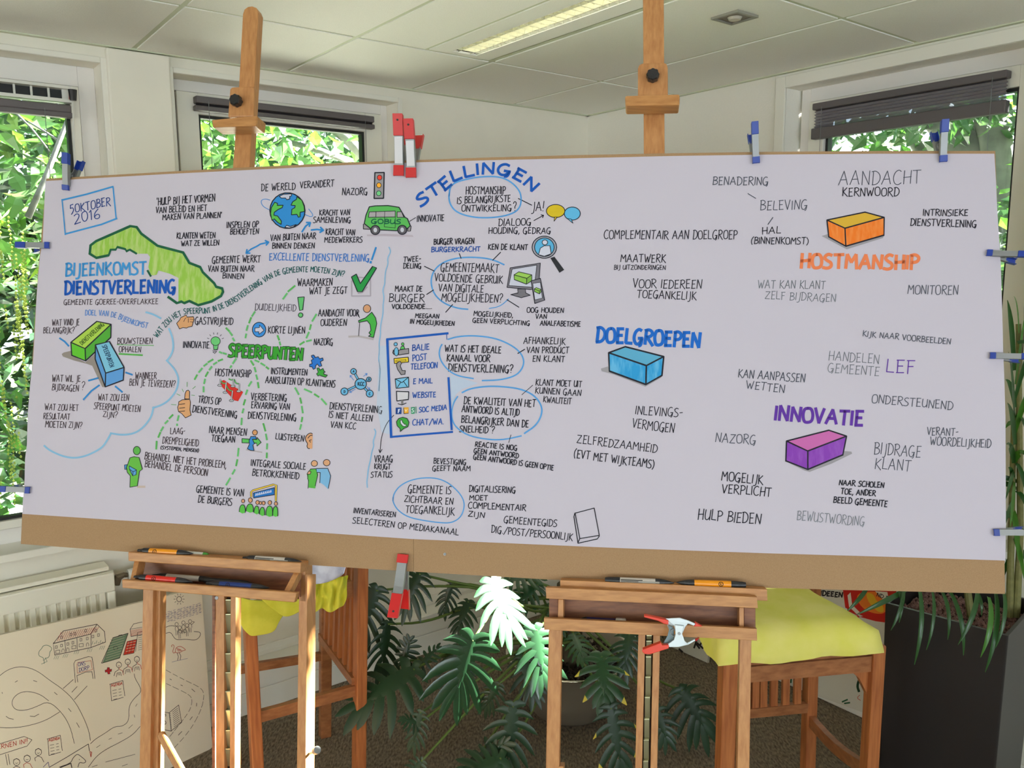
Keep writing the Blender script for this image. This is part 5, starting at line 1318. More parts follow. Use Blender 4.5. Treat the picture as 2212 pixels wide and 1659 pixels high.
# ================================================================ MARKER PENS
def marker(label, a, b, e, r, body, capA, capB, fa=.22, fb=.27, ring=False, group='marker pens on the easel trays', tA=.55, tB=.12, sticker=None, capm=None):
    A = bd(a[0], a[1], e); B = bd(b[0], b[1], e); d = B-A; L = d.length
    c = thing('marker_pen', label, 'marker', (A+B)/2, group)
    def seg(nm, t0, t1, rr, m_):
        n = len(rr); mb = MB(); mb.tube([A+d*(t0+(t1-t0)*i/(n-1)) for i in range(n)], [r*q for q in rr], 16); return mb.build(nm, m_, c, smooth=False)
    cm = capm or M_BLACKP
    seg('cap', 0, fa, [tA*.8, tA, .96, 1.03, 1.03] if tA > .3 else [tA, .5, .8, 1, 1.03], capA)
    seg('barrel', fa, 1-fb, [1, 1], body)
    seg('cap', 1-fb, 1, [1.03, 1.0, .85, .5, tB] if tB < .4 else [1.03, 1.03, .96, tB, tB*.8], capB)
    if ring:
        t = fa+(1-fa-fb)*ring
        p = A+d*t; u = d.normalized(); up = (VB-u*VB.dot(u)).normalized(); nn = u.cross(up)
        if nn.dot(NB) < 0: nn = -nn
        def F(x, y, h): 
            ang = y/1.0
            return p + u*(x*r) + (nn*cos(ang)+up*sin(ang))*(r*1.0+h)
        k = Ink('P', f=F, parent=c)
        k.ell((0, .1), .62, .62, None, .2, (46, 34, 26), n=16); k.raw([(-.05, .35), (-.12, 0), (.1, -.2)], .22, (46, 34, 26), .0004); k.done('printed_emblem')
    if sticker:
        u = d.normalized(); up = (VB-u*VB.dot(u)).normalized(); nn = u.cross(up)
        if nn.dot(NB) < 0: nn = -nn
        def F(x, y, h): return A + d*x + (nn*cos(y)+up*sin(y))*(r+h)
        k = Ink('P', f=F, parent=c)
        x0 = fa+.01; x1 = fa+(1-fa-fb)*.64
        n = 8; k.mb.add([F(x0+(x1-x0)*(i % 2), -.75+1.3*(i//2)/4, .0003) for i in range(10)], [(2*i, 2*i+1, 2*i+3, 2*i+2) for i in range(4)], k.mi((70, 66, 62)))
        for y in (-.5, -.2, .15): k.raw([(x0+.01, y), (x1-.01, y)], .09, (190, 186, 176), .0005)
        k.text('TINTA', (x1+.03, .35), (1-fb-.04, .35), -.8, .11, (60, 58, 56)) if False else k.raw([(x1+.03, 0), (1-fb-.03, 0)], .5, (150, 146, 138), .0005)
        k.done('printed_sticker')
    return c
M_ORP = mat('orange_barrel', (240, 152, 20), .3); M_REDP = mat('red_barrel', (218, 42, 30), .3); M_BLP = mat('blue_barrel', (22, 52, 120), .3)
M_GRP = mat('warm_grey_barrel', (196, 186, 174), .3); M_GREENP = mat('green_cap', (72, 168, 66), .35)
marker('orange marker pen on the left easel ledge, its logo turned forward', (298, 1189), (417, 1196), .034, .0078, M_ORP, M_BLACKP, M_BLACKP, ring=.22)
marker('white marker pen with green cap behind the orange one on the left easel', (392, 1194), (450, 1199), .014, .006, M_WHITEP, M_WHITEP, M_GREENP, fa=.1, fb=.18, tB=.75)
marker('grey black-capped marker pen at the right end of the left easel ledge', (525, 1205), (651, 1213), .034, .0076, M_GRP, M_BLACKP, M_BLACKP, sticker=1)
marker('red marker pen lying in the left easel tray', (290, 1246), (416, 1257), .076, .0078, M_REDP, M_BLACKP, M_BLACKP, ring=.28)
marker('blue marker pen lying in the left easel tray', (446, 1260), (582, 1270), .074, .0078, M_BLP, M_BLACKP, M_BLACKP, ring=.28)
marker('grey marker pen at the back of the left easel tray, behind the red one', (330, 1243), (470, 1253), .035, .0072, M_GRP, M_BLACKP, M_BLACKP)
marker('dark marker pen at the back of the left easel tray, behind the blue one', (430, 1252), (548, 1261), .04, .0072, M_BLACKP, M_BLACKP, M_BLACKP)
marker('grey marker pen with printed label on the right easel ledge', (1307, 1252.5), (1456, 1259), .022, .0078, M_GRP, M_BLACKP, M_BLACKP, tA=.95, sticker=1)
marker('orange marker pen on the right easel ledge, tip pointing left', (1461, 1258), (1611, 1263.5), .022, .0078, M_ORP, M_BLACKP, M_BLACKP, fa=.26, fb=.21, ring=.72, tA=.12, tB=.95)
marker('thin dark blue pen lying in the right easel tray', (1254, 1337), (1345, 1343), .03, .006, mat('navy_barrel', (36, 36, 92), .4), M_BLACKP, M_WHITEP, fa=.15, fb=.16, tA=.2, tB=.8)
rp = bd(1341, 1342, .03)
mb = MB(); mb.box(rp, UB*.012, VB*.007, NB*.008); o = mb.build('eraser', mat('eraser_white', (214, 206, 196), .8)); bevel(o, .003); tag(o, 'small worn white eraser in the right easel tray', 'eraser')
# ================================================================ BAR CHAIRS
M_COVER = mat('yellow_green_cloth', (238, 228, 132), .9, noise=.14, nscale=9, dark=(226, 220, 96), bump=.25)
M_COVER2 = mat('lime_yellow_cloth', (214, 212, 74), .85, noise=.2, nscale=16, dark=(190, 192, 48), bump=.3)
M_BLUEC = mat('pale_blue_cloth', (206, 216, 236), .9, noise=.2, nscale=20, dark=(150, 160, 190))
def leg(parent, foot, topz, w, d, side, lean=Vector((0, 0, 0)), name='leg', m_=None, fz=0.0):
    mb = MB(); f = Vector((foot.x, foot.y, fz)); mb.beam(f, Vector((foot.x, foot.y, topz))+lean, w, d, side=side)
    o = mb.build(name, m_ or M_CHAIR, parent); bevel(o, .004); return o
def cloth_box(name, corners, ztop, drops, m_, parent, puff=.01, n=10, sag=0, seed=1):
    """fitted cloth: rounded top over four corners, hanging to the heights in drops"""
    rnd = random.Random(seed); A, B, C, D = corners; mb = MB(); vs = []
    R = 5
    def P(s, t): return A*(1-s)*(1-t)+B*s*(1-t)+C*s*t+D*(1-s)*t
    N = n
    for j in range(N+1):
        for i in range(N+1):
            s, t = i/N, j/N; p = P(s, t)
            ed = min(s, 1-s, t, 1-t)
            z = ztop+puff*(1-(2*s-1)**4)*(1-(2*t-1)**4)-(.018 if ed == 0 else 0)+rnd.uniform(-.002, .002)
            vs.append(Vector((p.x, p.y, z)))
    fs = [(j*(N+1)+i, j*(N+1)+i+1, (j+1)*(N+1)+i+1, (j+1)*(N+1)+i) for j in range(N) for i in range(N)]
    ring = [(i, 0) for i in range(N)]+[(N, j) for j in range(N)]+[(N-i, N) for i in range(N)]+[(0, N-j) for j in range(N)]
    idx = [j*(N+1)+i for i, j in ring]; ctr = P(.5, .5)
    prev = idx; K = 6
    for k in range(1, K+1):
        cur = []
        for m_i, (i, j) in enumerate(ring):
            base = vs[idx[m_i]]
            out = (Vector((base.x, base.y, 0))-Vector((ctr.x, ctr.y, 0))).normalized()
            hem = drops[0]+drops[1]*sin(m_i*.8)
            t = k/K
            w = (.0035*sin(m_i*1.7+k*.9)+.004*sin(m_i*.7-k*.5))*t
            flare = .016*sin(pi*min(1, t*1.15)*.5)-.012*max(0, t-.7)
            cur.append(len(vs)); vs.append(Vector((base.x, base.y, base.z+(hem-base.z)*t))+out*(flare+w))
        for a in range(len(ring)):
            b = (a+1) % len(ring); fs.append((prev[a], cur[a], cur[b], prev[b]))
        prev = cur
    mb.add(vs, fs); o = mb.build(name, m_, parent, smooth=True)
    return o
# ---- right chair
f1 = fl(1550, 1443, .78); f2 = fl(1908, 1412, .78)      # near corners of the cover's hem
ux = (f2-f1); wd = ux.length; ux.normalize(); uy = Vector((-ux.y, ux.x, 0))
rc = thing('bar_chair', 'wooden bar chair with slatted back under the yellow-green cover, right of the right easel', 'chair', (f1+f2)*.5+uy*.25-UP*.78)
dep = .46
rc_c = [f1+ux*.012+uy*.012, f2-ux*.012+uy*.012, f2-ux*.09+uy*dep, f1+ux*.05+uy*dep]
rc_c = [Vector((p.x, p.y, 0)) for p in rc_c]
_cc = (rc_c[0]+rc_c[2])*.5; rc_in = [_cc+(p-_cc)*.93 for p in rc_c]
mb = MB(); mb.hexa([p+UP*.76 for p in rc_in], [p+UP*.84 for p in rc_in]); mb.build('seat', M_CHAIRD, rc)
cv = cloth_box('seat_cover', [p for p in rc_c], .868, [.782, .003], M_COVER, None, puff=.016, n=16, seed=3)
tag(cv, 'loose yellow-green cloth cover over the right bar chair seat', 'seat cover', None)
FL = f1+ux*.035+uy*.03; FR = f2-ux*.035+uy*.03
a = fl(1750, 1470, .74); RRr = Vector((a.x, a.y, 0))
q = fl(1750, 1659, .4); 
def near_x(px, base, dirv, z):   # slide base along dirv until it shows at column px
    best = min(((abs((lambda v: 1106+FPX*v.dot(CR)/v.dot(_f))(base+dirv*t+UP*z-EYEV)-px), t) for t in [i*.005 for i in range(-160, 161)]))
    return base+dirv*best[1]
b0 = Vector((f1.x, f1.y, 0))+uy*(dep-.03)
RL = near_x(1608, b0, ux, .6); RR_ = near_x(1757, b0, ux, .6)
FLb = near_x(1570, Vector((FL.x, FL.y, 0)), ux, .6); FRb = near_x(1884, Vector((FR.x, FR.y, 0)), ux, .6)
leg(rc, FLb, .80, .046, .046, ux); leg(rc, FRb, .80, .040, .046, ux)
leg(rc, RR_, 1.02, .040, .045, ux, uy*.03); leg(rc, RL, 1.02, .040, .045, ux, uy*.03)
zr = .55
zr = min(((abs((lambda v: 829.5-FPX*v.dot(CU)/v.dot(_f))(RL+UP*z-EYEV)-1540), z) for z in [i*.005 for i in range(40, 180)]))[1]
mb = MB(); mb.beam(RL+UP*zr, RR_+UP*zr, .035, .022, side=UP); o = mb.build('back_rail', M_CHAIRD, rc)
for px in (1632, 1650, 1674, 1698, 1724):
    s = near_x(px, Vector(b0), ux, zr+.1)
    mb = MB(); mb.beam(Vector((s.x, s.y, zr)), Vector((s.x, s.y, .99))+uy*.03, .026, .014, side=ux); mb.build('slat', M_CHAIR, rc)
mb = MB(); mb.beam(RL+UP*1.01+uy*.03, RR_+UP*1.01+uy*.03, .05, .022, side=UP); mb.build('top_rail', M_CHAIRD, rc)
mb = MB(); mb.beam(FLb+UP*.74, FRb+UP*.74, .05, .025, side=UP); mb.build('seat_rail', M_CHAIRD, rc)
for A_2, B_2 in ((FLb, RL), (FRb, RR_)):
    zb = .38 if A_2 is FRb else .38
    mb = MB()
    for i in range(6):
        def CV(t): 
            p = A_2.lerp(B_2, t); return Vector((p.x, p.y, zb+(zr-.05-zb)*t - .02*sin(pi*t)))
        mb.beam(CV(i/6), CV((i+1)/6), .04, .022, side=UP)
    mb.build('side_stretcher', M_CHAIRD, rc)
    mb = MB(); mb.prism([A_2+UP*.74+(B_2-A_2).normalized()*.02, A_2+UP*.74+(B_2-A_2).normalized()*.10, A_2+UP*.66+(B_2-A_2).normalized()*.02], ux*.02); mb.build('corner_bracket', M_CHAIRD, rc)
gx = (FLb-FRb).normalized()
mb = MB(); mb.prism([FRb+UP*.75, FRb+gx*.12+UP*.75, FRb+gx*.05+UP*.69, FRb+gx*.018+UP*.63, FRb+UP*.63], uy*.02); mb.build('corner_bracket', M_CHAIR, rc)

# ---- left chair: faces left, slatted back on its right
P2 = fl(702, 1590, 0)
P1 = near_x(768, Vector((P2.x+.25, P2.y-.38, 0)), Vector((1, 0, 0)), .4)
bdv = (P1-P2).normalized(); sdv = Vector((bdv.y, -bdv.x, 0))
if sdv.x > 0: sdv = -sdv
L1 = near_x(550, P1+sdv*.40, Vector((1, 0, 0)), .4); L2 = L1+(P2-P1)
lc = thing('bar_chair', 'wooden bar chair with slatted back and draped cloths, between left easel and plant', 'chair', (P1+L2)*.5)
leg(lc, P1, 1.16, .055, .04, bdv, -sdv*.05); leg(lc, P2, 1.16, .04, .045, bdv, -sdv*.05, m_=M_CHAIRD)
leg(lc, L1, .78, .045, .04, bdv); leg(lc, L2, .78, .045, .04, bdv, m_=M_CHAIRD)
def zat(base, py): return min(((abs((lambda v: 829.5-FPX*v.dot(CU)/v.dot(_f))(base+UP*z-EYEV)-py), z) for z in [i*.005 for i in range(0, 240)]))[1]
zl = zat(P1, 1472)
mb = MB(); mb.beam(P1+UP*zl, P2+UP*zl, .035, .022, side=UP); mb.build('back_rail', M_CHAIRD, lc)
for i in range(1, 7):
    s = P1.lerp(P2, i/7); mb = MB(); mb.beam(s+UP*zl, s+UP*1.14-sdv*.05, .024, .014, side=bdv); mb.build('slat', M_CHAIR, lc)
mb = MB(); mb.beam(P1+UP*1.15-sdv*.05, P2+UP*1.15-sdv*.05, .05, .022, side=UP); mb.build('top_rail', M_CHAIRD, lc)
for (A_2, B_2, za, zb2, ht) in [(L1, P1, zat(L1, 1548), zat(P1, 1490), .04), (L1, P1, zat(L1, 1318), zat(L1, 1318), .06), (L2, P2, zat(L1, 1318), zat(L1, 1318), .06), (L1, L2, zat(L1, 1318), zat(L1, 1318), .06)]:
    mb = MB(); mb.beam(A_2+UP*za, B_2+UP*zb2, ht, .022, side=UP); mb.build('stretcher' if ht < .05 else 'seat_rail', M_CHAIRD, lc)
mb = MB(); mb.beam(at(508, 1447, L2.y), at(700, 1416, P2.y), .034, .02, side=UP); mb.build('stretcher', M_CHAIRD, lc)
# yellow cloth: hangs from the seat corner, twists, and wraps the back rail
def cloth_patch(name, grid_px, Yf, m_, parent, sub=2, wr=.004, seed=2, kind=None):
    rnd = random.Random(seed); rows = len(grid_px); cols = len(grid_px[0]); vs = []
    for j, r_ in enumerate(grid_px):
        for i, (x, y) in enumerate(r_): vs.append(at(x, y, Yf(x, y)+rnd.uniform(-wr, wr)))
    fs = [(j*cols+i, j*cols+i+1, (j+1)*cols+i+1, (j+1)*cols+i) for j in range(rows-1) for i in range(cols-1)]
    mb = MB(); mb.add(vs, fs); o = mb.build(name, m_, parent, smooth=True)
    sd = o.modifiers.new('thick', 'SOLIDIFY'); sd.thickness = .006; ss = o.modifiers.new('sub', 'SUBSURF'); ss.levels = 1; ss.render_levels = 2
    return o
Yl = L1.y-.05
g = [[(517, 1288), (526, 1290), (536, 1293), (541, 1294), (570, 1296), (600, 1298), (625, 1298), (650, 1294)], [(517, 1315), (526, 1318), (536, 1321), (541, 1322), (572, 1320), (600, 1322), (615, 1322), (630, 1312)], [(519, 1340), (527, 1346), (537, 1352), (542, 1354), (572, 1348), (596, 1342), (607, 1336), (612, 1328)], [(521, 1352), (529, 1362), (539, 1372), (544, 1375), (570, 1371), (588, 1367), (596, 1358), (603, 1342)]]
yc = thing('cloth', 'crumpled yellow-green cloth draped over the left bar chair', 'cloth', at(560, 1330, Yl))
cloth_patch('hanging_corner', g, lambda x, y: Yl+.0008*(x-545)+.0002*abs(x-545)*(1 if x > 545 else 2.5), M_COVER2, yc)
g = [[(555, 1288), (590, 1294), (625, 1296), (660, 1290)], [(570, 1300), (600, 1310), (630, 1312), (662, 1300)], [(590, 1318), (612, 1330), (636, 1322), (664, 1306)], [(598, 1322), (612, 1335), (632, 1330), (662, 1312)]]
cloth_patch('twisted_fold', g, lambda x, y: Yl-.01+.0008*(x-545), M_COVER2, yc, seed=5)
n1, n2 = 12, 7; g = []
for j in range(n2):
    row = []
    for i in range(n1):
        x = 668+i*7.8; t = j/(n2-1); y0 = 1252-(i-3)*1.6+(3 if i % 2 else 0); y1 = 1318+6*sin(i*1.3)-(26*max(0, (i-8)/3)**2)
        row.append((x+3*sin(j*1.1+i*.8)-(6*t if i > 8 else 0), y0+(y1-y0)*t))
    g.append(row)
cloth_patch('gathered_wrap', g, lambda x, y: P1.y-.11+.03*sin(x*.33+y*.05), M_COVER2, yc, seed=8)
g = [[(664, 1205), (690, 1206), (720, 1212), (752, 1216)], [(664, 1225), (690, 1230), (718, 1232), (748, 1226)], [(664, 1248), (688, 1258), (712, 1254), (745, 1236)], [(664, 1262), (686, 1262), (708, 1256), (742, 1240)]]
bc = cloth_patch('cloth', g, lambda x, y: P1.y-.13+.02*sin(x*.2), M_BLUEC, None, wr=.01)
tag(bc, 'pale blue crumpled cloth lying on the left bar chair', 'cloth')

# ================================================================ LEANING WHITE DRAWING BOARD (left)
q0 = fl(459, 1614, .004); dLx = DL
q1 = fl(408, 1655, .004); fd = (q1-q0).normalized(); fd = (fd+DL*2).normalized()
topr = wl(436, 1268, .20)
wbn = fd.cross((topr-q0).normalized()).normalized()
if wbn.y > 0: wbn = -wbn
def wb(px, py, e=0.0): return on_plane(px, py, q0+wbn*e, wbn)
lb = poly_slab('drawing_board', [(0, 1372), (150, 1338), (308, 1300), (349, 1291), (382, 1282), (435, 1268), (446, 1420), (459, 1614), (408, 1655), (300, 1736), (-60, 2000), (-60, 1386)], 0, .018, mat('foam_board', (232, 222, 200), .75), f=wb, N=wbn)
tag(lb, 'white foam board with a pen drawn village map, leaning against the radiator', 'poster')
KI = (52, 44, 44); RI = (178, 66, 52); GI = (66, 104, 86); BI = (78, 72, 128)
def WI(c='V'): return Ink(c, f=wb, parent=lb, w=1.5, col=KI)
k = WI(); k.line([(530, 420), (630, 295), (965, 228), (905, 325), (530, 420), (545, 535), (905, 460), (1050, 405), (1040, 300), (965, 228)], 6); k.line([(905, 325), (905, 460)], 5); k.line([(645, 385), (655, 510)], 5); k.line([(765, 365), (770, 480)], 5)
for x in range(560, 950, 22): k.line([(x+10, 395-(x-560)*.22), (x+50, 300-(x-560)*.14+6)], 4, RI)
for x, y in [(560, 455), (612, 440), (675, 425), (725, 412), (805, 382), (868, 370), (925, 350), (980, 335), (955, 292), (612, 358), (705, 330), (745, 322), (852, 293)]: k.line([(x-9, y-12), (x+9, y-14), (x+9, y+12), (x-9, y+14), (x-9, y-12)], 4)
for x, y in [(575, 503), (735, 458), (808, 438)]: k.line([(x-20, y-14), (x+20, y-18), (x+20, y+12), (x-20, y+16), (x-20, y-14)], 4)
for x, y in [(628, 490), (675, 480), (872, 430)]: k.line([(x-12, y+18), (x-12, y-8), (x, y-20), (x+12, y-8), (x+12, y+16)], 4, None, True)
for x, y in [(560, 552), (650, 535), (760, 500), (890, 480), (1015, 455)]:
    for d in (-24, -6, 12): k.line([(x+d, y+24), (x+d+16, y-12)], 3, GI)
for i in range(6): k.line([(915+i*20, 430-i*4), (925+i*20, 395-i*2+(i % 2)*18)], 4, GI)
k.done('drawn_houses')
k = WI(); k.line([(430, 590), (435, 560), (385, 545), (385, 500), (415, 470), (430, 440), (475, 435), (515, 460), (510, 490), (495, 500), (490, 560), (440, 570), (440, 620)], 5, GI, True); k.line([(412, 625), (465, 600)], 4, GI); k.line([(450, 560), (470, 600)], 4, GI); k.done('drawn_tree')
k = WI(); k.fill((104, 130, 104), [(1020, 612), (1122, 362), (1272, 320), (1190, 565)]); k.line([(1010, 615), (1125, 362), (1275, 318), (1190, 565), (1015, 615)], 6); k.ell((1150, 465), 22, 20, None, 4, KI); k.line([(1178, 358), (1180, 340), (1215, 332), (1218, 348)], 4)
for i in range(9): k.line([(1050+i*6, 590-i*26), (1195+i*6, 545-i*26)], 4, (178, 176, 150))
k.done('drawn_field')
k = WI(); k.fill((196, 58, 42), [(1232, 532), (1268, 402), (1358, 382), (1330, 512)]); k.line([(1228, 535), (1266, 400), (1362, 378), (1332, 515), (1228, 535)], 5)
for i in range(4): k.line([(1258+i*5-4, 500-i*28), (1338+i*6-4, 482-i*28)], 5, (214, 190, 164))
k.line([(1295, 395), (1270, 520)], 4); k.line([(1325, 390), (1300, 515)], 4); k.done('drawn_court')
k = WI(); k.line([(1415, 205), (1330, 225), (1295, 278), (1305, 350), (1415, 330)], 5); k.line([(1295, 278), (1415, 258)], 4)
for i in range(5): k.line([(1300, 295+i*12), (1415, 272+i*12)], 4, RI)
k.line([(1415, 300), (1370, 310), (1350, 500)], 4)
for i in range(8): k.line([(1375, 345+i*20), (1412, 336+i*20)], 3)
k.done('drawn_hall')
k = WI(); k.line([(750, 810), (735, 620), (750, 590), (880, 550), (915, 555), (930, 640), (945, 770)], 5); k.line([(775, 805), (765, 740), (850, 705), (915, 700), (925, 770)], 5); k.line([(765, 620), (770, 715), (920, 680), (905, 590), (770, 610)], 4, RI)
k.text('ONS', (778, 645), (850, 632), 34, 5, BI); k.text('DORP', (788, 700), (888, 675), 36, 5, BI); k.done('drawn_signboard')
k = WI(); k.fill((176, 40, 44), [(1045, 685), (1065, 680), (1070, 658), (1090, 660), (1090, 678), (1112, 675), (1108, 698), (1092, 700), (1095, 722), (1075, 724), (1068, 702), (1048, 706)]); k.line([(1045, 685), (1065, 680), (1070, 658), (1090, 660), (1090, 678), (1112, 675), (1108, 698), (1092, 700), (1095, 722), (1075, 724), (1068, 702), (1048, 706), (1045, 685)], 4); k.done('drawn_cross')
k = WI()
for x, y in [(1183, 632), (1272, 602), (1363, 576)]:
    k.ell((x, y), 26, 28, None, 5, KI, n=14); k.line([(x-8, y+8), (x, y+14), (x+9, y+7)], 4, None, True); k.line([(x-22, y-18), (x, y-30), (x+22, y-16)], 5); k.line([(x-3, y+28), (x-4, y+50), (x-38, y+72), (x-48, y+110)], 5); k.line([(x+4, y+28), (x+8, y+48), (x+36, y+58), (x+46, y+100)], 5, RI); k.line([(x-25, y+120), (x-18, y+80), (x+18, y+75), (x+24, y+110)], 4)
    for d in (-8, 2, 10): k.line([(x+d, y+84), (x+d, y+104)], 3)
k.done('drawn_people')
for oy, ox in ((0, 0), (545, -622)):
    k = WI(); k.line([(1090+ox, 826+oy), (1222+ox, 788+oy), (1242+ox, 942+oy)], 5); k.line([(1097+ox, 824+oy), (1110+ox, 990+oy), (1228+ox, 955+oy)], 5); k.text('AGENDA', (1108+ox, 850+oy), (1218+ox, 828+oy), 26, 5, RI)
    for i in range(4): k.line([(1120+ox+i*3, 888+oy+i*30), (1160+ox+i*2, 880+oy+i*30)], 4); k.line([(1180+ox+i*2, 876+oy+i*30), (1205+ox+i*3, 870+oy+i*30)], 4)
    k.done('drawn_agenda')
k = WI(); k.line([(-20, 755), (60, 690), (150, 655), (250, 650), (370, 690), (500, 790), (620, 870), (740, 985), (830, 1150), (885, 1290), (900, 1385)], 5, None, True)
k.line([(485, 990), (400, 925), (290, 895), (200, 905), (130, 960), (115, 1030), (160, 1085), (260, 1085), (360, 1050), (485, 990), (620, 1110), (700, 1250), (740, 1415)], 5, None, True); k.line([(-20, 1255), (100, 1262), (260, 1245), (450, 1190), (595, 1100)], 5, None, True)
for P in [[(150, 805), (175, 790)], [(332, 788), (368, 800)], [(540, 905), (570, 930)], [(20, 905), (24, 918)], [(60, 1145), (90, 1165), (135, 1174)], [(298, 1142), (340, 1148), (388, 1122)], [(680, 1065), (708, 1098)], [(762, 1208), (790, 1256)], [(628, 868), (730, 778)], [(715, 905), (768, 848)], [(740, 978), (868, 842)]]: k.line(P, 5)
k.done('drawn_road')
k = WI(); k.line([(900, 1418), (950, 1370), (1050, 1310), (1140, 1245), (1220, 1245), (1285, 1190), (1280, 1050), (1330, 970), (1405, 905), (1395, 850), (1345, 770), (1335, 720)], 5, None, True)
k.line([(880, 1650), (960, 1540), (1060, 1470), (1200, 1400), (1320, 1330), (1395, 1245)], 5, None, True); k.line([(490, 1652), (650, 1560), (880, 1420), (890, 1490)], 6)
for P in [[(960, 1456), (998, 1430)], [(1082, 1375), (1112, 1360)], [(1175, 1322), (1218, 1308)], [(1280, 1265), (1320, 1228)], [(1335, 1130), (1342, 1155)], [(1350, 1045), (1365, 1020)], [(1050, 1600), (1345, 1522)], [(915, 1648), (970, 1630)], [(1215, 1640), (1270, 1620)]]: k.line(P, 4)
k.line([(895, 1495), (912, 1500), (905, 1550), (895, 1495)], 6, RI); k.done('drawn_road')
k = WI(); k.line([(-10, 1420), (240, 1345), (318, 1378), (270, 1440), (-10, 1530)], 5); k.text('LEERNEN IN!!', (-92, 1490), (275, 1408), 42, 6, RI); k.line([(55, 1522), (75, 1630)], 5); k.line([(80, 1520), (98, 1625)], 5); k.done('drawn_arrow_sign')
k = WI()
for x, y in [(165, 1600), (270, 1565), (382, 1500)]:
    k.ell((x, y), 32, 34, None, 5, KI, n=14); k.line([(x-30, y-20), (x, y-36), (x+30, y-18)], 6); k.line([(x-12, y+8), (x, y+16), (x+12, y+6)], 4, None, True); k.line([(x-30, y+90), (x-36, y+60), (x-6, y+40), (x+30, y+52), (x+55, y+100)], 5, RI if x == 270 else None)
k.line([(430, 1650), (480, 1600), (490, 1652)], 5, BI); k.done('drawn_people')
k = WI(); k.line([(590, 1650), (705, 1610), (725, 1560), (765, 1520), (790, 1530), (850, 1580), (855, 1600), (830, 1612), (790, 1600), (775, 1650)], 6, None, True); k.line([(705, 1610), (715, 1655)], 9); k.line([(600, 1655), (700, 1615)], 9); k.ell((790, 1575), 4, 4, KI); k.done('drawn_horse')
k = WI(); k.ell((1783, -22), 24, 26, None, 5, KI)
for a in range(0, 360, 36): k.line([(1783+36*cos(radians(a)), -22+38*sin(radians(a))), (1783+54*cos(radians(a)), -22+56*sin(radians(a)))], 4)
k.done('drawn_sun')
k = WI(); rn = random.Random(3)
for r_ in range(9):
    for i in range(13):
        x = 1605+i*31+rn.uniform(-8, 8); y = 125-.27*(x-1605)+r_*12+rn.uniform(-4, 4)
        if x < 1990: k.line([(x, y), (x+20, y-6)], 3, BI)
o = k.done('drawn_sea'); o['kind'] = 'stuff'
k = WI(); k.line([(1600, 300), (1640, 260), (1700, 240), (1745, 248)], 5, None, True); k.line([(1602, 330), (1650, 318), (1700, 305), (1730, 360), (1760, 385), (1850, 375), (1950, 390), (1995, 345), (1995, 305), (1930, 300)], 5, None, True)
for x, y in [(1758, 228), (1825, 212), (1892, 200), (1788, 262), (1862, 238)]: k.ell((x, y), 17, 18, None, 4, KI, n=12); k.line([(x-14, y+60), (x-16, y+24), (x+14, y+22), (x+18, y+60)], 4, None, True); k.line([(x-8, y+60), (x-6, y+110)], 4); k.line([(x+8, y+62), (x+10, y+108)], 4)
k.line([(1905, 235), (1935, 205), (1915, 200)], 4); k.ell((1840, 295), 18, 16, None, 4, KI, n=12); k.ell((1795, 300), 16, 16, None, 4, KI, n=12); k.done('drawn_island_people')
k = WI(); k.line([(1712, 455), (1705, 440), (1722, 430), (1735, 445), (1728, 470), (1718, 500), (1730, 520), (1748, 500), (1745, 480), (1760, 455), (1800, 445), (1855, 485), (1820, 490), (1800, 505), (1765, 515), (1740, 505)], 5, RI, True)
for i in range(5): k.line([(1760+i*8, 465+i*3), (1775+i*9, 500-i*2)], 4, RI)
k.line([(1765, 515), (1775, 550), (1768, 590)], 5); k.line([(1785, 512), (1800, 545), (1792, 585)], 5); k.line([(1710, 605), (1760, 592), (1868, 568)], 3, BI); k.done('drawn_flamingo')
k = WI()
def dashes(P, w=4, n=9):
    P = chaikin(P, False, 3); acc = 0; on = True; cur = [P[0]]
    for a, b in zip(P[:-1], P[1:]):
        acc += sqrt((b[0]-a[0])**2+(b[1]-a[1])**2)
        if on: cur.append(b)
        if acc > (48 if on else 14):
            if on: k.line(cur, w)
            on = not on; acc = 0; cur = [b]
    if on and len(cur) > 1: k.line(cur, w)
dashes([(1590, 640), (1660, 690), (1850, 790), (1980, 850), (2030, 900), (2025, 1000), (1980, 1130), (1880, 1300), (1720, 1475)]); dashes([(1598, 790), (1700, 840), (1880, 925), (1915, 975), (1900, 1060), (1860, 1130), (1750, 1270), (1670, 1370)])
for P in [[(1608, 712), (1618, 720)], [(1690, 772), (1708, 782)], [(1798, 832), (1818, 840)], [(1908, 872), (1940, 900)], [(1958, 1012), (1955, 1045)], [(1915, 1148), (1890, 1180)], [(1810, 1295), (1775, 1332)]]: k.line(P, 5)
k.mb_o = None; k.done('drawn_road')
k = WI(); k.line([(1585, 1095), (1685, 1110), (1705, 1292), (1585, 1268)], 6); k.line([(1685, 1108), (1778, 1032), (1808, 1205), (1703, 1290)], 5)
for i in range(9): k.line([(1715+i*2, 1105+i*18), (1770+i*3, 1062+i*18)], 4); k.line([(1693+i, 1120+i*18), (1700+i, 1116+i*18)], 4)
k.text('SUCCES', (1545, 1142), (1652, 1142), 22, 5); k.text('VAN', (1590, 1172), (1636, 1172), 20, 5); k.text('G-O', (1590, 1222), (1650, 1224), 34, 6); k.line([(1600, 1242), (1630, 1250)], 5); k.done('drawn_booklet')

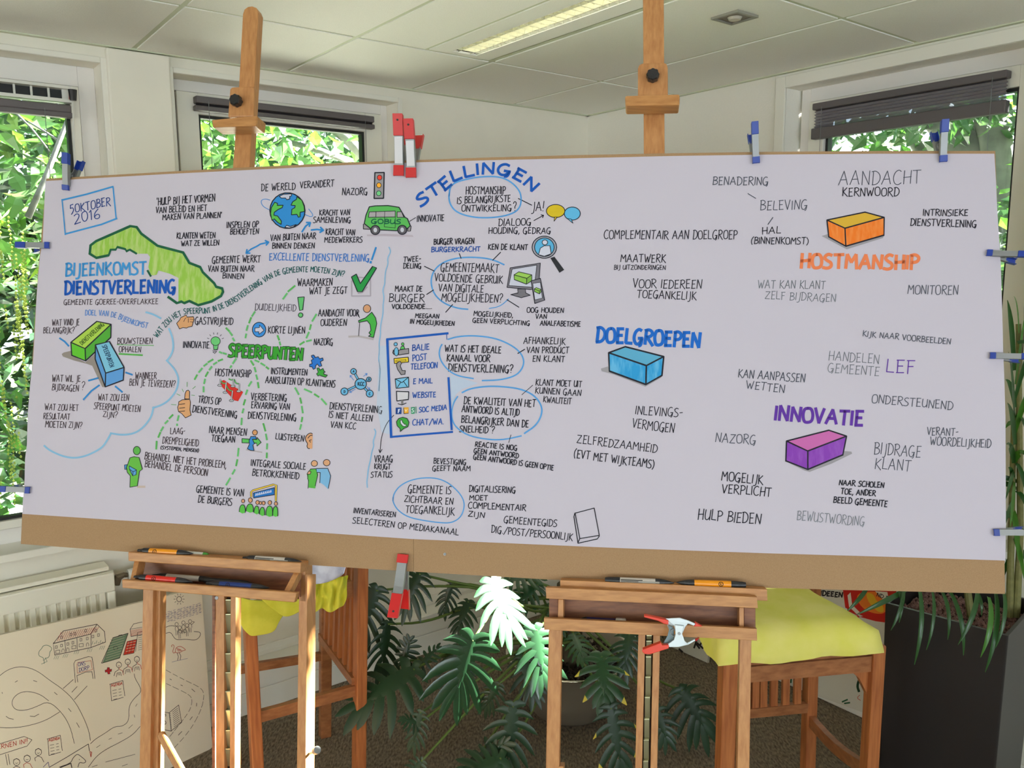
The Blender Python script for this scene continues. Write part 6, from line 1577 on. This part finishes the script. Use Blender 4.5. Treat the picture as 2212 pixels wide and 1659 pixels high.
# ================================================================ POSTERS LEANING ON THE RIGHT WALL
def rb_plane(pa, pb, ztop, off):
    a, b = fl(*pa, .004), fl(*pb, .004); d = (b-a).normalized()
    t = a - NR*off + UP*ztop
    n = d.cross((t-a).normalized()).normalized()
    if n.y > 0: n = -n
    return (lambda x, y, e=0.0: on_plane(x, y, a+n*e, n)), n
pn = NR
def pf(x, y, e=0.0): return wr(x, y, .032+e)
M_POST = mat('poster_white', (214, 210, 196), .7)
def pq(P): return [(1480+x/3.022, 1220+y/3.022) for x, y in P]
ps = poly_slab('painted_poster', pq([(770, 70), (1330, 120), (1330, 1028), (1318, 1022), (860, 855), (770, 822), (640, 770), (460, 690), (460, 60)]), 0, .015, M_POST, f=pf, N=pn)
tag(ps, 'large white poster board with red, yellow and green paint, against the right wall', 'poster')
k = Ink('Y', f=pf, parent=ps)
RP = (196, 40, 30); YP = (226, 178, 50)
k.fill(RP, [(1040, 168), (1090, 170), (1095, 300), (1130, 345), (1310, 300), (1330, 380), (1230, 365), (1140, 340), (1060, 300)])
k.fill(RP, [(1030, 165), (1380, 172), (1330, 380), (1240, 368), (1150, 330), (1045, 280)]); k.fill((222, 214, 200), [(1060, 200), (1080, 180), (1090, 260), (1140, 310), (1120, 320), (1070, 275)])
k.fill((232, 122, 44), [(1110, 200), (1180, 172), (1290, 180), (1320, 250), (1310, 320), (1230, 320), (1150, 280)], True); k.fill(YP, [(1180, 180), (1230, 190), (1250, 240), (1290, 260), (1300, 310), (1260, 310), (1220, 270), (1190, 230)], True)
k.fill((226, 220, 206), [(1240, 172), (1320, 178), (1330, 230), (1290, 225)]); k.text('ND P', (1250, 205), (1325, 232), 22, 5)
k.text('IDEEEN', (885, 200), (1025, 212), 30, 9, (50, 44, 46)); k.line([(880, 225), (960, 262), (1010, 300)], 4, (170, 120, 110), True)
k.done('painted_sun')
k = Ink('Y', f=pf, parent=ps)
k.fill(RP, [(1155, 720), (1240, 705), (1330, 720), (1330, 870), (1260, 892), (1180, 850), (1150, 790)], True); k.line([(1140, 740), (1122, 790), (1135, 828)], 16, (30, 60, 40), True); k.line([(960, 620), (1010, 640), (1050, 648)], 12, (34, 84, 54), True)
for P in [[(1025, 895), (1060, 880)], [(1040, 905), (1075, 900)], [(700, 650), (690, 770)], [(610, 700), (640, 740)], [(720, 640), (770, 680)]]: k.line(P, 10, (44, 84, 56))
k.fill((34, 92, 54), [(1265, 918), (1330, 930), (1330, 975), (1275, 955)]); k.line([(1140, 850), (1120, 870), (1145, 885)], 4, (190, 90, 80), True); k.line([(880, 650), (920, 680), (925, 640), (895, 630)], 4, (190, 120, 110), True)
k.done('painted_flower')
pf2, pn2 = rb_plane((1456, 1400), (1528, 1432), .5, .1)
p2 = poly_slab('painted_poster', [(1440, 1270), (1541, 1300), (1536, 1360), (1528, 1432), (1456, 1400), (1440, 1393)], 0, .015, M_POST, f=pf2, N=pn2)
tag(p2, 'smaller white poster board with black brush letters, behind the side-on clamp', 'poster')
k = Ink('X', f=pf2, parent=p2)
for P in [[(1840, 920), (1870, 830)], [(1860, 880), (1895, 925)], [(1870, 870), (1930, 925)], [(1895, 900), (1935, 830)], [(1690, 930), (1725, 960)]]: k.line(P, 18, (46, 40, 38))
k.done('painted_letters')
# ================================================================ PLANTS
def leaf_mat(name, c, rough, trans, vary=.3, spec=.5):
    return mat(name, c, rough, noise=vary, nscale=7, trans=trans, spec=spec)
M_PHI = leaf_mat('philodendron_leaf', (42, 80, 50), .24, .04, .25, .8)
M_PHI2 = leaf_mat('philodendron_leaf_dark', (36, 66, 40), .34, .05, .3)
M_STALK = mat('philodendron_stalk', (96, 120, 52), .5, noise=.2, nscale=20)
M_TIP = mat('yellowed_leaf_tip', (196, 178, 60), .6)
def split_leaf(base, tip, nrm, parent, m_, droop=.25, nl=5, width=1.0, seed=0, tips=False):
    rnd = random.Random(seed)
    ax = tip-base; L = ax.length; ax.normalize(); nrm = (nrm-ax*nrm.dot(ax)).normalized(); sd = ax.cross(nrm)
    mb = MB()
    def spine(t): return base+ax*(L*t)-UP*(droop*L*.35*t*t)
    # blade along the midrib
    n = 9; vs = []
    for i in range(n+1):
        t = i/n; w = L*.155*width*(sin(pi*min(1, t*1.02+.12))**.7+.12); p = spine(t)
        vs += [p-sd*w-nrm*w*.15, p+nrm*.002, p+sd*w-nrm*w*.15]
    fs = []
    for i in range(n): fs += [(3*i, 3*i+1, 3*i+4, 3*i+3), (3*i+1, 3*i+2, 3*i+5, 3*i+4)]
    mb.add(vs, fs)
    for s in (-1, 1):
        for k in range(nl+2):
            t = -.02+k/(nl+1)*.98; ang = radians(138-112*(k/(nl+1))+rnd.uniform(-5, 5))
            ll = L*width*(.50+.20*sin(pi*(k+1)/(nl+3)))*(1 if k < nl else .8)*rnd.uniform(.86, 1.08)
            if k == 0: ll *= .75
            d = ax*cos(ang)+sd*(s*sin(ang)); c = d.cross(nrm).normalized(); p0 = spine(max(0, t))
            wmax = L*.084*width*rnd.uniform(.85, 1.2); m_n = 6; vs = []
            cur = rnd.uniform(-.12, .12)
            for i in range(m_n+1):
                q = i/m_n; w = wmax*(.8+.55*q-1.1*q**4.5)+.0006
                bend = ax*(ll*.22*q*q)-UP*(ll*(droop+.1)*q*q)+c*(cur*ll*q*q)
                p = p0+d*(ll*q)+bend
                if i == m_n: w = wmax*.12
                vs += [p-c*w-nrm*w*.25, p, p+c*w-nrm*w*.25]
            fs = []
            for i in range(m_n): fs += [(3*i, 3*i+1, 3*i+4, 3*i+3), (3*i+1, 3*i+2, 3*i+5, 3*i+4)]
            b = len(mb.m); mb.add(vs, fs)
            if tips and k in (2, 4): mb.m[-2:] = [1, 1]
    return mk('leaf', mb.v, mb.f, [m_, M_TIP], parent, smooth=True, mids=mb.m)
fc = fl(1238, 1590, 0); pc_ = Vector((fc.x, fc.y+.22, 0))
pot = thing('potted_philodendron', 'large split-leaf plant in a round metal pot between the easels', 'plant', pc_)
zr_ = at(1240, 1473, pc_.y-.275).z
M_POT = mat('brushed_metal_pot', (150, 140, 124), .38, metal=.45)
mb = MB(); n = 40; prof = [(.0, .012), (.165, .012), (.17, 0.02), (.205, .06), (.245, zr_*.5), (.268, zr_-.015), (.278, zr_-.006), (.278, zr_), (.268, zr_+.002), (.258, zr_-.01), (.25, zr_-.06), (.0, zr_-.06)]
vs = [pc_+Vector((r_*cos(2*pi*k/n), r_*sin(2*pi*k/n), z)) for r_, z in prof for k in range(n)]
mb.add(vs, [(i*n+k, i*n+(k+1) % n, (i+1)*n+(k+1) % n, (i+1)*n+k) for i in range(len(prof)-1) for k in range(n)])
mb.build('pot', M_POT, pot, smooth=True)
mb = MB(); mb.tube([pc_+Vector((.276*cos(2*pi*k/48), .276*sin(2*pi*k/48), zr_)) for k in range(49)], .006, 8, caps=False); mb.build('pot_rim', mat('polished_rim', (214, 208, 190), .12, metal=1), pot, smooth=True)
mb = MB(); rn = random.Random(5)
for i in range(700):
    a = rn.uniform(0, 2*pi); r_ = .245*sqrt(rn.random()); c = pc_+Vector((r_*cos(a), r_*sin(a), zr_-.05+rn.uniform(0, .02))); h = rn.uniform(.006, .011)
    v = [c+Vector((h*x, h*y, h*z)) for x, y, z in [(1, 0, 0), (0, 1, 0), (-1, 0, 0), (0, -1, 0), (0, 0, 1), (0, 0, -1)]]
    mb.add(v, [(0, 1, 4), (1, 2, 4), (2, 3, 4), (3, 0, 4), (1, 0, 5), (2, 1, 5), (3, 2, 5), (0, 3, 5)])
o = mb.build('soil_granules', mat('dark_granules', (58, 42, 34), .9, noise=.4, nscale=200), pot); o['kind'] = 'stuff'
crown = pc_+UP*(zr_+.02)
# a short scarred trunk
mb = MB(); mb.tube([pc_+UP*(zr_-.06), pc_+UP*(zr_+.12)+Vector((.02, 0, 0)), pc_+UP*(zr_+.32)+Vector((-.03, -.02, 0))], [.045, .04, .03], 10); mb.build('trunk', mat('scarred_trunk', (96, 84, 62), .8, noise=.4, nscale=40), pot)
Yp = pc_.y
# (base x,y, tip x,y, depth offset of base, of tip, normal(x,y,z), width, droop, dark, stalk via (x,y,dY) list)
LV = [
 (1068, 1260, 1100, 1338, -.72, -.78, (.62, -.42, .68), 1.4, .12, 0, [(1150, 1330)]),
 (1020, 1385, 990, 1482, -.74, -.78, (.55, -.42, .8), 1.35, .12, 0, [(1075, 1300)]),
 (1158, 1362, 1172, 1450, -.60, -.66, (.4, -.6, .7), 1.1, .2, 0, [(1190, 1330)]),
 (893, 1447, 778, 1512, -.52, -.60, (.0, -.7, .7), .85, .25, 1, [(960, 1410), (1060, 1360)]),
 (812, 1276, 776, 1352, -.25, -.28, (.1, -.9, .3), 1.05, .3, 1, [(930, 1264), (1060, 1270)]),
 (905, 1240, 875, 1300, -.2, -.25, (.0, -.9, .4), 1.0, .3, 1, [(1000, 1262)]),
 (838, 1348, 826, 1428, -.3, -.34, (.5, -.8, .2), .8, .5, 1, [(920, 1345), (1010, 1310)]),
 (872, 1428, 884, 1380, -.42, -.40, (.2, -.7, .6), .85, .2, 1, [(960, 1420), (1080, 1380)]),
 (905, 1440, 945, 1395, -.45, -.40, (.2, -.7, .6), .55, .2, 1, [(990, 1400)]),
 (975, 1262, 960, 1308, -.1, -.12, (.1, -.9, .3), .8, .4, 1, [(1040, 1262), (1100, 1310)]),
 (1160, 1262, 1120, 1300, -.05, -.1, (.1, -.8, .6), .9, .2, 0, [(1190, 1330)]),
 (1300, 1420, 1305, 1500, -.44, -.52, (.0, -.7, .7), 1.1, .12, 0, [(1260, 1380)]),
 (1240, 1372, 1258, 1415, -.35, -.42, (.0, -.8, .6), .9, .2, 0, [(1230, 1350)]),
 (1360, 1372, 1350, 1432, -.30, -.36, (.1, -.8, .5), 1.05, .25, 1, [(1300, 1350)]),
 (1205, 1300, 1210, 1350, -.15, -.2, (.1, -.8, .5), .9, .2, 0, []),
 (1320, 1532, 1340, 1640, -.55, -.60, (.1, -.8, .5), .75, .2, 1, [(1290, 1470)]),
 (1108, 1528, 1096, 1640, -.58, -.62, (.0, -.8, .5), .8, .2, 1, [(1160, 1440), (1200, 1400)]),
 (1474, 1492, 1520, 1560, -.35, -.38, (-.1, -.8, .6), 1.1, .35, 1, [(1420, 1470), (1330, 1410)]),
 (1415, 1530, 1440, 1590, -.45, -.48, (-.1, -.8, .5), .95, .3, 1, [(1350, 1440)]),
 (908, 1540, 892, 1600, -.60, -.62, (.0, -.6, .8), .7, .3, 1, [(960, 1505), (1060, 1430)]),
 (905, 1562, 872, 1550, -.60, -.62, (.0, -.6, .8), .8, .3, 1, []),
 (990, 1400, 985, 1465, -.30, -.34, (.1, -.8, .4), .95, .3, 1, [(1080, 1370)]),
 (1080, 1640, 1010, 1672, -.66, -.70, (.0, -.7, .7), 1.1, .1, 1, [(1150, 1540), (1200, 1430)]),
 (910, 1645, 880, 1680, -.66, -.66, (.0, -.7, .7), .8, .1, 1, []),
 (1075, 1480, 1050, 1520, -.45, -.45, (.0, -.7, .5), .9, .3, 1, []),
 (1010, 1300, 990, 1350, -.15, -.2, (-.1, -.8, .5), .9, .3, 1, [(1090, 1330)]),
 (1130, 1420, 1150, 1490, -.30, -.36, (.0, -.8, .4), .9, .3, 1, []),
 (1255, 1290, 1300, 1260, .0, .0, (.1, -.8, .5), .9, .2, 0, []),
 (1100, 1250, 1160, 1240, -.1, -.1, (.1, -.6, .8), .8, .2, 0, []),
 (1030, 1640, 1090, 1600, -.6, -.62, (.0, -.7, .6), .7, .2, 1, []),
]
LEAF_PTS = []
for i, (bx_, by_, tx, ty, db, dt, nn, wd_, dr, dk, via) in enumerate(LV):
    b = at(bx_, by_, Yp+db); t = at(tx, ty, Yp+dt)
    LEAF_PTS.append((b, t))
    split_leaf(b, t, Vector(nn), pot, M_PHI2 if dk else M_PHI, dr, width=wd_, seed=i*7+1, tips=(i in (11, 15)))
    c0 = crown+Vector((rn.uniform(-.05, .05), rn.uniform(-.05, .05), rn.uniform(.02, .26)))
    pts = [b]
    N_ = len(via)+1
    for q, (x, y) in enumerate(via): pts.append(at(x, y, Yp+db*(1-(q+1)/N_)*.8))
    pts.append(c0)
    if len(pts) == 2: pts = [b, b.lerp(c0, .5)+UP*.05, c0]
    P2_ = [tuple(p) for p in pts]
    sm = pts
    for _ in range(2):
        Q_ = [sm[0]]
        for u_, v_ in zip(sm[:-1], sm[1:]): Q_ += [u_.lerp(v_, .25), u_.lerp(v_, .75)]
        Q_.append(sm[-1]); sm = Q_
    mb = MB(); k_ = len(sm); mb.tube(sm, [.0042+.004*j/k_ for j in range(k_)], 7)
    mk('stalk', mb.v, mb.f, M_STALK, pot, smooth=True)

# ---- black square planter with dracaena
zt_p = .86
cA = fl(1912, 1302, zt_p); cB = fl(2178, 1374, zt_p)
cBx = fl(2178, 1374, zt_p)
e1 = (cB-cA); wl_ = e1.length; e1.normalize(); e2 = Vector((-e1.y, e1.x, 0))
pl_ = thing('potted_dracaena', 'strap-leaved plant in a tall black square planter by the right edge', 'plant', Vector((((cA+cB)*.5+e2*wl_*.5).x, ((cA+cB)*.5+e2*wl_*.5).y, 0)))
def sq(sc, z):
    c = (cA+cB)*.5+e2*wl_*.5; h = wl_*.5*sc
    return [Vector((c.x, c.y, z))+e1*(h*a)+e2*(h*b) for a, b in ((-1, -1), (1, -1), (1, 1), (-1, 1))]
M_PLT = mat('black_planter', (34, 31, 31), .42)
mb = MB(); L_ = [sq(.93, 0.0), sq(1, zt_p-.02), sq(1.0, zt_p), sq(.94, zt_p), sq(.93, zt_p-.07)]
for a, b in zip(L_[:-1], L_[1:]): mb.add(a+b, [(i, (i+1) % 4, 4+(i+1) % 4, 4+i) for i in range(4)])
mb.add(sq(.93, 0), [(0, 1, 2, 3)]); mb.add(sq(.93, zt_p-.07), [(0, 1, 2, 3)])
o = mb.build('planter', M_PLT, pl_); bevel(o, .006, 3)
mb = MB(); cc = sq(.0, 0)[0]
for i in range(1500):
    c = Vector((cc.x, cc.y, zt_p-.06))+e1*(rn.uniform(-.46, .46)*wl_*.97)+e2*(rn.uniform(-.46, .46)*wl_*.97)+UP*rn.uniform(-.002, .016); h = rn.uniform(.006, .010)
    v = [c+Vector((h*x*rn.uniform(.7, 1.2), h*y*rn.uniform(.7, 1.2), h*z)) for x, y, z in [(1, .2, 0), (-.2, 1, 0), (-1, -.2, 0), (.2, -1, 0), (0, 0, 1), (0, 0, -1)]]
    mb.add(v, [(0, 1, 4), (1, 2, 4), (2, 3, 4), (3, 0, 4), (1, 0, 5), (2, 1, 5), (3, 2, 5), (0, 3, 5)])
o = mb.build('clay_granules', mat('clay_granules', (150, 112, 104), .9, noise=.45, nscale=90), pl_); o['kind'] = 'stuff'
M_DR = leaf_mat('dracaena_leaf', (42, 88, 36), .3, .12, .35); M_DR2 = leaf_mat('dracaena_leaf_light', (72, 128, 44), .3, .2, .3); M_DSTEM = mat('dracaena_stem', (124, 122, 70), .7, noise=.3, nscale=60)
def strap(base, mid, tip, w, parent, m_, tw=0.0, name='leaf'):
    n = 9; vs = []
    for i in range(n+1):
        t = i/n; p = base*(1-t)**2+mid*(2*t*(1-t))+tip*t**2
        d = ((mid-base)*(1-t)+(tip-mid)*t).normalized(); s_ = d.cross(Vector((sin(tw), -cos(tw), .35))).normalized(); nn = s_.cross(d)
        ww = w*(.45+1.1*t-1.55*t**2.6)+.0008
        vs += [p-s_*ww+nn*ww*.35, p, p+s_*ww+nn*ww*.35]
    mb = MB(); mb.add(vs, [q for i in range(n) for q in ((3*i, 3*i+1, 3*i+4, 3*i+3), (3*i+1, 3*i+2, 3*i+5, 3*i+4))])
    return mk(name, mb.v, mb.f, m_, parent, smooth=True)
Yd = ((cA+cB)*.5).y
# hanging leaves in front of the planter: (x0,y0)->(x1,y1), half width px
for (x0, y0, x1, y1, w, dy, lt) in [(1950, 1265, 1924, 1362, 6, -.03, 0), (1985, 1270, 1975, 1436, 7, -.05, 0), (2012, 1272, 2001, 1404, 5, -.06, 0), (2030, 1270, 2047, 1382, 6, -.04, 0), (2050, 1275, 2081, 1416, 7, -.06, 0), (2110, 1270, 2069, 1393, 8, -.1, 0),
                                    (2135, 1290, 2118, 1420, 8, -.13, 1), (2150, 1280, 2128, 1452, 8, -.1, 0), (1960, 1272, 1850, 1328, 8, -.02, 0), (1875, 1262, 1828, 1322, 7, .1, 0), (2090, 1262, 2120, 1330, 6, -.05, 0), (1935, 1262, 1942, 1345, 5, -.02, 0), (2165, 1270, 2150, 1400, 6, -.1, 0)]:
    b = at(x0, y0, Yd+dy+.02); t = at(x1, y1, Yd+dy-.06); m_ = b.lerp(t, .45)+UP*.03-Vector((0, .05, 0))
    strap(b, m_, t, w*2.0/FPX*2.2/2, pl_, M_DR2 if lt else M_DR)
# canes and the leaf rosettes rising beside the board
stems = [(2182, 1312, 2184, 1180, 2190, 900), (2196, 1320, 2204, 1150, 2200, 700), (2100, 1300, 2080, 1200, 2050, 1080)]
Ys = Yd+.10
mk_tops = []
for (xa, ya, xb, yb, xc, yc_) in stems:
    a, b, c = at(xa, ya, Ys), at(xb, yb, Ys+.02), at(xc, yc_, Ys+.05)
    a.z = min(a.z, zt_p-.04)
    mb = MB(); mb.tube([a, b, b.lerp(c, .5), c], [.012, .010, .009, .008], 9); mb.build('cane', M_DSTEM, pl_); mk_tops.append((a, b, c))
LD = [(2190, 800, 2176, 648, 9), (2192, 830, 2212, 690, 7), (2192, 860, 2240, 720, 8), (2190, 900, 2178, 760, 8), (2200, 720, 2190, 640, 6), (2198, 740, 2250, 780, 8), (2192, 880, 2172, 820, 9), (2190, 940, 2230, 830, 9), (2192, 960, 2176, 870, 10), (2190, 1000, 2174, 960, 9),
      (2192, 980, 2240, 1010, 10), (2190, 1020, 2172, 1080, 9), (2195, 1000, 2225, 1100, 9), (2190, 1040, 2182, 1140, 8), (2195, 1060, 2235, 1140, 9), (2190, 1080, 2165, 1150, 8), (2188, 1100, 2200, 1210, 9), (2190, 1130, 2240, 1200, 8), (2188, 1150, 2176, 1240, 9), (2190, 1160, 2212, 1250, 8), (2186, 1200, 2160, 1265, 8), (2190, 900, 2215, 930, 9), (2190, 1000, 2215, 985, 9), (2190, 1060, 2178, 1010, 9), (2194, 1180, 2225, 1240, 8), (2190, 930, 2172, 925, 8)]
for i, (x0, y0, x1, y1, w) in enumerate(LD):
    b = at(x0, y0, Ys+.03); t = at(x1, y1, Ys+rn.uniform(-.16, .04)); m_ = b.lerp(t, .5)+UP*.04
    strap(b, m_, t, w*1.7/FPX*2.3/2, pl_, M_DR2 if i % 3 == 1 else M_DR, tw=rn.uniform(-.6, .6))
for i in range(16):
    c = mk_tops[2][2]; a = i*2.4; ln = .34
    t = c+Vector((cos(a)*ln*.7, sin(a)*ln*.3, rn.uniform(-.25, .1))); strap(c, c.lerp(t, .5)+UP*.1, t, .014, pl_, M_DR, tw=rn.uniform(-.6, .6)) if t.y > Yd-.02 else None
# ================================================================ OUTSIDE
M_LAWN = mat('lawn', (92, 118, 56), 1, noise=.4, nscale=40)
mb = MB(); mb.add([WL(-14, -.5, -.35), WL(20, -.5, -.35), WL(20, -.5, -26), WL(-14, -.5, -26)], [(0, 1, 2, 3)])
mb.add([WR(-.3, -.5, -.35), WR(20, -.5, -.35), WR(20, -.5, -26), WR(-.3, -.5, -26)], [(0, 1, 2, 3)])
o = mb.build('lawn', M_LAWN); o['kind'] = 'structure'; o.name = 'floor_outside'
mb = MB(); mb.hexa([WL(-9, -.5, -1.2), WL(2.7, -.5, -1.2), WL(2.7, -.5, -6.3), WL(-9, -.5, -6.3)], [WL(-9, -.3, -1.2), WL(2.7, -.3, -1.2), WL(2.7, -.3, -6.3), WL(-9, -.3, -6.3)])  # pale slab added outside to bounce sunlight up onto the ceiling
o = mb.build('floor_bounce', mat('pale_bounce', (226, 222, 208), .9, noise=.1, nscale=60)); o['kind'] = 'structure'
def canopy_mat(name, c, trans=.2):
    return mat(name, c, .42, noise=.45, nscale=3.5, trans=trans, spec=.5)
CM = [canopy_mat('leaf_fresh', (74, 118, 54)), canopy_mat('leaf_mid', (48, 86, 48)), canopy_mat('leaf_deep', (32, 60, 38)), canopy_mat('leaf_yellowish', (112, 140, 70))]
M_BARK = mat('tree_bark', (112, 112, 106), .9, noise=.4, nscale=14, bump=.5)
TO_SUN = -SUN_DIR
# places inside that the sun reaches between the leaves: (point, radius)
BEAMS = []
def beam(p, r): BEAMS.append((Vector(p), r))
beam(LEAF_PTS[0][0]-UP*.03+Vector((.02, 0, 0)), .17); beam(LEAF_PTS[1][0]+Vector((-.05, 0, -.03)), .13); beam(LEAF_PTS[2][0]+Vector((-.02, 0, -.02)), .06)
beam(LEAF_PTS[10][0], .07)
for y in (1500, 1540, 1600, 1656, 1720):
    beam(bd(672, y-10, -.05), .05); beam(bd(513, y+30, -.06), .045)
beam(bd(375, 1640, .04), .05); beam(bd(352, 1600, .04), .04)
beam(fl(2150, 1330, zt_p-.05), .09); beam(fl(2200, 1345, zt_p-.05), .08)
def blocked(p, size):
    """True when a leaf here would stand in one of the sunbeams"""
    for q, r in BEAMS:
        v = p-q; t = v.dot(TO_SUN)
        if (v-TO_SUN*t).length < r+size*.45: return True
    return False
def crown(name, tree, boxes, n, size, mi, seed, hang=.3, cull=True):
    rnd = random.Random(seed); vs = []; fs = []; 
    tot = sum(b[6] for b in boxes)
    for (F, a0, a1, z0, z1, (o0, o1), wt) in boxes:
        for _ in range(int(n*wt/tot)):
            # clumped
            a = rnd.uniform(a0, a1); z = rnd.uniform(z0, z1); o_ = rnd.uniform(o0, o1)
            p = F(a, z, o_)
            s = size*rnd.uniform(.6, 1.35)
            if cull and blocked(p, s): continue
            th = rnd.uniform(0, 2*pi); ph = rnd.uniform(-1.2, .35)
            ax = Vector((cos(th)*cos(ph), sin(th)*cos(ph), sin(ph)))
            nn = Vector((rnd.gauss(0, .6), rnd.gauss(0, .6), 1)); sd = ax.cross(nn)
            if sd.length < .05: continue
            sd.normalize(); up = sd.cross(ax)
            b = len(vs); w = s*.27
            vs += [p, p+ax*s*.35+sd*w, p+ax*s, p+ax*s*.35-sd*w, p+ax*s*.4-up*(w*.35)]
            fs += [(b, b+1, b+4), (b+1, b+2, b+4), (b+2, b+3, b+4), (b+3, b, b+4)]
    o = mk(name, vs, fs, CM[mi], tree); o['kind'] = 'stuff'; return o
def limb(tree, pts, r0, r1, name='branch'):
    n = len(pts); mb = MB(); mb.tube(pts, [r0+(r1-r0)*i/(n-1) for i in range(n)], 8); return mb.build(name, M_BARK, tree, smooth=True)
# --- beyond the left window
t1 = thing('tree', 'dark green tree with large drooping leaves close outside the left window', 'tree', WL(4.0, -.5, -2.2))
limb(t1, [WL(4.3, -.5, -2.0), WL(4.2, .8, -2.0), WL(4.0, 2.0, -1.9), WL(3.75, 3.4, -1.8)], .07, .03, 'trunk')
a_, b_ = wl(100, 380, -1.1), wl(150, 250, -1.1)
limb(t1, [wl(60, 470, -1.1), wl(98, 385, -1.1), wl(128, 305, -1.1), wl(152, 245, -1.1), wl(160, 180, -1.1)], .016, .008)
limb(t1, [wl(128, 305, -1.1), wl(98, 285, -1.15), wl(60, 262, -1.2)], .007, .004); limb(t1, [wl(30, 240, -1.1), wl(66, 275, -1.1), wl(110, 330, -1.1)], .006, .004)
crown('foliage', t1, [(WL, 2.75, 5.6, 1.9, 3.4, (-1.9, -.9), 1.2), (WL, 3.0, 6.0, .6, 2.1, (-2.2, -1.5), .6)], 2400, .17, 2, 11)
crown('foliage', t1, [(WL, 2.9, 5.6, .2, 3.2, (-2.0, -.9), 1)], 900, .13, 1, 12)
crown('foliage', t1, [(WL, 2.9, 5.6, .2, 3.4, (-2.4, -1.4), 1)], 3200, .10, 2, 13)
# --- beyond the middle window
t2 = thing('tree', 'bright green leafy tree with grey branches outside the middle window', 'tree', WL(1.9, -.5, -3.4))
limb(t2, [WL(.2, -.5, -3.6), WL(.7, 1.0, -3.5), WL(1.2, 2.4, -3.3), WL(1.9, 3.6, -3.2)], .13, .07, 'trunk')
limb(t2, [wl(790, 340, -2.6), wl(750, 300, -2.6), wl(700, 262, -2.6), wl(640, 225, -2.6)], .05, .035); limb(t2, [wl(760, 350, -2.8), wl(690, 325, -2.8), wl(600, 300, -2.8)], .03, .02)
crown('foliage', t2, [(WL, .3, 3.4, 1.85, 4.2, (-3.6, -1.6), 1)], 2500, .16, 0, 21)
crown('foliage', t2, [(WL, -.5, 3.8, 1.85, 4.2, (-4.2, -2.6), 1)], 2600, .15, 1, 22)
crown('foliage', t2, [(WL, 1.2, 3.8, 1.85, 4.4, (-3.4, -2.0), 1)], 700, .15, 3, 23)
# --- a climbing plant with hanging pale catkins at the far left
t3 = thing('climber', 'climbing plant with hanging yellow-green catkins at the far left', 'plant', WL(3.9, -.5, -1.5))
crown('foliage', t3, [(WL, 2.7, 4.6, -.3, 1.9, (-2.4, -1.2), 1)], 4200, .11, 1, 31)
mb = MB(); rn = random.Random(9)
for i in range(46):
    p = wl(rn.uniform(-30, 60), rn.uniform(460, 1000), -1.05-rn.random()*.3)
    for k in range(rn.randint(6, 14)):
        c = p-UP*(.02*k)+Vector((rn.uniform(-.004, .004), 0, 0)); h = .007
        mb.add([c+Vector((h, 0, 0)), c+Vector((-h*.5, h, 0)), c+Vector((-h*.5, -h, 0)), c+UP*h*1.3, c-UP*h*1.3], [(0, 1, 3), (1, 2, 3), (2, 0, 3), (1, 0, 4), (2, 1, 4), (0, 2, 4)])
o = mb.build('catkins', mat('catkin', (142, 150, 76), .8, trans=.3), t3); o['kind'] = 'stuff'
# --- far hedge behind everything on the left side
t4 = thing('hedge', 'dense deep green hedge far behind the trees outside the left windows', 'hedge', WL(2, -.5, -7))
crown('foliage', t4, [(WL, -4, 9, -.5, 3.0, (-7.5, -6.4), 1)], 9000, .26, 2, 41, cull=False)
crown('foliage', t4, [(WL, -4, 9, 1.5, 7.5, (-8.0, -6.8), 1)], 11000, .30, 1, 42, cull=False)
# --- beyond the right window
t5 = thing('tree', 'thick pale-barked tree leaning outside the right window', 'tree', WR(2.2, -.5, -3.4))
limb(t5, [wr(2240, 420, -3.0)-UP*3.0, wr(2190, 420, -3.0)-UP*.4, wr(2110, 330, -3.0), wr(2060, 280, -3.0), wr(2020, 245, -3.0), wr(1990, 190, -3.0)], .20, .09, 'trunk')
limb(t5, [wr(2030, 345, -3.2)-UP*.5, wr(1995, 335, -3.2), wr(1965, 285, -3.2), wr(1930, 240, -3.2)], .06, .045)
limb(t5, [wr(2190, 420, -3.0)-UP*.4, wr(2150, 300, -2.9), wr(2120, 200, -2.9), wr(2100, 100, -2.8)], .12, .07)
crown('foliage', t5, [(WR, .2, 4.6, 2.5, 5.2, (-5.5, -3.6), 1)], 2600, .13, 0, 51)
crown('foliage', t5, [(WR, -.5, 5.5, 2.3, 5.5, (-6.5, -4.6), 1)], 1500, .14, 3, 52)
crown('foliage', t5, [(WR, -1.0, 5.6, 2.78, 4.6, (-3.3, -1.6), 1)], 9000, .15, 1, 53)  # mostly unseen canopy, added to block sun coming in above the blind's edge
t6 = thing('hedge', 'tall clipped green hedge standing close outside the right window', 'hedge', WR(2, -.5, -2.2))
crown('foliage', t6, [(WR, -.8, 5.2, -.4, 2.35, (-2.7, -1.6), 1)], 15000, .12, 1, 61)
crown('foliage', t6, [(WR, -.8, 5.2, -.2, 2.55, (-2.5, -1.5), 1)], 4500, .11, 0, 62)
# ================================================================ render quality
SC.cycles.use_denoising = True
SC.cycles.max_bounces = 10
SC.cycles.diffuse_bounces = 5
SC.cycles.transparent_max_bounces = 24
SC.cycles.sample_clamp_indirect = 15
SC.cycles.caustics_reflective = False
SC.cycles.caustics_refractive = False
